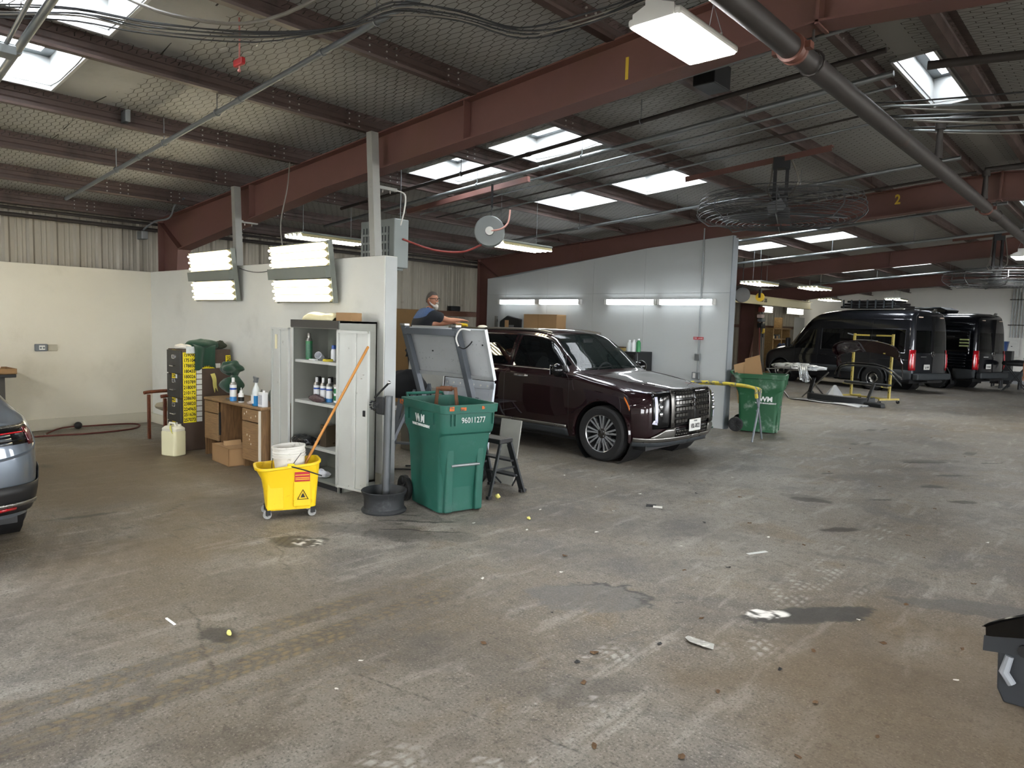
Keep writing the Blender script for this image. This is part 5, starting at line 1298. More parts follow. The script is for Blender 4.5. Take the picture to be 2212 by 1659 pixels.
B().cbox((.4, -.016, .78), (.05, .012, .06)).build('lock_plate', DARK, dr, bevel=.012)
for x, z in ((.35, 1.12), (.38, 1.16)): B().cyl((x, -.03, z), (x, -.01, z), .006, 8).build('bolt', BOLT, dr)
dl = cab_door(-W2, -1, PI-.1, False)
B().cbox((.34, .016, 1.42), (.05, .006, .16)).build('paper_label', M('cream_label', '#e3dcb8', .6), dl)
def can(name, label, loc, r, h, bands, cap, cat='spray can', group=None, domed=True, capr=.6):
    """aerosol can: printed body bands, shoulder and cap"""
    c = thing(name, label, cat, loc, 0, group); z = 0
    for i, (frac, m) in enumerate(bands):
        B().lathe([(r, z), (r, z+frac*h)] if i else [(.001, 0), (r, .003), (r, frac*h)], 16).build('body' if not i else 'label_band', m, c, smooth=.6); z += frac*h
    B().lathe([(r, z), (r*.96, z+.012), (r*.72, z+.03), (r*.7, z+.034)], 16).build('shoulder', SATIN, c, smooth=.6)
    B().lathe([(r*capr, z+.03), (r*capr, z+.075), (r*capr*.85, z+.085), (.001, z+.085)], 14).build('cap', cap, c, smooth=.6)
    return c
CW, CB, CRD, CGN, CSK = M('can_white', '#e8e9ea', .35), M('can_blue', '#2d55a8', .35), M('can_red', '#a8342e', .4), M('can_green', '#2f7d4c', .35), M('can_light_blue', '#4a8fd0', .35)
for k, (x, y) in enumerate(((-6.60, 4.16), (-6.49, 4.17), (-6.39, 4.18))):
    lb = ('nearest the red can', 'in the middle', 'beside the green can')[k]
    c = can('spray_can', 'white and blue spray can on the middle cabinet shelf, '+lb, (x, y, SH[1]), .034, .17, ((.25, CSK), (.5, CW), (.1, CB), (.15, CW)), CW, group='cans in the metal cabinet', capr=.45)
for k, (x, y, m, lb) in enumerate(((-6.69, 4.24, CRD, 'red banded spray can with black cap on the middle cabinet shelf, left end'), (-6.31, 4.22, CGN, 'green spray can with black cap on the middle cabinet shelf, right end'), (-6.55, 4.3, CRD, 'black-capped can standing behind the white spray cans, left of the pair'), (-6.44, 4.3, CGN, 'black-capped can standing behind the white spray cans, right of the pair'))):
    can('spray_can', lb, (x, y, SH[1]), .034, .17, ((.15, CW), (.3, m), (.15, CW), (.3, m), (.1, CW)), BLK, group='cans in the metal cabinet', capr=.85)
can('spray_can', 'tall green aerosol can alone on the top cabinet shelf', (-6.74, 4.15, SH[0]), .037, .2, ((.1, CGN), (.75, M('can_mottled_green', '#3c6f55', .35, var=.5, scale=60)), (.15, CGN)), SATIN, capr=.5)
tag(crumple('plastic_bag', M('smoky_plastic', '#5a4a4c', .25, var=.5, scale=40), None, (-6.5, 4.09, SH[1]), (.28, .07, .09), 3, amp=.3), 'dark glossy plastic bag in front of the cans on the middle cabinet shelf', 'plastic bag')
e = thing('plastic_bottle', 'white bottle with blue cap at the back of the top cabinet shelf', 'bottle', (-6.42, 4.25, SH[0])); B().lathe([(.001, 0), (.032, .002), (.032, .1), (.022, .125), (.018, .13)], 14).build('body', CW, e, smooth=.6); B().lathe([(.024, .125), (.024, .165), (.001, .167)], 14).build('cap', CB, e, smooth=.6)
e = thing('plastic_cup', 'white plastic cup lying tipped on the top cabinet shelf', 'cup', (-6.48, 4.12, SH[0]+.045)); e.rotation_euler = (1.2, .5, .4); B().lathe([(.001, -.05), (.03, -.05), (.04, .05), (.037, .05), (.028, -.046), (.001, -.046)], 16).build('cup_body', M('translucent_white', '#d8dade', .4), e, smooth=.6)
e = thing('sanding_pad', 'round yellow sanding pad on the top cabinet shelf', 'sanding pad', (-6.33, 4.12, SH[0])); B().lathe([(.001, 0), (.05, .0), (.055, .012), (.05, .025), (.001, .025)], 18).build('foam', M('yellow_foam', '#d9c645', .7), e, smooth=.6); B().lathe([(.001, .025), (.03, .026), (.03, .034), (.001, .035)], 12).build('backing', BLK, e)
tag(crumple('rag', BLK, None, (-6.58, 4.2, SH[0]), (.14, .07, .03), 8), 'small black rag beside the yellow pad on the top cabinet shelf', 'rag')
tag(B().prism([(-.06, -.02), (.06, -.025), (.065, .01), (-.055, .02)], 0, .012).build('paint_stirrer', CW), 'flat white plastic tool by the green aerosol can', 'tool').location = (-6.6, 4.12, SH[0])
e = thing('solvent_tin', 'square brown metal tin with wire handle on the lower cabinet shelf', 'tin', (-6.42, 4.2, SH[2])); B().box((-.055, -.08, 0), (.055, .08, .23)).build('tin_body', M('brown_tin', '#6b5f4e', .3, .6, var=.15), e, bevel=.008); B().tube([(-.03, 0, .23), (-.03, 0, .26), (.03, 0, .26), (.03, 0, .23)], .004, 6).build('handle', GALV, e)
tag(crumple('trash_bag', M('black_poly', '#1b1b1d', .28, var=.3, scale=30, bump=.3, bscale=25), None, (-6.68, 4.08, SH[2]), (.42, .2, .11), 5, amp=.4), 'crumpled black plastic bag on the lower cabinet shelf', 'bag')
tag(crumple('paper_towel', M('crumpled_white_paper', '#dfe1e6', .8, bump=.3, bscale=40), None, (-6.42, 4.12, .085), (.2, .12, .09), 9, amp=.4), 'crumpled white paper towel at the bottom of the metal cabinet', 'paper')
e = thing('headlining_bag', 'translucent cream plastic cover lying on top of the metal cabinet', 'plastic cover', (-6.62, 4.28, 1.752))
B().grid(lambda u, v: (-.36+.66*u, (-.12+.24*v)*(1-.5*max(0, .25-u)*4*.8), .1*math.sin(PI*min(1, .12+.8*u))**.6*(1-(2*v-1)**2)**.4*(.85+.15*math.sin(9*u))), np.linspace(0, 1, 14), np.linspace(0, 1, 10)).build('cover', M('cream_plastic', '#ded5ae', .4, var=.06), e, smooth=True, weld=False, solid=.006)
CARDB = M('brown_cardboard', '#9b7a55', .8, var=.08, scale=5); CARDL = M('light_cardboard', '#b08f68', .8, var=.08)
e = thing('cardboard_box', 'small brown cardboard box on top of the metal cabinet', 'box', (-6.15, 4.25, 1.752), .1); B().box((-.12, -.07, 0), (.12, .07, .085)).build('carton', CARDB, e, bevel=.004); B().box((-.12, -.004, .085), (.12, .004, .0862)).build('tape', CARDL, e)

# ---- desk
WOODL = None
def wood(name, c1, c2, along=(1, 12, 12), rough=.45):
    m, t, b = new_mat(name); P = t.vmath('MULTIPLY', t.coord('Object'), along); n = t.noise(P, 6, 5, .6, .5)
    t.put(b.inputs['Base Color'], t.mix(t.ramp(n, .35, .68), c1, c2)); b.inputs['Roughness'].default_value = rough; MATS[name] = m; return m
DW = wood('desk_laminate', '#7a5f42', '#9a7a55', (1, 8, 26)); DWV = wood('desk_end_laminate', '#6e5338', '#8d6c49', (10, 10, .8)); DT = wood('desk_top_laminate', '#7d6347', '#967752', (2, 14, 1))
WCH = M('white_chip', '#d9d2c2', .7)
e = thing('desk', 'worn brown wooden office desk with a missing drawer beside the metal cabinet', 'desk', (-8.12, 3.95, 0))
w2 = .72
B().box((-w2, -.02, .705), (w2+.02, .5, .74)).build('desk_top', DT, e, bevel=.012)
B().box((w2-.03, .0, 0), (w2, .49, .705)).build('end_panel', DWV, e); B().box((-w2, .0, 0), (-w2+.03, .49, .705)).build('end_panel', DWV, e)
B().box((-w2+.03, .42, .18), (w2-.03, .44, .705)).build('modesty_panel', DW, e)
B().box((.28, 0.01, 0.0), (.3, .48, .705)).build('divider', DWV, e); B().box((-.32, .01, .2), (-.3, .48, .705)).build('divider', DWV, e)
for x0, x1, z0, z1 in ((.3, w2-.03, .56, .7), (.3, w2-.03, .1, .55), (-w2+.03, -.32, .56, .7), (-w2+.03, -.3, .22, .55)):
    d = B().box((x0+.004, -.022, z0), (x1-.004, .0, z1)).build('drawer_front', DW, e, bevel=.004)
    for k in range(4):
        q = random.Random(k+int(z0*100)); B().cbox((q.uniform(x0+.05, x1-.05), -.0235, q.uniform(z0+.03, z1-.03)), (.012, .002, .02)).build('paint_chip', WCH, d) if x0 > 0 else None
B().box((-.3, -.02, .3), (-.28, 0, .58)).build('drawer_runner', BLK, e)
B().box((w2-.032, -.024, .02), (w2-.014, -.0, .7)).build('edge_strip', WCH, e)
# ---- things on the desk
DZ = .74
c = can('spray_can', 'white and blue spray can on the desk in front of the green towel', (-8.18, 4.0, DZ), .04, .2, ((.28, CSK), (.42, CW), (.12, CB), (.18, CW)), CW, capr=.45)
can('spray_can', 'dark red can on the desk behind the white spray can', (-8.27, 4.06, DZ), .033, .12, ((1, CRD),), CW, capr=.7)
e = thing('glue_bottle', 'small white squeeze bottle with black label on the desk', 'bottle', (-7.98, 4.0, DZ))
B().lathe([(.001, 0), (.032, .002), (.034, .03), (.034, .085), (.03, .11), (.016, .125)], 16).build('body', CW, e, smooth=.6); B().lathe([(.0345, .02), (.0345, .07)], 16).build('label_band', BLK, e); B().lathe([(.018, .12), (.016, .145), (.006, .15), (.004, .18), (.001, .182)], 12).build('nozzle', CW, e, smooth=.6)
e = thing('spray_bottle', 'trigger spray bottle half full of blue liquid on the desk', 'spray bottle', (-7.60, 3.99, DZ))
B().lathe([(.001, 0), (.042, .002), (.045, .02), (.045, .12)], 18).build('liquid', M('blue_liquid', '#2f7fb8', .15), e, smooth=.6); B().lathe([(.0455, .12), (.045, .17), (.03, .22), (.016, .25), (.016, .27)], 18).build('bottle', M('clear_plastic_bottle', '#cdd3d3', .3), e, smooth=.6)
B().box((-.03, -.047, .03), (.02, -.04, .13)).build('label_sticker', CW, e); B().prism([(-.02, .27), (.02, .27), (.03, .31), (.05, .33), (-.045, .345), (-.05, .325), (-.03, .3)], -.014, .014, 'y').build('trigger_head', GREYP, e, bevel=.004); B().bar((-.035, 0, .32), (-.05, 0, .27), .012, .012).build('trigger', GREYP, e)
e = thing('thinner_can', 'square white tin of thinner at the right end of the desk', 'tin', (-7.46, 4.0, DZ)); B().box((-.055, -.035, 0), (.055, .035, .17)).build('tin_body', CW, e, bevel=.006); B().box((-.045, -.037, .03), (.045, -.035, .14)).build('label_sticker', M('pale_grey_print', '#b9bcc2', .6, var=.3, scale=60), e); B().cyl((.02, 0, .17), (.02, 0, .19), .014, 12).build('cap', CW, e); B().box((-.035, -.006, .17), (-.02, .006, .2)).build('lug', SATIN, e)
TOWEL = M('dark_green_towel', '#1f3f30', .95, var=.25, scale=40, bump=.4, bscale=120, sheen=.3)
tag(crumple('towel', TOWEL, None, (-7.8, 4.16, DZ), (.26, .16, .16), 11, amp=.35), 'dark green towel bunched on the desk behind the spray bottle', 'towel')
tag(crumple('towel', TOWEL, None, (-7.5, 4.2, DZ+.0), (.24, .2, .25), 14, amp=.3), 'dark green towel bunched behind the white tin on the desk', 'towel')
tag(crumple('wrapper', M('clear_wrapper', '#b9aaa0', .3, var=.4, scale=30), None, (-7.74, 4.0, DZ), (.12, .08, .05), 21, amp=.4), 'crumpled clear wrapper on the desk beside the spray bottle', 'wrapper')
tag(crumple('sponge', M('pale_sponge', '#d6cdb8', .9), None, (-7.4, 4.14, DZ), (.1, .1, .12), 22, amp=.15), 'pale sponge at the right end of the desk behind the white tin', 'sponge')
e = thing('spray_gun_towel', 'dark green towel hung over a post between the file cabinet and the desk', 'towel', (-8.42, 4.1, DZ))
crumple('towel_fold', TOWEL, e, (.0, .0, .3), (.2, .26, .16), 131, 16, 12, .45, False, 2.2); crumple('towel_fold', TOWEL, e, (.03, -.02, .08), (.24, .28, .2), 137, 16, 12, .4, False, 2.)
B().cyl((0, 0.02, 0), (0, .02, .44), .014, 8).build('post', GREYP, e); B().lathe([(.001, 0), (.07, 0), (.07, .012), (.001, .014)], 14).build('foot', GREYP, e)
e = thing('cardboard_box', 'open brown cardboard box on the floor under the desk', 'box', (-8.14, 3.98, 0), -.08)
for x0, y0, x1, y1 in ((-.26, -.16, .26, -.152), (-.26, .152, .26, .16), (-.26, -.16, -.252, .16), (.252, -.16, .26, .16)): B().box((x0, y0, 0), (x1, y1, .21)).build('carton_side', CARDB, e)
B().box((-.26, -.16, 0), (.26, .16, .01)).build('carton_base', CARDB, e)
B().box((-.26, -.16, .2), (.26, .16, .206)).build('flap', CARDL, e); B().prism([(-.05, .205), (0, .205), (-.02, .26), (-.06, .26)], -.1, .1, 'y').build('flap', CARDL, e)

# ---- file cabinet with stock-number labels
FC = M('dark_file_cabinet', '#3a3a3a', .45, .2, var=.12); FCB = M('brown_file_cabinet', '#54453b', .5, .1, var=.12, col2='#40342c', thr=(.5, .8))
e = thing('file_cabinet', 'four-drawer file cabinet with columns of yellow number labels on its side', 'file cabinet', (-9.405, 3.80, 0))
B().box((-.225, .015, 0), (.225, .65, 1.32)).build('body', FCB, e, bevel=.006)
LY = M('yellow_label', '#f0dc1e', .5, var=.04); LW = M('white_label', '#d8d8d4', .6, var=.15, scale=80)
for k in range(4):
    z0 = .06+.315*k; d = B().box((-.21, -.008, z0), (.21, .018, z0+.3)).build('drawer', FC, e, bevel=.004)
    B().tube([(-.06, -.01, z0+.1), (-.055, -.035, z0+.095), (.055, -.035, z0+.095), (.06, -.01, z0+.1)], .008, 6).build('pull_handle', CHROME, d, smooth=True)
    b = B()
    for x0, x1, za, zb in ((-.045, .045, .19, .196), (-.045, .045, .234, .24), (-.045, -.038, .19, .24), (.038, .045, .19, .24)): b.box((x0, -.014, z0+za), (x1, -.006, z0+zb))
    b.build('label_holder', CHROME, d, weld=False)
nums = ['159090', '175104', '178850', '180433', '180026', '193789', '218009', '210172', '238690', '238820', '224965', '251636', '257073']
def sticker(num, loc, rot, w_=.165, h=.068, qr=.07):
    o = B().box((0, -.0008, 0), (w_, .0008, h)).build('number_label', LY, e); o.location = loc; o.rotation_euler = rot
    text('label_number', num, INK, o, (w_/2, -.0012, h/2), (PI/2, 0, 0), h*.9, .0006, bold=.0016, sx=.84)
    if qr: B().box((w_+.008, -.0008, .004), (w_+.008+qr, .0008, h-.004)).build('blank_patch', LW, o)
    return o
for i, nmb in enumerate(nums): sticker(nmb, (.226, .02, 1.215-.0705*i), (0, 0, PI/2))
sticker('299508', (.226, .27, 1.07), (0, 0, PI/2)); sticker('376862', (.226, .585, 1.24), (0, PI/2, PI/2), .17, .068, .07)
for k, nmb in enumerate(('220341', '244571', '212294')): sticker(nmb, (-.05, -.0095, .075+.315*k+.235), (0, 0, 0), .11, .06, .045)
sticker('146398', (-.1, -.0005+.015, 1.262), (0, 0, 0), .12, .045, .06)
e = thing('towel', 'dark green towel draped over the top of the file cabinet', 'towel', (-9.24, 4.12, 1.32)); drape('towel_drape', TOWEL, e, [(-.18, .05, .05), (-.1, .02, .07), (0, 0, .06), (.075, -.02, .02), (.09, -.03, -.12), (.095, -.03, -.24)], .3, (0, 1, .02), 3, .014, 20, 1.1)
crumple('towel_bunch', TOWEL, e, (-.05, .0, .0), (.28, .46, .15), 31, amp=.25)
tag(crumple('towel', M('brown_green_towel', '#34382c', .95, var=.25, scale=40, bump=.4, bscale=120), None, (-9.3, 4.36, 1.325), (.24, .16, .12), 33, amp=.3), 'dark brown rag behind the green towel on the file cabinet', 'rag')
tag(crumple('paper_towel', M('white_rag', '#d9d5cb', .9, bump=.2, bscale=40), None, (-9.33, 3.88, 1.322), (.3, .16, .075), 41, amp=.35), 'white paper towels heaped at the front of the file cabinet top', 'paper')
tag(B().box((0, -.07, 0), (.0015, .07, .09)).build('folded_paper', M('printed_card', '#cfd6d8', .6, var=.3, scale=30)), 'small printed card hanging at the top edge of the file cabinet side', 'card').location = (-9.176, 3.93, 1.27)
tag(drape('torn_label', M('peeled_label', '#d8cf7a', .7), None, [(-9.17, 4.2, 1.0), (-9.16, 4.22, .93), (-9.165, 4.23, .84), (-9.16, 4.24, .78)], .05, (0, 1, .2), 8, .004), 'peeled yellow label curling from the file cabinet side', 'label')
# ---- jug
e = thing('plastic_jug', 'pale yellow plastic jerrycan on the floor beside the file cabinet', 'jug', (-9.0, 3.62, 0), .35)
JUG = M('pale_yellow_poly', '#e0dcb8', .4, var=.08, scale=4); JUGT = M('cloudy_poly', '#dedccb', .4, var=.06)
JL = lambda w_, d_, r_: rrect(-w_, w_, -d_, d_, r_)
loft(B(), [(JL(.115, .085, .03), 0), (JL(.125, .095, .04), .012), (JL(.125, .095, .04), .30), (JL(.118, .088, .04), .315)], True, True).build('body', JUG, e, smooth=.6)
loft(B(), [(JL(.12, .09, .04), .313), (JL(.12, .09, .04), .345), (JL(.09, .07, .04), .372)], True, True).build('shoulder', JUGT, e, smooth=.6); B().tube([(-.08, 0, .365), (-.06, 0, .405), (.02, 0, .405), (.04, 0, .365)], .014, 8).build('handle', JUGT, e, smooth=True); B().cyl((.065, .03, .365), (.065, .03, .395), .024, 14).build('cap', JUGT, e)
drape('peeled_strip', M('yellow_tape', '#d9d66e', .6), e, [(.03, -.07, .385), (.06, -.1, .36), (.09, -.11, .32)], .02, (1, 0, 0), 4, .003)
# ---- chair
CW_ = wood('chair_wood', '#5a2d1c', '#7a4429', (6, 6, 2)); e = thing('wooden_armchair', 'reddish wooden armchair with a beige seat beside the file cabinet', 'chair', (-10.12, 3.83, 0))
for s in (-1, 1):
    B().bar((s*.28, .02, 0), (s*.28, .02, .63), .04).build('leg', CW_, e, bevel=.006); B().bar((s*.27, .52, 0), (s*.26, .56, .84), .04).build('leg', CW_, e, bevel=.006)
    B().tube(smooth_path([(s*.29, -.04, .655), (s*.3, .06, .665), (s*.29, .3, .67), (s*.27, .54, .64)], 5), .024, 8).build('armrest', CW_, e, smooth=True)
B().bar((-.27, .3, .42), (.27, .3, .42), .03, .04).build('seat_rail', CW_, e)
B().grid(lambda u, v: (.25*math.cos(u), .27+.26*math.sin(u)*(1 if math.sin(u) > 0 else .95), v), [], []) if False else None
B().lathe([(.001, .43), (.19, .43), (.25, .46), (.262, .49), (.24, .52), (.17, .535), (.001, .54)], 24, sx=1, sy=1.0).xf(Matrix.Translation((0, .27, 0))).build('seat', M('beige_upholstery', '#9a927f', .9, var=.1), e, smooth=.9)
B().prism([(-.25, .56), (.25, .56), (.27, .82), (.2, .88), (-.2, .88), (-.27, .82)], .53, .57, 'y').build('backrest', CW_, e, bevel=.015)
# ---- workbench at the left edge
e = thing('workbench', 'dark steel workbench against the left wall at the picture edge', 'workbench', (-11.72, .9, 0))
B().box((-.28, -1.6, .845), (.3, 1.62, .89)).build('bench_top', BLK, e, bevel=.008); B().box((-.24, 1.32, 0), (.24, 1.5, .845)).build('pedestal', M('rough_dark_steel', '#4a4844', .6, .4, var=.3, scale=8), e); B().box((-.24, -1.5, 0), (.24, -1.32, .845)).build('pedestal', M('rough_dark_steel'), e); B().box((-.05, -1.4, .35), (.0, 1.4, .45)).build('stretcher', DARK, e)
e = thing('cardboard_tray', 'shallow cardboard tray on the workbench at the left edge', 'box', (-11.66, 2.22, .89), .05); B().box((-.24, -.3, 0), (.24, .3, .012)).build('tray_base', CARDB, e)
for x0, y0, x1, y1 in ((-.24, -.3, .24, -.292), (-.24, .292, .24, .3), (-.24, -.3, -.232, .3), (.232, -.3, .24, .3)): B().box((x0, y0, 0), (x1, y1, .075)).build('tray_side', CARDB, e)
tag(crumple('parts_bag', M('pinkish_plastic', '#d6bfb8', .4, var=.12), None, (-11.66, 2.22, .904), (.36, .36, .2), 51, amp=.2), 'pinkish white plastic bag in the cardboard tray on the workbench', 'bag')
e = thing('white_tub', 'white tub with a black lid behind the bag on the workbench', 'tub', (-11.84, 1.78, .89)); B().lathe([(.001, 0), (.1, 0), (.12, .26), (.001, .27)], 20).build('tub_body', CW, e, smooth=.6); B().lathe([(.125, .26), (.125, .29), (.001, .3)], 20).build('lid', BLK, e, smooth=.6); B().tube([(-.06, 0, .3), (-.04, 0, .35), (.04, 0, .36), (.07, 0, .3)], .02, 6).build('grip', BLK, e)
# ---- outlet and hose
e = thing('wall_outlet', 'dark grey outdoor outlet box with its cover flipped open on the cream wall', 'outlet', (-12.02, 2.97, 1.225)); B().box((0, -.09, -.05), (.04, .07, .055)).build('box', GREYP, e, bevel=.01); B().box((.04, -.04, -.03), (.046, .035, .035)).build('socket_face', WHITEP, e)
for q in (-.02, .018): B().cyl((.045, q, 0), (.05, q, 0), .014, 10).build('socket', GREYP, e)
B().box((.005, .075, -.05), (.02, .2, .05)).build('flip_cover', M('clear_cover', '#b8b39f', .3), e, bevel=.008)
pts = smooth_path([(-11.3, 1.6, .014), (-11.37, 2.62, .014), (-11.33, 3.0, .014), (-11.25, 3.38, .014), (-11.34, 3.92, .014), (-11.62, 4.16, .014), (-11.82, 4.15, .02), (-11.86, 3.9, .03), (-11.84, 3.46, .04), (-11.84, 3.36, .05), (-11.8, 3.12, .04), (-11.6, 2.92, .02), (-11.5, 2.86, .014)], 6)
e = thing('air_hose', 'dark red air hose looped on the floor by the cream wall', 'hose', (0, 0, 0)); B().tube(pts, .012, 8).build('hose', M('dark_red_hose', '#55261f', .65, var=.2), e, smooth=True, weld=False); B().ball((-11.84, 3.37, .06), .055, 14, 10).build('stopper_ball', BLK, e, smooth=True)
B().cyl((-11.5, 2.86, .014), (-11.44, 2.83, .014), .014, 8).build('coupler', SATIN, e)

# ================================================================== MOP BUCKET, BINS, STANDS, STOOL
YELP = M('yellow_plastic', '#e8c21c', .38, var=.05, scale=4, col2='#c9a012', thr=(.62, .72), scale2=10)
e = thing('mop_bucket', 'yellow wheeled mop bucket with caution triangle in front of the metal cabinet', 'mop bucket', (-5.63, 3.27, 0), math.radians(66))
rimz = lambda p: .43+.05*max(0, p[0]+.05)/.3+.03*max(0, -p[0]-.1)
LV = [(rrect(-.2, .22, -.13, .13, .05), .075), (rrect(-.215, .23, -.14, .14, .05), .22), (rrect(-.235, .24, -.15, .15, .06), .34), (rrect(-.285, .255, -.17, .17, .09), rimz), (rrect(-.3, .265, -.18, .18, .09), lambda p: rimz(p)+.005), (rrect(-.3, .265, -.18, .18, .09), lambda p: rimz(p)+.025), (rrect(-.28, .25, -.165, .165, .085), lambda p: rimz(p)+.025), (rrect(-.225, .23, -.14, .14, .06), .33), (rrect(-.215, .23, -.13, .13, .05), .235)]
b = loft(B(), LV, True, True); b.build('tub', YELP, e, smooth=.5)
for s in (-1, 1):
    B().prism([(-.03, s*.15-.02), (.03, s*.15-.02), (.03, s*.15+.02), (-.03, s*.15+.02)], .445, .49, 'z').build('handle_lug', YELP, e, bevel=.008)
B().tube([(0, -.175, .47), (.12, -.24, .44), (.25, -.25, .39)], .006, 6).build('bail_handle', DARK, e); 
B().box((.02, -.158, .1), (.17, -.135, .33)).build('side_panel', YELP, e, bevel=.012); B().box((-.2, -.145, .08), (-.06, -.125, .36)).build('side_panel', YELP, e, bevel=.015)
lg = B().box((.03, -.162, .33), (.16, -.157, .42)).build('red_logo_panel', M('logo_red', '#b5232c', .5), e)
for z in (.385, .36, .345): B().box((.035, -.1635, z), (.155, -.162, z+.006)).build('logo_stripe', YELP, lg)
tri = B().tube([(.055, -.163, .17), (.145, -.163, .17), (.1, -.163, .255)], .005, 4, closed=True).build('caution_triangle', BLK, e)
B().prism([(.08, .185), (.12, .185), (.105, .22), (.095, .22)], -.163, -.161, 'y').build('caution_figure', BLK, tri)
WHG = M('grey_castor_rubber', '#8f8f8d', .6)
for x, y in ((-.18, -.11), (-.18, .11), (.2, -.11), (.2, .11)):
    c = B().lathe([(.012, -.016), (.035, -.016), (.038, 0), (.035, .016), (.012, .016)], 16, axis='y', c=(x-.015, y, .038)).build('castor', WHG, e, smooth=.6); B().box((x-.03, y-.022, .035), (x+.012, y-.017, .085)).box((x-.03, y+.017, .035), (x+.012, y+.022, .085)).box((x-.03, y-.022, .08), (x+.02, y+.022, .088)).build('castor_fork', BLK, c)
e = thing('plastic_pail', 'dirty white plastic pail standing in the yellow mop bucket', 'pail', (-5.63, 3.29, .238), .4); e.rotation_euler = (.03, -.05, .4)
PAIL = M('dirty_white_plastic', '#d3d1ca', .5, var=.08, col2='#8f8a80', thr=(.56, .7), scale2=12)
B().lathe([(.001, 0), (.115, .003), (.138, .33), (.143, .333), (.143, .345), (.139, .348), (.14, .375), (.146, .378), (.146, .39), (.135, .39), (.112, .01), (.001, .01)], 26).build('pail_body', PAIL, e, smooth=.5)
for z in (.29, .315): B().lathe([(.137, z), (.145, z+.002), (.145, z+.01), (.138, z+.012)], 26).build('rim_band', PAIL, e, smooth=.5)
B().tube(smooth_path([(-.145, -.02, .33), (-.1, -.12, .2), (0, -.15, .12), (.1, -.12, .22), (.145, -.02, .33)], 5), .003, 5).build('bail_wire', DARK, e)
B().grid(lambda u, v: (.1275*math.cos(u)*(1+v*.06), .1275*math.sin(u)*(1+v*.06), .13+v*.08), np.linspace(-1.3, -.75, 6), [0, 1]).build('label_sticker', M('faded_print', '#9a978c', .7, var=.4, scale=50), e, weld=False)
e = thing('broom_handle', 'orange wooden broom handle leaning from the pail to the cabinet door', 'broom handle', (-5.64, 3.33, .27))
B().tube([(0, 0, 0), (.17, .665, 1.24)], .0125, 10).build('stick', M('orange_wood', '#b5792f', .4, var=.12, scale=20), e, smooth=.5); B().ball((.17, .665, 1.24), .013, 8, 6).build('rounded_end', M('orange_wood'), e); B().cyl((-.002, -.006, -.012), (.014, .054, .1), .016, 8).build('ferrule', PAIL, e)
# ---- wheel-rim stand
RIMS = M('dusty_black_steel', '#303234', .6, .4, var=.25, scale=12, col2='#66686a', thr=(.55, .85), scale2=5)
e = thing('rim_stand', 'steel post with a vice welded on an old wheel rim', 'stand', (-5.17, 3.98, 0))
B().lathe([(.17, 0), (.205, .0), (.21, .015), (.2, .03), (.188, .04), (.184, .07), (.186, .12), (.19, .15), (.205, .17), (.213, .195), (.207, .2), (.19, .175), (.172, .145), (.168, .1), (.03, .09), (.03, .085), (.16, .085)], 32).build('wheel_rim', RIMS, e, smooth=.6)
B().cyl((.02, .0, .085), (.05, .0, 1.08), .036, 18).build('post', M('worn_grey_pipe', '#5d6063', .4, .6, var=.2), e, smooth=.6)
v = B().box((-.1, -.035, .9), (.02, .035, 1.06)).build('vice_body', RIMS, e, bevel=.015); B().cyl((-.13, -.02, .98), (-.05, -.02, .98), .03, 12).build('gear', RIMS, v); B().tube([(-.12, -.03, 1.05), (-.04, -.02, 1.12), (.05, 0, 1.2)], .01, 8).build('lever', DARK, v); B().ball((.05, 0, 1.205), .018, 10, 8).build('lever_knob', CHROME, v, smooth=True); B().cyl((-.17, 0, .93), (-.1, 0, .93), .012, 8).build('spindle', DARK, v)
for k in range(10):
    a = k*PI/5; B().cbox((-.13+.036*math.cos(a), -.045, .98+.036*math.sin(a)), (.014, .02, .014)).build('gear_tooth', RIMS, v)
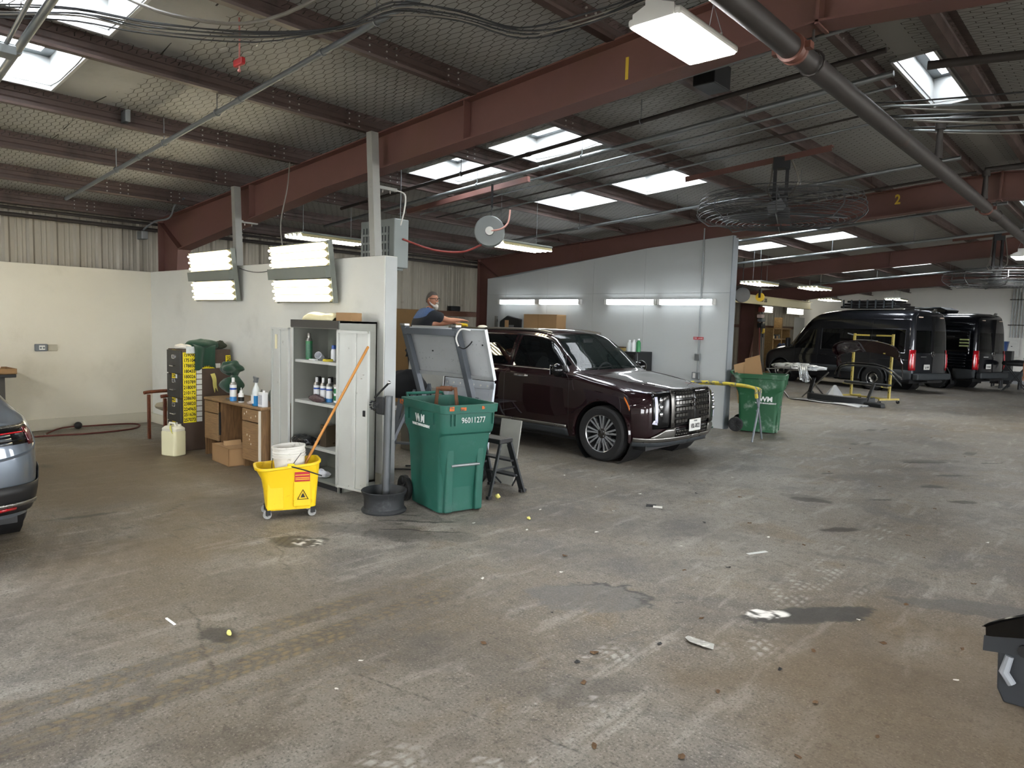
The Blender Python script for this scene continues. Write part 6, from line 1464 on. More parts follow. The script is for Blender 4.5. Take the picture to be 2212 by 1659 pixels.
# ---- wheeled bins
def bin_mat(name, c, c2): return M(name, c, .5, var=.2, scale=3, col2=c2, thr=(.52, .85), scale2=4, bump=.06)
def wheelie_bin(loc, rz, label, mat, rust=None, lid=False, number=None):
    e = thing('wheeled_bin', label, 'trash bin', loc, rz, 'green wheeled bins')
    # front is +x, wheels at -x
    lv = [(rrect(-.31, .29, -.235, .235, .05), .02), (rrect(-.32, .295, -.24, .24, .05), .2), (rrect(-.345, .315, -.258, .258, .05), .66), (rrect(-.365, .335, -.265, .265, .05), .72), (rrect(-.395, .395, -.28, .28, .06), .77), (rrect(-.405, .405, -.285, .285, .06), .82), (rrect(-.41, .41, -.29, .29, .06), .95), (rrect(-.43, .43, -.305, .305, .06), .955), (rrect(-.435, .435, -.31, .31, .06), 1.03), (rrect(-.41, .41, -.285, .285, .06), 1.03), (rrect(-.38, .38, -.265, .265, .05), .8), (rrect(-.25, .29, -.22, .22, .05), .2)]
    loft(B(), lv, True, True).build('bin_body', mat, e, smooth=.45)
    for y0, y1 in ((-.2, -.12), (.12, .2)):
        loft(B(), [([(.26, y0), (.33, y0), (.33, y1), (.26, y1)], .02), ([(.28, y0), (.355, y0), (.355, y1), (.28, y1)], .72)], True, True).build('front_rib', mat, e, bevel=.015)
    B().cyl((.34, -.15, .46), (.34, .15, .46), .014, 10).build('lift_bar', GALV, e)
    for y in (-.2, -.16, .24): B().box((.405, y-.004, .84), (.425, y+.004, .945)).build('rim_gusset', mat, e)
    for x in (-.25, 0, .25): [B().box((x-.004, q-.01, .84), (x+.004, q+.01, .945)).build('rim_gusset', mat, e) for q in (-.295, .295)]
    hb = B().tube([(-.43, -.2, .99), (-.5, -.2, 1.05), (-.5, .2, 1.05), (-.43, .2, .99)], .016, 8).build('push_handle', mat, e, smooth=True)
    for s in (-1, 1):
        w_ = B().lathe([(.05, s*.26), (.1, s*.255), (.125, s*.25), (.128, s*.27), (.125, s*.295), (.1, s*.3), (.05, s*.29), (.001, s*.29)], 26, axis='y', c=(-.36, 0, .128)).build('wheel', BLK, e, smooth=.5)
        for k in range(8): B().bar((-.36+.04*math.cos(k*PI/4), s*.297, .128+.04*math.sin(k*PI/4)), (-.36+.105*math.cos(k*PI/4), s*.3, .128+.105*math.sin(k*PI/4)), .012, .012).build('wheel_spoke', DARK, w_)
    B().cyl((-.36, -.25, .128), (-.36, .25, .128), .012, 8).build('axle', DARK, e)
    WL = M('logo_white', '#e6e8e6', .5)
    text('bin_logo', 'WM', WL, e, (-.02 if not lid else .12, -.2935 if not lid else -.2665, .865 if not lid else .6), (PI/2, 0, 0), .1 if not lid else .12, .003, bold=.004); text('bin_logo_line', 'WASTE MANAGEMENT', WL, e, (-.0 if not lid else .12, -.2915 if not lid else -.264, .805 if not lid else .53), (PI/2, 0, 0), .034, .003, bold=.001)
    if number: text('serial_number', number, M('stamped_white', '#c2c6c4', .6), e, (.416, .03, .885), (PI/2, 0, PI/2), .075, .003, sx=.85)
    if rust:
        for (x, y, z, dx, dy, dz) in ((-.4, -.312, .985, .03, .003, .045), (-.355, -.312, .985, .03, .003, .05), (.437, -.21, 1.0, .003, .05, .04), (.437, -.09, .995, .003, .06, .03), (.437, .12, 1.0, .003, .03, .03)): B().cbox((x, y, z), (dx, dy, dz)).build('orange_paint_patch', rust, e, bevel=.001)
    return e
RUST = M('orange_rust_paint', '#b5591f', .6, var=.35, scale=30, col2='#4a3a2c', thr=(.5, .6), scale2=25)
wheelie_bin((-4.92, 4.54, 0), -.232, 'large dark teal-green wheeled bin with white number, beside the partition end', bin_mat('teal_green_plastic', '#1b5347', '#44605a'), RUST, number='96011277')
wheelie_bin((-5.03, 12.14, 0), .29, 'green wheeled bin with white logo at the end of the blue-grey wall', bin_mat('mid_green_plastic', '#1d5233', '#b5c2b8'), None, True)
e = thing('cardboard_sheets', 'folded brown cardboard sheets sticking out of the farther green bin', 'cardboard', (-5.1, 12.1, .5), .3)
B().prism([(-.2, 0), (.2, 0), (.13, .85), (-.12, .8)], -.02, -.01, 'y').xf(Matrix.Rotation(-.12, 4, 'Y')).build('sheet', CARDB, e); B().prism([(-.3, 0), (0, 0), (-.1, .75), (-.34, .7)], .04, .05, 'y').xf(Matrix.Rotation(-.1, 4, 'Y')).build('sheet', CARDL, e)
# things in the near bin
e = thing('grab_frame', 'rust-stained handle of a tool sticking up from the teal-green bin', 'tool', (-5.05, 4.62, .9), .2); B().tube([(-.12, 0, 0), (-.1, 0, .22), (.1, .02, .23), (.13, .02, 0)], .02, 8).build('handle_loop', M('rusty_steel', '#6a4630', .7, .3, var=.4, scale=20), e, smooth=True); B().cyl((-.06, 0, .222), (.06, .015, .225), .026, 10).build('grip', M('rusty_steel'), e)
# ---- grey stand with white board
STG = M('grey_stand_paint', '#5b6066', .45, .2, var=.12, scale=6); BOARD = M('speckled_white_board', '#b4b7b9', .6, .1, var=.12, scale=3, col2='#6f716f', thr=(.62, .7), scale2=30)
e = thing('tilted_stand', 'grey steel stand with a speckled white board tilted behind the teal-green bin', 'stand', (-5.92, 5.15, 0))
def tl(z): return .38*(1.72-z)/1.72*1.55     # backward lean: foot lies farther back
for x in (-.43, .43):
    B().bar((x, tl(0), 0), (x, tl(1.72), 1.72), .075, .065).build('post', STG, e, bevel=.004); B().cbox((x, 0, 1.73), (.085, .08, .03)).build('end_cap', SATIN, e, bevel=.005)
    B().bar((x+(-.1 if x < 0 else .1), tl(.95), .95), (x+(-.12 if x < 0 else .12), -.28, 0), .05, .04).build('prop_leg', STG, e)
B().bar((-.43, .01, 1.66), (.43, .01, 1.66), .06, .07).build('cross_bar', STG, e); B().bar((-.43, tl(.3), .3), (.43, tl(.3), .3), .05, .05).build('cross_bar', STG, e)
b = B().box((-.44, .05, -.27), (.79, .065, .25)).xf(Matrix.Translation((0, tl(1.43), 1.43)) @ Matrix.Rotation(.29, 4, 'X')); brd = b.build('board', BOARD, e)
for (x0, z0, x1, z1) in ((-.44, -.29, .8, -.25), (-.44, .24, .8, .27), (.77, -.29, .81, .27)): B().box((x0, .03, z0), (x1, .07, z1)).xf(Matrix.Translation((0, tl(1.43), 1.43)) @ Matrix.Rotation(.29, 4, 'X')).build('board_edge', M('pale_aluminium', '#b9bcbe', .4, .6), e)
for (x, z) in ((-.1, .0), (.32, -.02), (.33, -.05), (.72, .1)): B().cbox((0, 0, 0), (.014, .01, .014)).xf(Matrix.Translation((0, tl(1.43), 1.43)) @ Matrix.Rotation(.29, 4, 'X') @ Matrix.Translation((x, .046, z))).build('bolt_hole', BLK, e)
e = thing('cable_ring', 'white cable loop hanging at the corner of the speckled board', 'cable', (-5.35, 5.13, 1.66)); B().tube(smooth_path([(.1, 0, .03), (.0, -.04, .04), (-.06, -.05, -.05), (-.02, -.05, -.14)], 5), .009, 8).build('white_cable', WHITEP, e, smooth=True); B().tube(smooth_path([(-.02, -.05, -.14), (.06, -.05, -.16), (.14, -.05, -.12), (.18, -.05, -.08)], 5), .007, 6).build('black_lead', BLK, e, smooth=True)
e = thing('aluminium_panel', 'white ribbed aluminium panel leaning behind the grey stand', 'panel', (-6.2, 5.95, 0))
pm = Matrix.Translation((0, 0, 0)) @ Matrix.Rotation(-.12, 4, 'X'); B().box((-.45, 0, .02), (.42, .02, 1.06)).xf(pm).build('sheet', M('bright_aluminium', '#c9cfd8', .35, .3, var=.05), e)
for (x0, x1, z0, z1) in ((-.45, .42, .98, 1.08), (-.45, -.37, .02, 1.06), (.36, .42, .02, 1.06)): B().box((x0, -.012, z0), (x1, .0, z1)).xf(pm).build('edge_band', M('bright_aluminium'), e, bevel=.004)
for z in (.9, .82, .74): B().box((-.34, -.008, z), (.34, .0, z+.035)).xf(pm).build('rib', M('bright_aluminium'), e)
for k in range(7): B().cyl((-.4+.12*k, -.02, 1.02), (-.4+.12*k, -.005, 1.02), .012, 8).xf(pm).build('rivet', WHITEP, e)
e = thing('stepladder', 'dusty grey stepladder behind the partition end, a black jacket over it', 'stepladder', (-6.55, 5.35, 0), .5)
for s in (-.2, .2): B().bar((s, 0, 0), (s*.8, .3, 1.0), .06, .03).build('rail', STG, e); B().bar((s, .75, 0), (s*.8, .34, 1.0), .04, .03).build('rear_leg', STG, e)
for k in range(3): B().box((-.18+.01*k, .07+.075*k, .27+.25*k), (.18-.01*k, .17+.075*k, .29+.25*k)).build('step', STG, e)
crumple('jacket', M('black_cloth', '#141518', .9, var=.3), e, (-.05, .2, .82), (.5, .34, .42), 61, amp=.25)
e = thing('coiled_cable', 'thin black cables strung along the floor behind the partition end', 'cable', (-6.1, 5.3, 0))
for k in range(4): B().tube(smooth_path([(-.5, .3*k-.2, .012), (-.2, .25*k, .02+.01*k), (.2, .3*k-.1, .012), (.5, .2*k+.1, .012)], 5), .009, 6).build('cable_run', CABLE, e, smooth=True)
e = tag(B().box((-.36, 0, 0), (.36, .02, .82)).xf(Matrix.Rotation(-.08, 4, 'X')).build('pale_sheet', M('pale_fibre_sheet', '#c0c2c0', .6, var=.08), bevel=.003), 'pale grey sheet behind the stand, left of the white aluminium panel', 'sheet'); e.location = (-7.15, 6.15, .9)
e2 = tag(B().box((-.3, -.18, 0), (.3, .18, .9)).build('cupboard', M('dull_grey_cupboard', '#77736b', .6, var=.1), bevel=.01), 'low grey cupboard behind the stand carrying the pale sheet', 'cupboard'); e2.location = (-7.3, 6.3, 0)
# ---- step stool
e = thing('step_stool', 'black paint-splashed folding step stool beside the teal-green bin', 'step stool', (-5.03, 5.28, 0))
STL = M('splashed_black_alu', '#2f3133', .5, .4, var=.3, scale=12, col2='#b9babb', thr=(.64, .7), scale2=16)
B().box((-.21, -.11, .54), (.21, .09, .59)).build('top_step', BLK, e, bevel=.01)
for s in (-1, 1):
    B().bar((s*.19, .05, .55), (s*.23, .24, .0), .022, .07, up=(1, 0, 0)).build('front_rail', STL, e); B().bar((s*.18, -.07, .55), (s*.22, -.26, .0), .022, .03, up=(1, 0, 0)).build('rear_leg', STL, e)
    B().cbox((s*.23, .24, .015), (.035, .09, .03)).build('foot', BLK, e); B().cbox((s*.22, -.26, .015), (.035, .05, .03)).build('foot', BLK, e); B().bar((s*.2, -.15, .28), (s*.2, .13, .28), .01, .02).build('spreader', STL, e)
for z, y in ((.36, .12), (.19, .18)): B().box((-.21, y-.06, z-.02), (.21, y+.05, z)).build('step', STL, e, bevel=.004)
for s in (-1, 1): B().bar((s*.2, .18, .17), (s*.08, .24, .04), .012, .015).build('brace', STL, e)
e = tag(B().box((-.15, 0, 0), (.15, .018, .72)).xf(Matrix.Rotation(-.16, 4, 'X')).build('scrap_panel', M('weathered_panel', '#8f8f89', .6, var=.15), bevel=.003), 'weathered pale panel leaning behind the black step stool', 'panel'); e.location = (-5.2, 5.64, 0)
tag(crumple('paint_scraps', BLK, None, (-5.42, 5.45, 0), (.2, .2, .2), 71, amp=.4), 'dark bundle on the floor between the bin and the step stool', 'bundle')

# ================================================================== PEOPLE
def skin_mesh(V, E, Rd, sub=2, root=0):
    me = bpy.data.meshes.new('limbs'); me.from_pydata(V, E, []); o = bpy.data.objects.new('limbs', me); COL.objects.link(o)
    o.modifiers.new('skin', 'SKIN'); sv = me.skin_vertices[0].data
    for i, r in enumerate(Rd): sv[i].radius = (r, r) if not isinstance(r, tuple) else r
    sv[root].use_root = True
    sm = o.modifiers.new('sub', 'SUBSURF'); sm.levels = sm.render_levels = sub
    dg = bpy.context.evaluated_depsgraph_get(); m2 = bpy.data.meshes.new_from_object(o.evaluated_get(dg))
    vs = [tuple(v.co) for v in m2.vertices]; fs = [tuple(p.vertices) for p in m2.polygons]
    bpy.data.objects.remove(o); bpy.data.meshes.remove(me); bpy.data.meshes.remove(m2)
    return vs, fs
SKINM = M('tan_skin', '#a5725a', .5, var=.08, scale=12); HAIRD = M('dark_hair', '#38322d', .7, var=.3, scale=60); BEARD = M('grey_beard', '#b4aea6', .8, var=.2, scale=80)
SHIRTK = M('black_work_shirt', '#14161b', .85, var=.2); SHIRTB = M('blue_shirt_yoke', '#3d5378', .85, var=.15); TROUS = M('dark_trousers', '#1d2129', .9, var=.2); SHOEM = M('black_shoe', '#17171a', .5)
def hand(V, E, Rd, wrist_i, wrist, palm, fwd, side, up, curl=.2):
    """palm plus five fingers of different lengths, thumb from the side of the palm"""
    w_, f, s, u = Vector(wrist), Vector(fwd).normalized(), Vector(side).normalized(), Vector(up).normalized()
    V.append(tuple(w_+f*.05)); Rd.append((.03, .018)); pi = len(V)-1; E.append((wrist_i, pi))
    for k, (o, L) in enumerate(((-.03, .068), (-.01, .08), (.01, .075), (.03, .058))):
        base = w_+f*.09+s*o; V.append(tuple(base)); Rd.append(.011); a = len(V)-1; E.append((pi, a)); p = base
        for q in range(2):
            d = (f*math.cos(curl*(q+1))-u*math.sin(curl*(q+1))); p = p+d*L/2; V.append(tuple(p)); Rd.append(.009-.0015*q); E.append((len(V)-2 if q else a, len(V)-1))
    b0 = w_+f*.03-s*.035; V.append(tuple(b0)); Rd.append(.013); a = len(V)-1; E.append((pi, a))
    V.append(tuple(b0+f*.035-s*.022-u*.008)); Rd.append(.011); E.append((a, a+1)); V.append(tuple(b0+f*.065-s*.026-u*.014)); Rd.append(.009); E.append((a+1, a+2))
def head_part(b, c, yaw, pitch=0., s=1.):
    """head in one mesh with brow, nose, lips, chin and ears; faces +y before yaw"""
    R_ = Matrix.Translation(c) @ Matrix.Rotation(yaw, 4, 'Z') @ Matrix.Rotation(pitch, 4, 'X')
    n, m = 24, 20; vs = []
    for j in range(m+1):
        t = PI*j/m; z = -math.cos(t)*.118; r0 = math.sin(t)
        for i in range(n):
            a = 2*PI*i/n; x, y = math.cos(a)*r0*.076, math.sin(a)*r0*.094
            if z < -.02: x *= 1+z*2.2; y *= 1+z*.9; y += .012*(-z/.1)
            fx = math.exp(-(x/.014)**2) if y > 0 else 0
            if y > .03:
                y += .024*fx*math.exp(-((z+.012)/.018)**2)+.008*math.exp(-(x/.04)**2)*math.exp(-((z-.028)/.012)**2)-.007*math.exp(-((abs(x)-.03)/.014)**2)*math.exp(-((z-.008)/.012)**2)
                y += .006*math.exp(-(x/.022)**2)*math.exp(-((z+.055)/.008)**2)+.01*math.exp(-(x/.02)**2)*math.exp(-((z+.088)/.016)**2)
            vs.append(tuple(R_ @ Vector((x*s, y*s, z*s))))
    fs = [(j*n+i, j*n+(i+1) % n, (j+1)*n+(i+1) % n, (j+1)*n+i) for j in range(m) for i in range(n)]
    b.add(vs, fs)
    for sg in (-1, 1):
        q = B().ball((sg*.078*s, -.005*s, -.002), .03*s, 10, 8, (.3, .6, 1.)); b.add([tuple(R_ @ Vector(p)) for p in q.v], q.f)
    return R_
def hair_cap(name, mat, parent, R_, s, zcut=.02, back=-.05):
    vs, n, m = [], 24, 12
    def f(a, t):
        x, y, z = math.cos(a)*math.sin(t)*.081*s, math.sin(a)*math.sin(t)*.099*s, math.cos(t)*.125*s; return (x, y, z)
    b = B(); pts = []
    for i in range(n):
        a = 2*PI*i/n; fr = .5+.5*math.sin(a); lim = math.acos(max(-1, min(1, ((.07-.0 if fr > .75 else .07-(.75-fr)/.75*.12)/.125))))
        for j in range(m+1): pts.append(tuple(R_ @ Vector(f(a, lim*j/m))))
    fs = [(i*(m+1)+j, ((i+1) % n)*(m+1)+j, ((i+1) % n)*(m+1)+j+1, i*(m+1)+j+1) for i in range(n) for j in range(m)]
    return b.add(pts, fs).build(name, mat, parent, smooth=True)
def person(loc, rz, label, pose, s=1.):
    e = thing('person', label, 'person', loc, rz)
    V, E, Rd = [], [], []
    def v(p, r, par=None):
        V.append(p); Rd.append(r); i = len(V)-1
        if par is not None: E.append((par, i))
        return i
    pel = v((0, 0, .95), (.15, .11)); sp = v(pose['spine'], (.14, .105), pel); ch = v(pose['chest'], (.165, .115), sp); nk = v(pose['neck'], .058, ch); v(pose['headb'], .055, nk)
    for sg, arm in ((1, pose['R']), (-1, pose['L'])):
        sh = v(arm[0], .06, ch); el = v(arm[1], .043, sh); md = v(tuple((Vector(arm[1])*.45+Vector(arm[2])*.55)), .04, el); wr = v(arm[2], (.028, .024), md)
        f = Vector(arm[2])-Vector(arm[1]); hand(V, E, Rd, wr, arm[2], None, arm[3] if len(arm) > 3 else f, (1*sg, 0, 0) if abs(f.normalized().x) < .8 else (0, 1, 0), (0, 0, 1), pose.get('curl', .2))
        hp = v((sg*.1, 0, .88), .085, pel); kn = v((sg*.115, .03, .5), .058, hp); cf = v((sg*.118, -.005, .33), .055, kn); an = v((sg*.12, -.01, .09), .036, cf); v((sg*.13, .12, .04), .035, an)
    vs, fs = skin_mesh(V, E, Rd)
    b = B().add(vs, fs); R_ = head_part(b, pose['head'], pose['hyaw'], pose.get('hpitch', 0)); body = b.build('body', SKINM, e, smooth=True)
    hair_cap('hair', pose.get('hair', HAIRD), e, R_, 1.)
    # clothing
    def two_tone():
        m, t, b_ = new_mat('black_and_blue_shirt'); x_, y_, z_ = t.sep(t.coord('Object')); n = t.noise(t.coord('Object'), 40, 3)
        yoke = t.ramp(z_+y_*-.55, 1.345, 1.355)*(1-t.ramp(y_, .2, .21))*(1-t.ramp(t.math('ABSOLUTE', x_-.02), .185, .195)); side = t.ramp(x_, .09, .1)*(1-t.ramp(z_, 1.21, 1.22))*(1-t.ramp(y_, .09, .1))
        t.put(b_.inputs['Base Color'], t.mix(t.math('MAXIMUM', yoke, side), t.mix(n, '#0f1116', '#1b1e25'), t.mix(n, '#3a5076', '#4d648c'))); b_.inputs['Roughness'].default_value = .9; return m
    def cloth(name, pts, edges, rad, mats, pick=None):
        q, f = skin_mesh(pts, edges, rad); bb = B().add(q, f)
        if pick: bb.m = [pick(tuple(sum(q[i][k] for i in fc)/len(fc) for k in range(3))) for fc in f]
        return bb.build(name, mats, e, smooth=True, weld=False)
    A, L = pose['R'], pose['L']
    def mid(a, t): return tuple(Vector(a[0]).lerp(Vector(a[1]), t))
    cloth('shirt', [(0, 0, .9), pose['spine'], pose['chest'], pose['neck'], A[0], mid(A, .45), mid(A, .72), L[0], mid(L, .45), mid(L, .72)], [(0, 1), (1, 2), (2, 3), (2, 4), (4, 5), (5, 6), (2, 7), (7, 8), (8, 9)], [(.17, .135), (.172, .135), (.195, .15), .075, .1, .088, .082, .1, .088, .082], [two_tone() if pose.get('shirt') else SHIRTK])
    P = [(0, 0, .97)]; Eg = []; Rr = [(.16, .12)]
    for sg in (-1, 1):
        o = len(P); P += [(sg*.1, 0, .86), (sg*.115, .03, .5)]+([(sg*.12, -.01, .1)] if pose.get('long', True) else []); Eg += [(0, o), (o, o+1)]+([(o+1, o+2)] if pose.get('long', True) else []); Rr += [.1, .08 if pose.get('long', True) else .095]+([.065] if pose.get('long', True) else [])
    cloth('trousers', P, Eg, Rr, [TROUS])
    for sg in (-1, 1): B().prism([(-.045, -.06), (.045, -.06), (.05, .05), (.045, .16), (0, .19), (-.04, .16), (-.05, .05)], 0, .085, 'z').xf(Matrix.Translation((sg*.125, 0, 0))).build('shoe', SHOEM, e, bevel=.02)
    return e, R_
pose = dict(spine=(0, .05, 1.14), chest=(.0, .14, 1.34), neck=(.02, .2, 1.49), headb=(.02, .215, 1.55), head=(.03, .24, 1.64), hyaw=-1.0, hpitch=-.05,
            R=((.18, .18, 1.42), (.2, .43, 1.34), (.1, .67, 1.35), (-.25, 1, -.05)), L=((-.19, .14, 1.4), (-.28, .38, 1.27), (-.12, .62, 1.31), (.3, 1, -.1)), curl=.12,
            shirt='two_tone')
e, R_ = person((-8.1, 6.78, .46), -.35, 'person in a black and blue work shirt reaching over the maroon car roof', pose)
gl = B()
for sg in (-1, 1): gl.tube([tuple(R_ @ Vector((sg*.032+.026*math.cos(a), .1, .012+.02*math.sin(a)))) for a in np.linspace(0, 2*PI, 17)[:-1]], .004, 5, closed=True).tube([tuple(R_ @ Vector((sg*.058, .095, .018))), tuple(R_ @ Vector((sg*.082, .0, .016)))], .004, 5)
gl.tube([tuple(R_ @ Vector((-.008, .104, .016))), tuple(R_ @ Vector((.008, .104, .016)))], .004, 5); gl.build('glasses', BLK, e, weld=False)
bb = B().ball((0, .082, -.1), .04, 14, 10, (.95, .75, 1.15))
for sg in (-1, 1): bb.tube([(sg*.068, .0, -.03), (sg*.062, .03, -.065), (sg*.04, .07, -.092), (0, .09, -.1)], [.006, .012, .02, .024], 8)
bb.v = [tuple(R_ @ Vector(p)) for p in bb.v]; bb.build('beard', BEARD, e, smooth=True, weld=False)
B().tube([tuple(R_ @ Vector((x, .104-x*x*8, -.042))) for x in np.linspace(-.03, .03, 7)], .007, 6).build('moustache', BEARD, e, smooth=True)
# work platform he stands on
e = thing('work_platform', 'low aluminium work platform under the person behind the grey stand', 'platform', (-8.1, 6.84, 0))
ALU = M('bright_aluminium'); B().box((-.5, -.2, .42), (.5, .22, .455)).build('deck', ALU, e, bevel=.006)
for x in (-.44, .44):
    for y in (-.16, .18): B().bar((x, y, .42), (x*1.12, y*1.3, 0), .035).build('leg', ALU, e)
    B().bar((x*1.05, -.18, .2), (x*1.05, .2, .2), .02).build('brace', ALU, e)
# polisher in his hands, resting on the roof
e = thing('polisher', 'yellow corded polisher resting on the maroon car roof edge', 'polisher', (-8.27, 7.76, 1.655), .4); e.scale = (.75, .75, .75)
PY = M('polisher_yellow', '#d6b42c', .4); B().cyl((0, 0, 0), (0, 0, .035), .085, 20).build('pad', M('white_wool_pad', '#d8d4c6', .95, bump=.5, bscale=90), e); B().cyl((0, 0, .035), (0, 0, .06), .05, 16).build('backing_plate', BLK, e); B().tube([(-.01, 0, .1), (.08, 0, .11), (.2, 0, .11), (.26, 0, .1)], [.042, .04, .034, .03], 12).build('motor_body', PY, e, smooth=True); B().cyl((0, 0, .055), (0, 0, .13), .045, 16).build('gear_head', SATIN, e, smooth=.6); B().tube([(0, -.04, .1), (0, -.09, .12), (0, -.15, .12)], .015, 8).build('side_handle', BLK, e, smooth=True)
e = tag(crumple('wool_bonnet', M('white_wool_pad'), None, (-7.86, 7.95, 1.69), (.18, .16, .06), 81, amp=.1), 'white wool polishing bonnet on the maroon car roof', 'polishing pad')
# second person, cut by the right edge
pose2 = dict(spine=(0, .0, 1.14), chest=(0, .0, 1.36), neck=(0, .01, 1.5), headb=(0, .02, 1.56), head=(0, .04, 1.65), hyaw=.1, R=((.19, 0, 1.43), (.27, .02, 1.14), (.27, .1, .9), (0, .2, -1)), L=((-.19, 0, 1.43), (-.27, .0, 1.14), (-.26, .1, .9), (0, .2, -1)), long=False, curl=.4)
person((-2.0, 21.75, 0), .15, 'person in a black shirt and shorts cut off by the right edge', pose2)

# ================================================================== ALONG THE BLUE-GREY WALL AND THE FAR BAYS
e = thing('tall_carton', 'tall light brown carton standing by the blue-grey wall behind the maroon car', 'box', (-9.66, 11.62, 0)); B().box((-.46, -.12, 0), (.46, .2, 2.0)).build('carton', CARDL, e, bevel=.006); B().box((-.05, -.122, 0), (-.04, -.12, 2.0)).build('seam', CARDB, e); B().box((.46, -.11, .02), (.462, .19, 1.98)).build('end_face', CARDB, e)
e = thing('car_door_panel', 'black car door shell stood against the wall left of the tall carton', 'car door', (-10.72, 11.62, 0)); DPM = M('grey_black_primer', '#26282a', .5, var=.2)
B().prism([(-.32, .05), (.3, .05), (.32, 1.2), (.3, 1.9), (-.1, 1.97), (-.32, 1.84)], 0, .08, 'y').xf(Matrix.Rotation(-.05, 4, 'X')).build('shell', DPM, e, bevel=.02); B().box((-.05, -.02, 1.68), (.06, -.012, 1.86)).build('paper_tag', CARDL, e); B().cbox((.15, -.02, 1.72), (.14, .02, .07)).build('hinge_plate', GREYP, e); B().box((-.36, -.03, .0), (-.33, .05, 1.95)).build('edge_post', SATIN, e)
e = thing('shop_cabinet', 'low black cabinet by the blue-grey wall with bottles on top', 'cabinet', (-7.38, 11.5, 0)); B().box((-.32, -.28, 0), (.32, .3, 1.32)).build('body', M('scuffed_black_steel', '#232426', .4, .3, var=.3, scale=14), e, bevel=.008)
for k in range(4): B().box((-.29, -.295, .06+.31*k), (.29, -.28, .34+.31*k)).build('drawer', BLK, e, bevel=.005)
B().bar((.36, -.25, 0), (.33, -.25, 1.3), .012).build('leaning_strip', CHROME, e)
e = thing('scrub_brush', 'yellowish scrub brush on the black cabinet', 'brush', (-7.55, 11.4, 1.32)); B().box((-.12, -.05, 0), (.12, .05, .06)).build('bristles', M('yellow_bristle', '#a8935a', .9, var=.3, scale=90), e); B().box((-.13, -.05, .06), (.13, .05, .085)).build('block', M('dark_wood_block', '#5a4a38', .7), e, bevel=.01)
for k, (x, m, h, lb, cp) in enumerate(((-7.3, M('clear_plastic_bottle'), .22, 'clear bottle on the black cabinet next to the brush', CW), (-7.2, CW, .23, 'white bottle on the black cabinet, middle of the three', CW), (-7.1, CGN, .25, 'green bottle on the black cabinet at its right end', CW))):
    c = thing('shop_bottle', lb, 'bottle', (x, 11.36, 1.32), 0, 'bottles on the black cabinet'); B().lathe([(.001, 0), (.042, .002), (.042, h*.7), (.02, h*.86), (.018, h*.9)], 14).build('body', m, c, smooth=.6); B().lathe([(.022, h*.88), (.02, h), (.001, h)], 10).build('cap', cp, c, smooth=.6)
e = tag(crumple('floor_scrap', M('green_scrap', '#2d4a40', .7), None, (-5.85, 11.7, 0), (.4, .14, .08), 91, amp=.4), 'dark green scrap heap at the foot of the blue-grey wall', 'scrap')
tag(B().box((0, -.75, 0), (.025, .75, 2.03)).build('plywood_board', M('brown_plywood', '#7d6038', .7, var=.12)), 'brown board leaning on the ribbed wall behind the person', 'board').location = (-12.15, 9.55, 0)
e = tag(B().cbox((0, 0, .06), (.12, .3, .12)).build('girt_parcel', DARK, bevel=.02), 'small dark parcel lying on the brown wall girt beside the column', 'parcel'); e.location = (-12.28, 11.45, 2.042)
# ---- sawhorse
SY = M('worn_yellow_grey', '#c9b845', .5, .1, var=.1, scale=6, col2='#6f7174', thr=(.5, .56), scale2=7)
e = thing('sawhorse', 'folding yellow and grey tube sawhorse in front of the farther green bin', 'sawhorse', (-5.2, 11.02, 0), .08)
for ft, tp, dz in ((-.24, .1, .0), (.24, -.1, .03)):
    m = 1 if ft < 0 else -1; pts = smooth_path([(-.62, ft, 0), (-.6, tp*.7, .68), (-.5, tp, .85+dz), (.45, tp, .85+dz), (.58, tp*.7, .7), (.6, ft, 0)], 6)
    B().tube(pts[:7], .016, 8).build('leg_tube', GREYP, e, smooth=True); B().tube(pts[6:25], .026, 10).build('padded_top', SY, e, smooth=True); B().tube(pts[24:], .016, 8).build('leg_tube', GREYP, e, smooth=True)
for x in (-.6, .58): B().cyl((x, -.03, .49), (x, .03, .49), .014, 8).build('pivot_bolt', GREYP, e)
# ---- wrapped part on crossed-leg stands
e = thing('folding_stand', 'crossed-leg tube stand carrying the plastic-wrapped part', 'stand', (-7.1, 19.5, 0), -.25)
for x in (-.42, .42):
    for s in (-1, 1): B().bar((x+s*.38, -.25 if x < 0 else .25, 0), (x-s*.36, -.25 if x < 0 else .25, .74), .03).build('leg', SATIN, e)
    for s in (-1, 1): B().bar((x+s*.36, -.28, .74), (x+s*.36, .28, .74), .025).build('cross_tube', SATIN, e) if x < 0 else None
e = thing('wrapped_part', 'car part wrapped in shiny clear plastic on the crossed-leg stand', 'wrapped part', (-7.12, 19.5, .76), -.25)
WRAP = M('clear_film', '#b9bdc0', .15, .2, var=.35, scale=9, bump=.9, bscale=14, col2='#6d6f70', thr=(.5, .62), scale2=8); crumple('film', WRAP, e, (0, 0, 0), (1.55, .55, .2), 101, 28, 14, .3, True, 5.); drape('film_tail', WRAP, e, [(.35, -.25, .12), (.42, -.3, .0), (.46, -.3, -.15), (.48, -.3, -.28)], .3, (1, 0, 0), 12, .02)
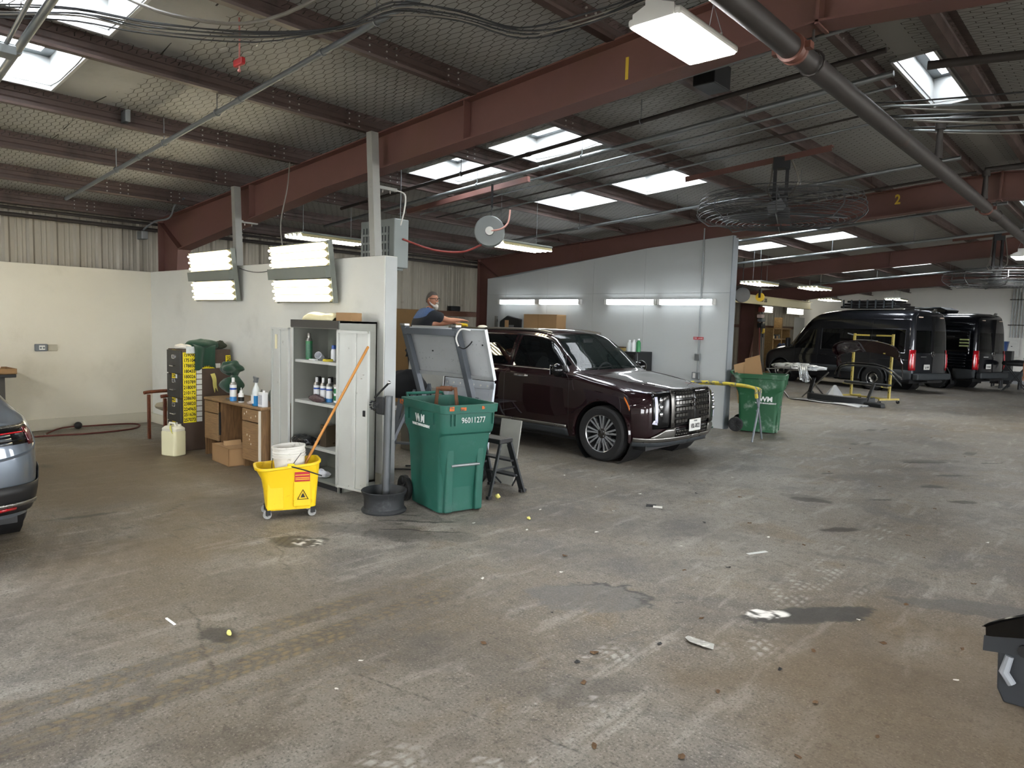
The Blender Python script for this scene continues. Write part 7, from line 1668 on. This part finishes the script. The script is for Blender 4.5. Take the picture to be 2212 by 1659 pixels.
# ---- bumper on the floor
e = thing('bumper_cover', 'black bumper cover lying on plastic sheeting on the floor', 'bumper', (-5.9, 18.95, 0), -.28)
BMP = M('textured_black_bumper', '#202224', .55, var=.15)
def strip_loft(name, pts, prof, mat, parent, up=(0, 0, 1), sc=None):
    P = smooth_path(pts, 6); SCL = [1.]*len(P) if sc is None else list(np.interp(np.linspace(0, 1, len(P)), np.linspace(0, 1, len(sc)), sc)); b = B(); n = len(prof); vs = []; k = len(P)
    for i, p in enumerate(P):
        d = (P[min(i+1, k-1)]-P[max(i-1, 0)]).normalized(); s = Vector(up).cross(d).normalized()
        vs += [tuple(p+(s*q[0]+Vector(up)*q[1])*SCL[i]) for q in prof]
    fs = [(i*n+j, i*n+(j+1) % n, (i+1)*n+(j+1) % n, (i+1)*n+j) for i in range(k-1) for j in range(n)]+[tuple(range(n))[::-1], tuple((k-1)*n+j for j in range(n))]
    return b.add(vs, fs).build(name, mat, parent, smooth=.6, weld=False)
strip_loft('main_beam', [(-.85, .3, .12), (-.8, .05, .1), (-.5, -.08, .1), (0, -.12, .1), (.5, -.08, .1), (.8, .05, .1), (.88, .3, .12)], [(-.03, -.1), (.03, -.1), (.04, .06), (0, .1), (-.03, .08)], BMP, e)
for s in (-1, 1): B().bar((s*.82, .1, .12), (s*(.78 if s < 0 else .9), .22, .58), .14, .03).build('side_wing', BMP, e, bevel=.01)
B().prism([(-.6, 0), (.1, 0), (.2, -.08), (-.55, -.06)], .02, .05).xf(Matrix.Translation((0, -.25, 0))).build('lower_lip', BMP, e)
tag(drape('plastic_sheeting', M('grey_poly_sheet', '#9a9da0', .35, .1, var=.12), None, [(-6.95, 18.95, .012), (-6.5, 18.8, .03), (-6.0, 18.7, .015), (-5.5, 18.6, .03), (-5.05, 18.5, .012)], .45, (.2, 1, 0), 5, .012, 14), 'grey plastic sheeting spread under the black bumper cover', 'plastic sheet')
e = thing('film_heap', 'peaked heap of grey plastic film behind the black bumper cover', 'plastic film', (-6.05, 19.4, 0)); B().lathe([(.33, 0), (.25, .12), (.14, .28), (.03, .42), (.001, .43)], 9).build('film', M('grey_poly_sheet'), e, weld=False)
e = thing('trim_block', 'flat black trim piece on the floor at the end of the bumper cover', 'trim piece', (-4.9, 18.75, 0), -.3); B().prism([(-.25, 0), (.25, 0), (.22, .1), (.05, .12), (-.22, .11)], -.09, .09, 'y').build('foam_block', BMP, e, bevel=.02); B().box((-.2, -.1, .03), (.2, -.09, .07)).build('clip_rail', BLK, e)
# ---- yellow parts rack with maroon bumper
e = thing('parts_rack', 'yellow wheeled parts rack in front of the dark grey van', 'rack', (-5.4, 20.15, 0), -.455)
RY = M('rack_yellow', '#a8984a', .5, .1, var=.15, col2='#6e6a52', thr=(.6, .66), scale2=18)
for s in (-1, 1):
    B().bar((s*.6, 0, .1), (s*.6, 0, 1.8), .05).build('upright', RY, e); B().bar((s*.6, -.35, .12), (s*.6, .35, .12), .045).build('base_foot', RY, e)
    for y in (-.33, .33):
        c = B().lathe([(.01, -.015), (.045, -.015), (.048, 0), (.045, .015), (.01, .015)], 16, axis='y', c=(s*.6, y, .048)).build('castor', DARK, e, smooth=.6); B().box((s*.6-.02, y-.025, .05), (s*.6+.02, y+.025, .1)).build('castor_fork', SATIN, c)
    for z in (1.28, .92, .42): B().bar((s*.6, 0, z), (s*.6, -.3, z+.03), .025).build('support_arm', RY, e)
    for k in range(9): B().cbox((s*.6, -.026, .3+.16*k), (.016, .004, .03)).build('peg_slot', BLK, e)
B().bar((-.6, 0, 1.76), (.6, 0, 1.76), .04).build('top_bar', RY, e); B().bar((-.6, 0, .12), (.6, 0, .12), .04).build('bottom_bar', RY, e); B().box((-.1, -.022, 1.74), (.1, -.02, 1.78)).build('maker_plate', BLK, e); B().bar((-.6, 0, 1.75), (-.75, -.1, 1.8), .03).build('hook_arm', GREYP, e)
e = thing('painted_bumper', 'maroon painted bumper cover hung on the yellow rack', 'bumper', (-5.47, 19.85, 1.34), -.3)
strip_loft('bumper_skin', [(-.88, .2, -.55), (-.89, .08, -.2), (-.82, -.02, .02), (-.5, -.08, .13), (0, -.1, .17), (.5, -.08, .13), (.82, -.02, .02), (.89, .08, -.2), (.88, .2, -.55)], [(-.02, -.2), (.01, -.21), (.04, -.04), (.0, .13), (-.1, .16), (-.1, .14), (-.01, .1)], MAROON, e, up=(0, -.35, .94)); B().box((-.22, -.14, .27), (.22, -.05, .3)).build('grille_slot', BLK, e, bevel=.01); B().box((-.3, -.06, .265), (.3, .0, .29)).build('top_flange', SATIN, e)
for k, z in enumerate((.98, .92)):
    e = thing('trim_strip', ('curved glossy black trim strip on the yellow rack, upper of the two', 'curved chrome-edged trim strip on the yellow rack, lower of the two')[k], 'trim strip', (-5.45, 19.85, z), -.3); strip_loft('strip', [(-.95+.1*k, .1, -.3), (-.6, -.12, -.02), (0, -.22, .04), (.6, -.12, -.02), (.92, .1, -.3-.1*k)], [(-.02, -.025), (.02, -.025), (.02, .02), (-.02, .02)], (TRIMB, BMP)[k], e); strip_loft('bright_edge', [(-.95+.1*k, .085, -.27), (-.6, -.145, .0), (0, -.245, .06), (.6, -.145, .0), (.92, .085, -.27-.1*k)], [(-.004, -.004), (.004, -.004), (.004, .004), (-.004, .004)], SATIN, e)
e = thing('step_board', 'black ribbed step board across the lower arms of the yellow rack', 'step board', (-5.42, 19.95, .47), -.42); B().box((-.68, -.08, 0), (.68, .08, .05)).build('board', BMP, e, bevel=.02); B().box((-.68, -.084, -.03), (.68, -.07, -.005)).build('tread_edge', SATIN, e)
# ---- roof crates on the far van line
e = thing('roof_rack_load', 'stack of black slatted crates on the roof of the dark grey van', 'crates', (-6.72, 25.35, 2.62), -.33)
for k in range(3): B().box((-1.1+.12*k, -.4, .03+.09*k), (1.0-.15*k, .4, .1+.09*k)).build('crate', BLK, e, bevel=.01)
for k in range(7): B().box((-1.0+.29*k, -.43, .02), (-.95+.29*k, -.41, .3)).build('slat', PLASG, e)
# ---- crane beam
e = thing('crane_beam', 'cream steel beam lettered 500 LBS along the far left side', 'steel beam', (-9.6, 18.6, 2.66)); L_ = 8.7
B().box((-.006, 0, 0), (.006, L_, .28)).build('web', CREAM, e, weld=False); B().box((-.08, 0, 0), (.08, L_, .02)).build('bottom_flange', CREAM, e); B().box((-.08, 0, .26), (.08, L_, .28)).build('top_flange', CREAM, e); text('load_lettering', '500 LBS', INK, e, (.008, 4.35, .15), (PI/2, 0, PI/2), .17, .004, bold=.004)
for y in (.3, L_-.3): B().box((-.05, y-.04, .28), (.05, y+.04, roof_z(-9.6)-2.7)).build('hanger_plate', CREAM, e)
# ---- wall lamps glowing in the far left corner
TUBEF = emis('far_tube_glow', (1., .95, .82, 1), 4.)
def wall_lamp(y0, y1, z, label):
    e = thing('wall_tube_lamp', label, 'light fixture', (-12.12, (y0+y1)/2, z), 0, 'tube lamps on the far left wall'); L2 = (y1-y0)/2
    B().box((-.05, -L2, -.14), (0, L2, .14)).build('back_plate', LAMPG, e)
    for k in range(4): B().cyl((.04, -L2+.02, -.1+.067*k), (.04, L2-.02, -.1+.067*k), .017, 8).build('tube', TUBEF, e, weld=False)
wall_lamp(28.9, 29.9, 2.72, 'small tube lamp glowing on the far left wall below the crane beam'); wall_lamp(31.6, 33.5, 2.74, 'wide tube lamp glowing on the far left wall by the van windscreen')
# ---- hook, reels
e = thing('crane_hook', 'yellow pulley hook hanging in the far bay', 'hook', (-8.05, 19.0, 2.72)); B().lathe([(.02, -.03), (.11, -.03), (.12, -.02), (.1, 0), (.12, .02), (.11, .03), (.02, .03)], 20, axis='y').build('pulley', YEL, e, smooth=.6); B().box((-.03, -.045, -.02), (.03, .045, .2)).build('yoke', DARK, e); B().tube([(0, 0, .2), (0, 0, roof_z(-8)-2.75)], .01, 6).build('rope', DARK, e)
for k, (x, y) in enumerate(((-8.3, 18.4),)):
    e = thing('hose_reel', 'dark hose reel hanging in the far bay beside the blue-grey wall', 'hose reel', (x, y, 2.75), .6); 
    for s in (-1, 1): B().lathe([(.05, s*.08-.006), (.2, s*.08-.006), (.2, s*.08+.006), (.05, s*.08+.006)], 24, axis='y').build('reel_disc', DARK, e)
    B().cyl((0, -.08, 0), (0, .08, 0), .14, 18).build('hose_coil', BLK, e); B().bar((0, 0, .1), (0, 0, roof_z(x)-2.77), .03, .02).build('arm', DARK, e)
# ---- tool column and shelving by the far left wall
e = thing('tool_column', 'brown steel column hung with air tools and hoses in the far bay', 'column', (-11.0, 25.9, 0)); BRN = M('brown_column', '#5a4236', .6, var=.2)
B().box((-.1, -.1, 0), (.1, .1, 2.78)).build('column', BRN, e)
for k, (y, z, m, sz) in enumerate(((-.15, 2.6, HOSER, (.16, .3, .2)), (-.2, 2.35, M('pinkish_plastic'), (.2, .3, .14)), (-.12, 2.2, GREYP, (.2, .34, .12)), (-.1, 2.0, BLK, (.2, .3, .2)), (.05, 1.8, YEL, (.14, .16, .2)))): 
    t = B().cbox((.18, y, z), sz).build('air_tool', m, e, bevel=.04); B().cyl((.18, y+sz[1]*.2, z-sz[2]/2-.14), (.18, y+sz[1]*.2, z-sz[2]/2), .03, 8).build('tool_grip', BLK, t)
for k in range(3): B().tube(smooth_path([(.15, -.2+.15*k, 2.1), (.2, -.25+.2*k, 1.5), (.18, -.1+.15*k, .9), (.3, -.2+.2*k, .2)], 5), .015, 6).build('hose', (HOSER, CABLE, CABLEG)[k], e, smooth=True)
e = thing('wall_shelf', 'wooden shelf rack against the far left wall behind the van', 'shelf', (-12.05, 30.1, 0)); SHW = wood('pale_shelf_wood', '#8a6f4a', '#a98a5c', (2, 2, 8))
for y in (-.9, .0, .9): B().box((.0, y-.04, 0), (.35, y+.04, 2.4 if y == 0 else 1.95)).build('upright', SHW, e)
for z in (.9, 1.45, 1.9): B().box((0, -.9, z), (.4, .9, z+.05)).build('shelf_board', SHW, e)
for k in range(4): B().box((.05, -.8+.2*k, 1.5), (.3, -.66+.2*k, 1.62+.05*(k % 2))).build('stored_part', (CREAM, PLASG, CARDL, GREYP)[k], e)
e = tag(B().box((0, -.6, 0), (.02, .6, 1.3)).build('white_board', M('pale_fibre_sheet')), 'pale sheet standing on the shelf rack beside the van windscreen', 'sheet'); e.location = (-11.6, 31.75, 1.15)
e2 = tag(B().box((-.2, -.65, 0), (.2, .65, 1.15)).build('crate_stack', SHW, bevel=.01), 'wooden crate under the pale sheet by the far left wall', 'crate'); e2.location = (-11.55, 31.75, 0)
tag(crumple('blue_cover', M('dark_blue_cloth', '#1c2a4a', .9), None, (-11.1, 28.6, .0), (.7, .8, 1.5), 111, amp=.12), 'dark blue cover over equipment in front of the shelf rack', 'cover')
e = thing('door_leaf', 'tall dark door frame beside the end of the blue-grey wall in the far bay', 'door', (-12.1, 22.6, 0)); B().box((0, -.6, 0), (.06, .6, 2.3)).build('leaf', M('dark_brown_door', '#2b2220', .6), e); B().box((.0, .62, 0), (.08, .8, 2.5)).build('frame_post', CREAM, e); B().box((.0, .95, 0), (.08, 1.1, 2.5)).build('frame_post', CREAM, e); B().cyl((.06, -.5, 1.0), (.11, -.5, 1.0), .025, 10).build('knob', CHROME, e)
# ---- back wall: electric panel, conduits, tool chest
e = thing('electric_panel', 'grey-white electric panel on the far white wall', 'electric panel', (-3.96, 33.9, 1.06)); B().box((-.2, -.1, 0), (.2, 0, .75)).build('cabinet', M('panel_grey_white', '#c9cac6', .5), e, bevel=.008); B().box((-.12, -.108, .12), (.1, -.1, .6)).build('door', M('panel_grey_white'), e, bevel=.004); B().cbox((-.05, -.115, .42), (.05, .02, .03)).build('latch', BLK, e)
for k in range(5): pipe('conduit_pipe', 'upright grey conduit above the electric panel, %s from the left' % ('first second third fourth fifth'.split()[k]), [(-4.1+.1*k, 33.86, 1.82), (-4.1+.1*k, 33.86, 4.0)], .018, GALV, (), 8)
for z in (2.3, 3.3): tag(B().box((-4.2, 33.82, z), (-3.55, 33.84, z+.04)).build('strut_rail', BLACKI), 'dark strut rail across the conduits, %s one' % ('lower' if z < 3 else 'upper'), 'rail')
e = thing('tool_chest', 'black tool chest beside the black van at the far wall', 'tool chest', (-3.95, 31.3, 0)); B().box((-.3, -.3, .12), (.3, .3, 1.33)).build('body', BLK, e, bevel=.01)
for k in range(4): B().box((-.28, -.312, .18+.28*k), (.28, -.3, .43+.28*k)).build('drawer', DARK, e, bevel=.004)
for x in (-.24, .24): B().cyl((x, -.24, 0), (x, -.24, .12), .03, 8).build('castor', DARK, e); B().cyl((x, .24, 0), (x, .24, .12), .03, 8).build('castor', DARK, e)
e = thing('blue_bin', 'blue plastic bin on the black tool chest', 'bin', (-3.98, 31.3, 1.33)); loft(B(), [(rrect(-.13, .13, -.13, .13, .03), 0), (rrect(-.17, .17, -.17, .17, .03), .34), (rrect(-.15, .15, -.15, .15, .03), .34), (rrect(-.11, .11, -.11, .11, .03), .02)], True, True).build('bin_body', M('blue_bin_plastic', '#2f4c80', .5), e); B().box((-.18, -.18, .34), (.18, .18, .36)).build('lid', M('pale_lid', '#9aa3a8', .5), e)
e = thing('folding_stand', 'folding stand with a black part on it near the far white wall', 'stand', (-3.25, 29.0, 0))
for s in (-1, 1): B().bar((s*.35, -.2, 0), (-s*.3, -.2, .9), .03).build('leg', DARK, e); B().bar((s*.35, .2, 0), (-s*.3, .2, .9), .03).build('leg', DARK, e)
crumple('black_part', BMP, e, (0, 0, .86), (.9, .5, .24), 121, amp=.2)
e = thing('far_stand_bar', 'dark low trolley beside the tool chest at the far wall', 'trolley', (-3.55, 30.4, 0)); B().box((-.35, -.25, .3), (.35, .25, .62)).build('deck', PLASG, e, bevel=.02); 
for x in (-.28, .28):
    for y in (-.2, .2): B().cyl((x, y, 0), (x, y, .3), .04, 8).build('castor_post', DARK, e)
# ---- black bumper piece at the right edge of the floor
e = thing('bumper_piece', 'glossy black bumper corner with grey bracket on the floor at the right edge', 'bumper', (-.12, 4.12, 0), .0)
strip_loft('bumper_skin', [(-.36, -.06, .33), (-.22, -.1, .4), (-.05, -.12, .47), (.2, -.12, .52), (.6, -.06, .54), (1.2, .1, .54)], [(-.015, -.06), (.02, -.07), (.05, .0), (.03, .06), (-.03, .1), (-.16, .13), (-.17, .12), (-.04, .085)], TRIMB, e, sc=[.3, .7, 1.05, 1.3, 1.4, 1.4])
BRK = M('grey_bracket_plastic', '#2b2e32', .5, var=.2, scale=12); strip_loft('inner_flange', [(-.37, -.03, .26), (-.22, -.06, .31), (0, -.07, .36), (.4, -.07, .4)], [(-.01, -.05), (.015, -.05), (.015, .05), (-.01, .06)], BRK, e, sc=[.7, 1, 1, 1])
B().prism([(-.31, .27), (-.3, .06), (-.27, .0), (-.15, .005), (-.1, .05), (-.14, .14), (-.1, .25), (-.02, .3), (-.1, .33)], -.05, -.02, 'y').build('bracket', BRK, e, bevel=.008); B().tube([(-.26, -.06, .24), (-.275, -.07, .16), (-.24, -.07, .11)], [.018, .022, .02], 8).build('pale_clip', M('pale_grey_plastic', '#8d9196', .5), e, smooth=True)
B().bar((.5, -.05, .0), (.5, -.05, .5), .06, .04).build('bracket', BRK, e); B().bar((1.1, .06, .0), (1.1, .06, .5), .06, .04).build('bracket', BRK, e); B().cyl((-.2, -.09, .29), (-.2, -.04, .29), .03, 12).build('lamp_hole', BLK, e)

# ================================================================== SCRAPS ON THE FLOOR
LEAF = M('dry_leaf', '#5f4932', .9, var=.35, scale=30); PAPR = M('paper_scrap', '#d5d3cc', .8); TAPEW = M('white_tape', '#cfd1d0', .5)
rr = random.Random(3)
def flake(name, mat, x, y, s, seed, label, cat, group=None, asp=.6, lift=.3):
    r = random.Random(seed); n = 7; rad = [s*(.6+.4*r.random()) for _ in range(n)]; ro = r.uniform(0, 6.3); vs = [(0, 0, s*lift*.5)]
    for i in range(n): a = 2*PI*i/n; p = (rad[i]*math.cos(a), rad[i]*asp*math.sin(a)); vs.append((p[0]*math.cos(ro)-p[1]*math.sin(ro), p[0]*math.sin(ro)+p[1]*math.cos(ro), r.random()*s*lift))
    o = B().add(vs, [(0, 1+i, 1+(i+1) % n) for i in range(n)]).build(name, mat, solid=.0012); o.location = (x, y, .0012); return tag(o, label, cat, group)
leaf_px = [(-1.43,3.15),(-1.95,2.75),(-1.25,3.95),(-1.6,2.35),(-1.05,3.4),(-.95,2.9),(-.75,3.3),(-1.0,4.35),(-2.4,4.6),(-1.7,3.6),(-2.1,3.05),(-2.6,2.7),(-1.3,2.55),(-1.9,3.9),(-.8,5.9),(-1.2,6.3),(-2.6,6.2),(-3.1,7.1),(-1.5,8.2),(-2.2,8.9),(-2.9,9.3),(-1.9,12.2),(-3.3,11.5),(-2.7,14.0),(-.65,4.6),(-.4,4.9),(-3.2,4.2),(-2.0,5.9),(-1.05,5.1),(-1.45,6.9)]
for k, (x, y) in enumerate(leaf_px): flake('dry_leaf', LEAF, x, y, rr.uniform(.018, .034), k, 'curled brown dry leaf lying on the concrete floor', 'leaf', 'dry leaves on the floor')
pap = [(-3.0,3.9),(-2.3,5.9),(-2.7,5.1),(-3.4,4.9),(-3.7,5.6),(-3.9,6.4),(-4.2,5.1),(-3.2,6.6),(-2.5,7.0),(-4.5,7.2),(-3.6,8.0),(-2.4,10.1),(-3.0,10.6),(-4.0,9.8),(-4.4,6.3),(-2.9,2.1),(-2.75,1.85),(-1.2,4.6),(-.6,4.15),(-1.0,2.7),(-3.85,4.5),(-4.3,4.3),(-5.0,6.5),(-3.3,3.4),(-.9,7.2)]
for k, (x, y) in enumerate(pap): flake('paper_bit', PAPR, x, y, rr.uniform(.012, .024), 100+k, 'tiny white scrap lying on the concrete floor', 'paper scrap', 'white scraps on the floor')
dk = [(-2.6,3.3),(-1.9,3.4),(-2.9,5.9),(-2.2,4.9),(-1.6,5.6),(-3.5,6.9),(-4.6,6.9),(-2.1,2.9),(-1.3,3.6),(-2.7,8.2),(-3.8,7.3)]
for k, (x, y) in enumerate(dk): flake('rubber_scrap', BLK, x, y, rr.uniform(.012, .03), 200+k, 'small black scrap lying on the concrete floor', 'scrap', 'black scraps on the floor')
tag(B().box((-.1, -.018, 0), (.1, .018, .001)).build('tape_strip', TAPEW), 'strip of white masking tape stuck to the floor', 'tape').location = (-2.19, 5.41, .002); bpy.data.objects['tape_strip'].rotation_euler = (0, 0, 1.15)
o = flake('film_piece', M('clear_film_piece', '#a9a9a4', .25, var=.4, scale=30), -1.75, 3.57, .13, 301, 'torn piece of clear plastic film on the floor near the wet stain', 'plastic film', None, .45, .12)
e = thing('torn_label', 'torn black and white label on the floor in front of the maroon car', 'label', (-3.54, 6.07, .002), .5); B().box((-.07, -.05, 0), (.03, .05, .001)).build('black_half', BLK, e); B().box((.0, -.08, .001), (.09, .0, .002)).build('white_half', PAPR, e)
for k, (x, y, s, lb) in enumerate(((-4.78, 5.12, .05, 'crumpled yellow paper by the foot of the step stool'), (-4.06, 4.77, .03, 'small yellow paper scrap in front of the teal-green bin'), (-3.66, 1.76, .03, 'yellow scrap in the dark stain at lower left'))): tag(crumple('yellow_paper', M('yellow_paper', '#d9d27a', .8), None, (x, y, 0), (s*1.6, s, s), 400+k, 8, 6, .35), lb, 'paper scrap')
tag(B().box((-.06, -.006, 0), (.06, .006, .006)).build('paint_stick', CW), 'thin white stick on the floor at lower left', 'stick').location = (-4.05, 1.6, 0)
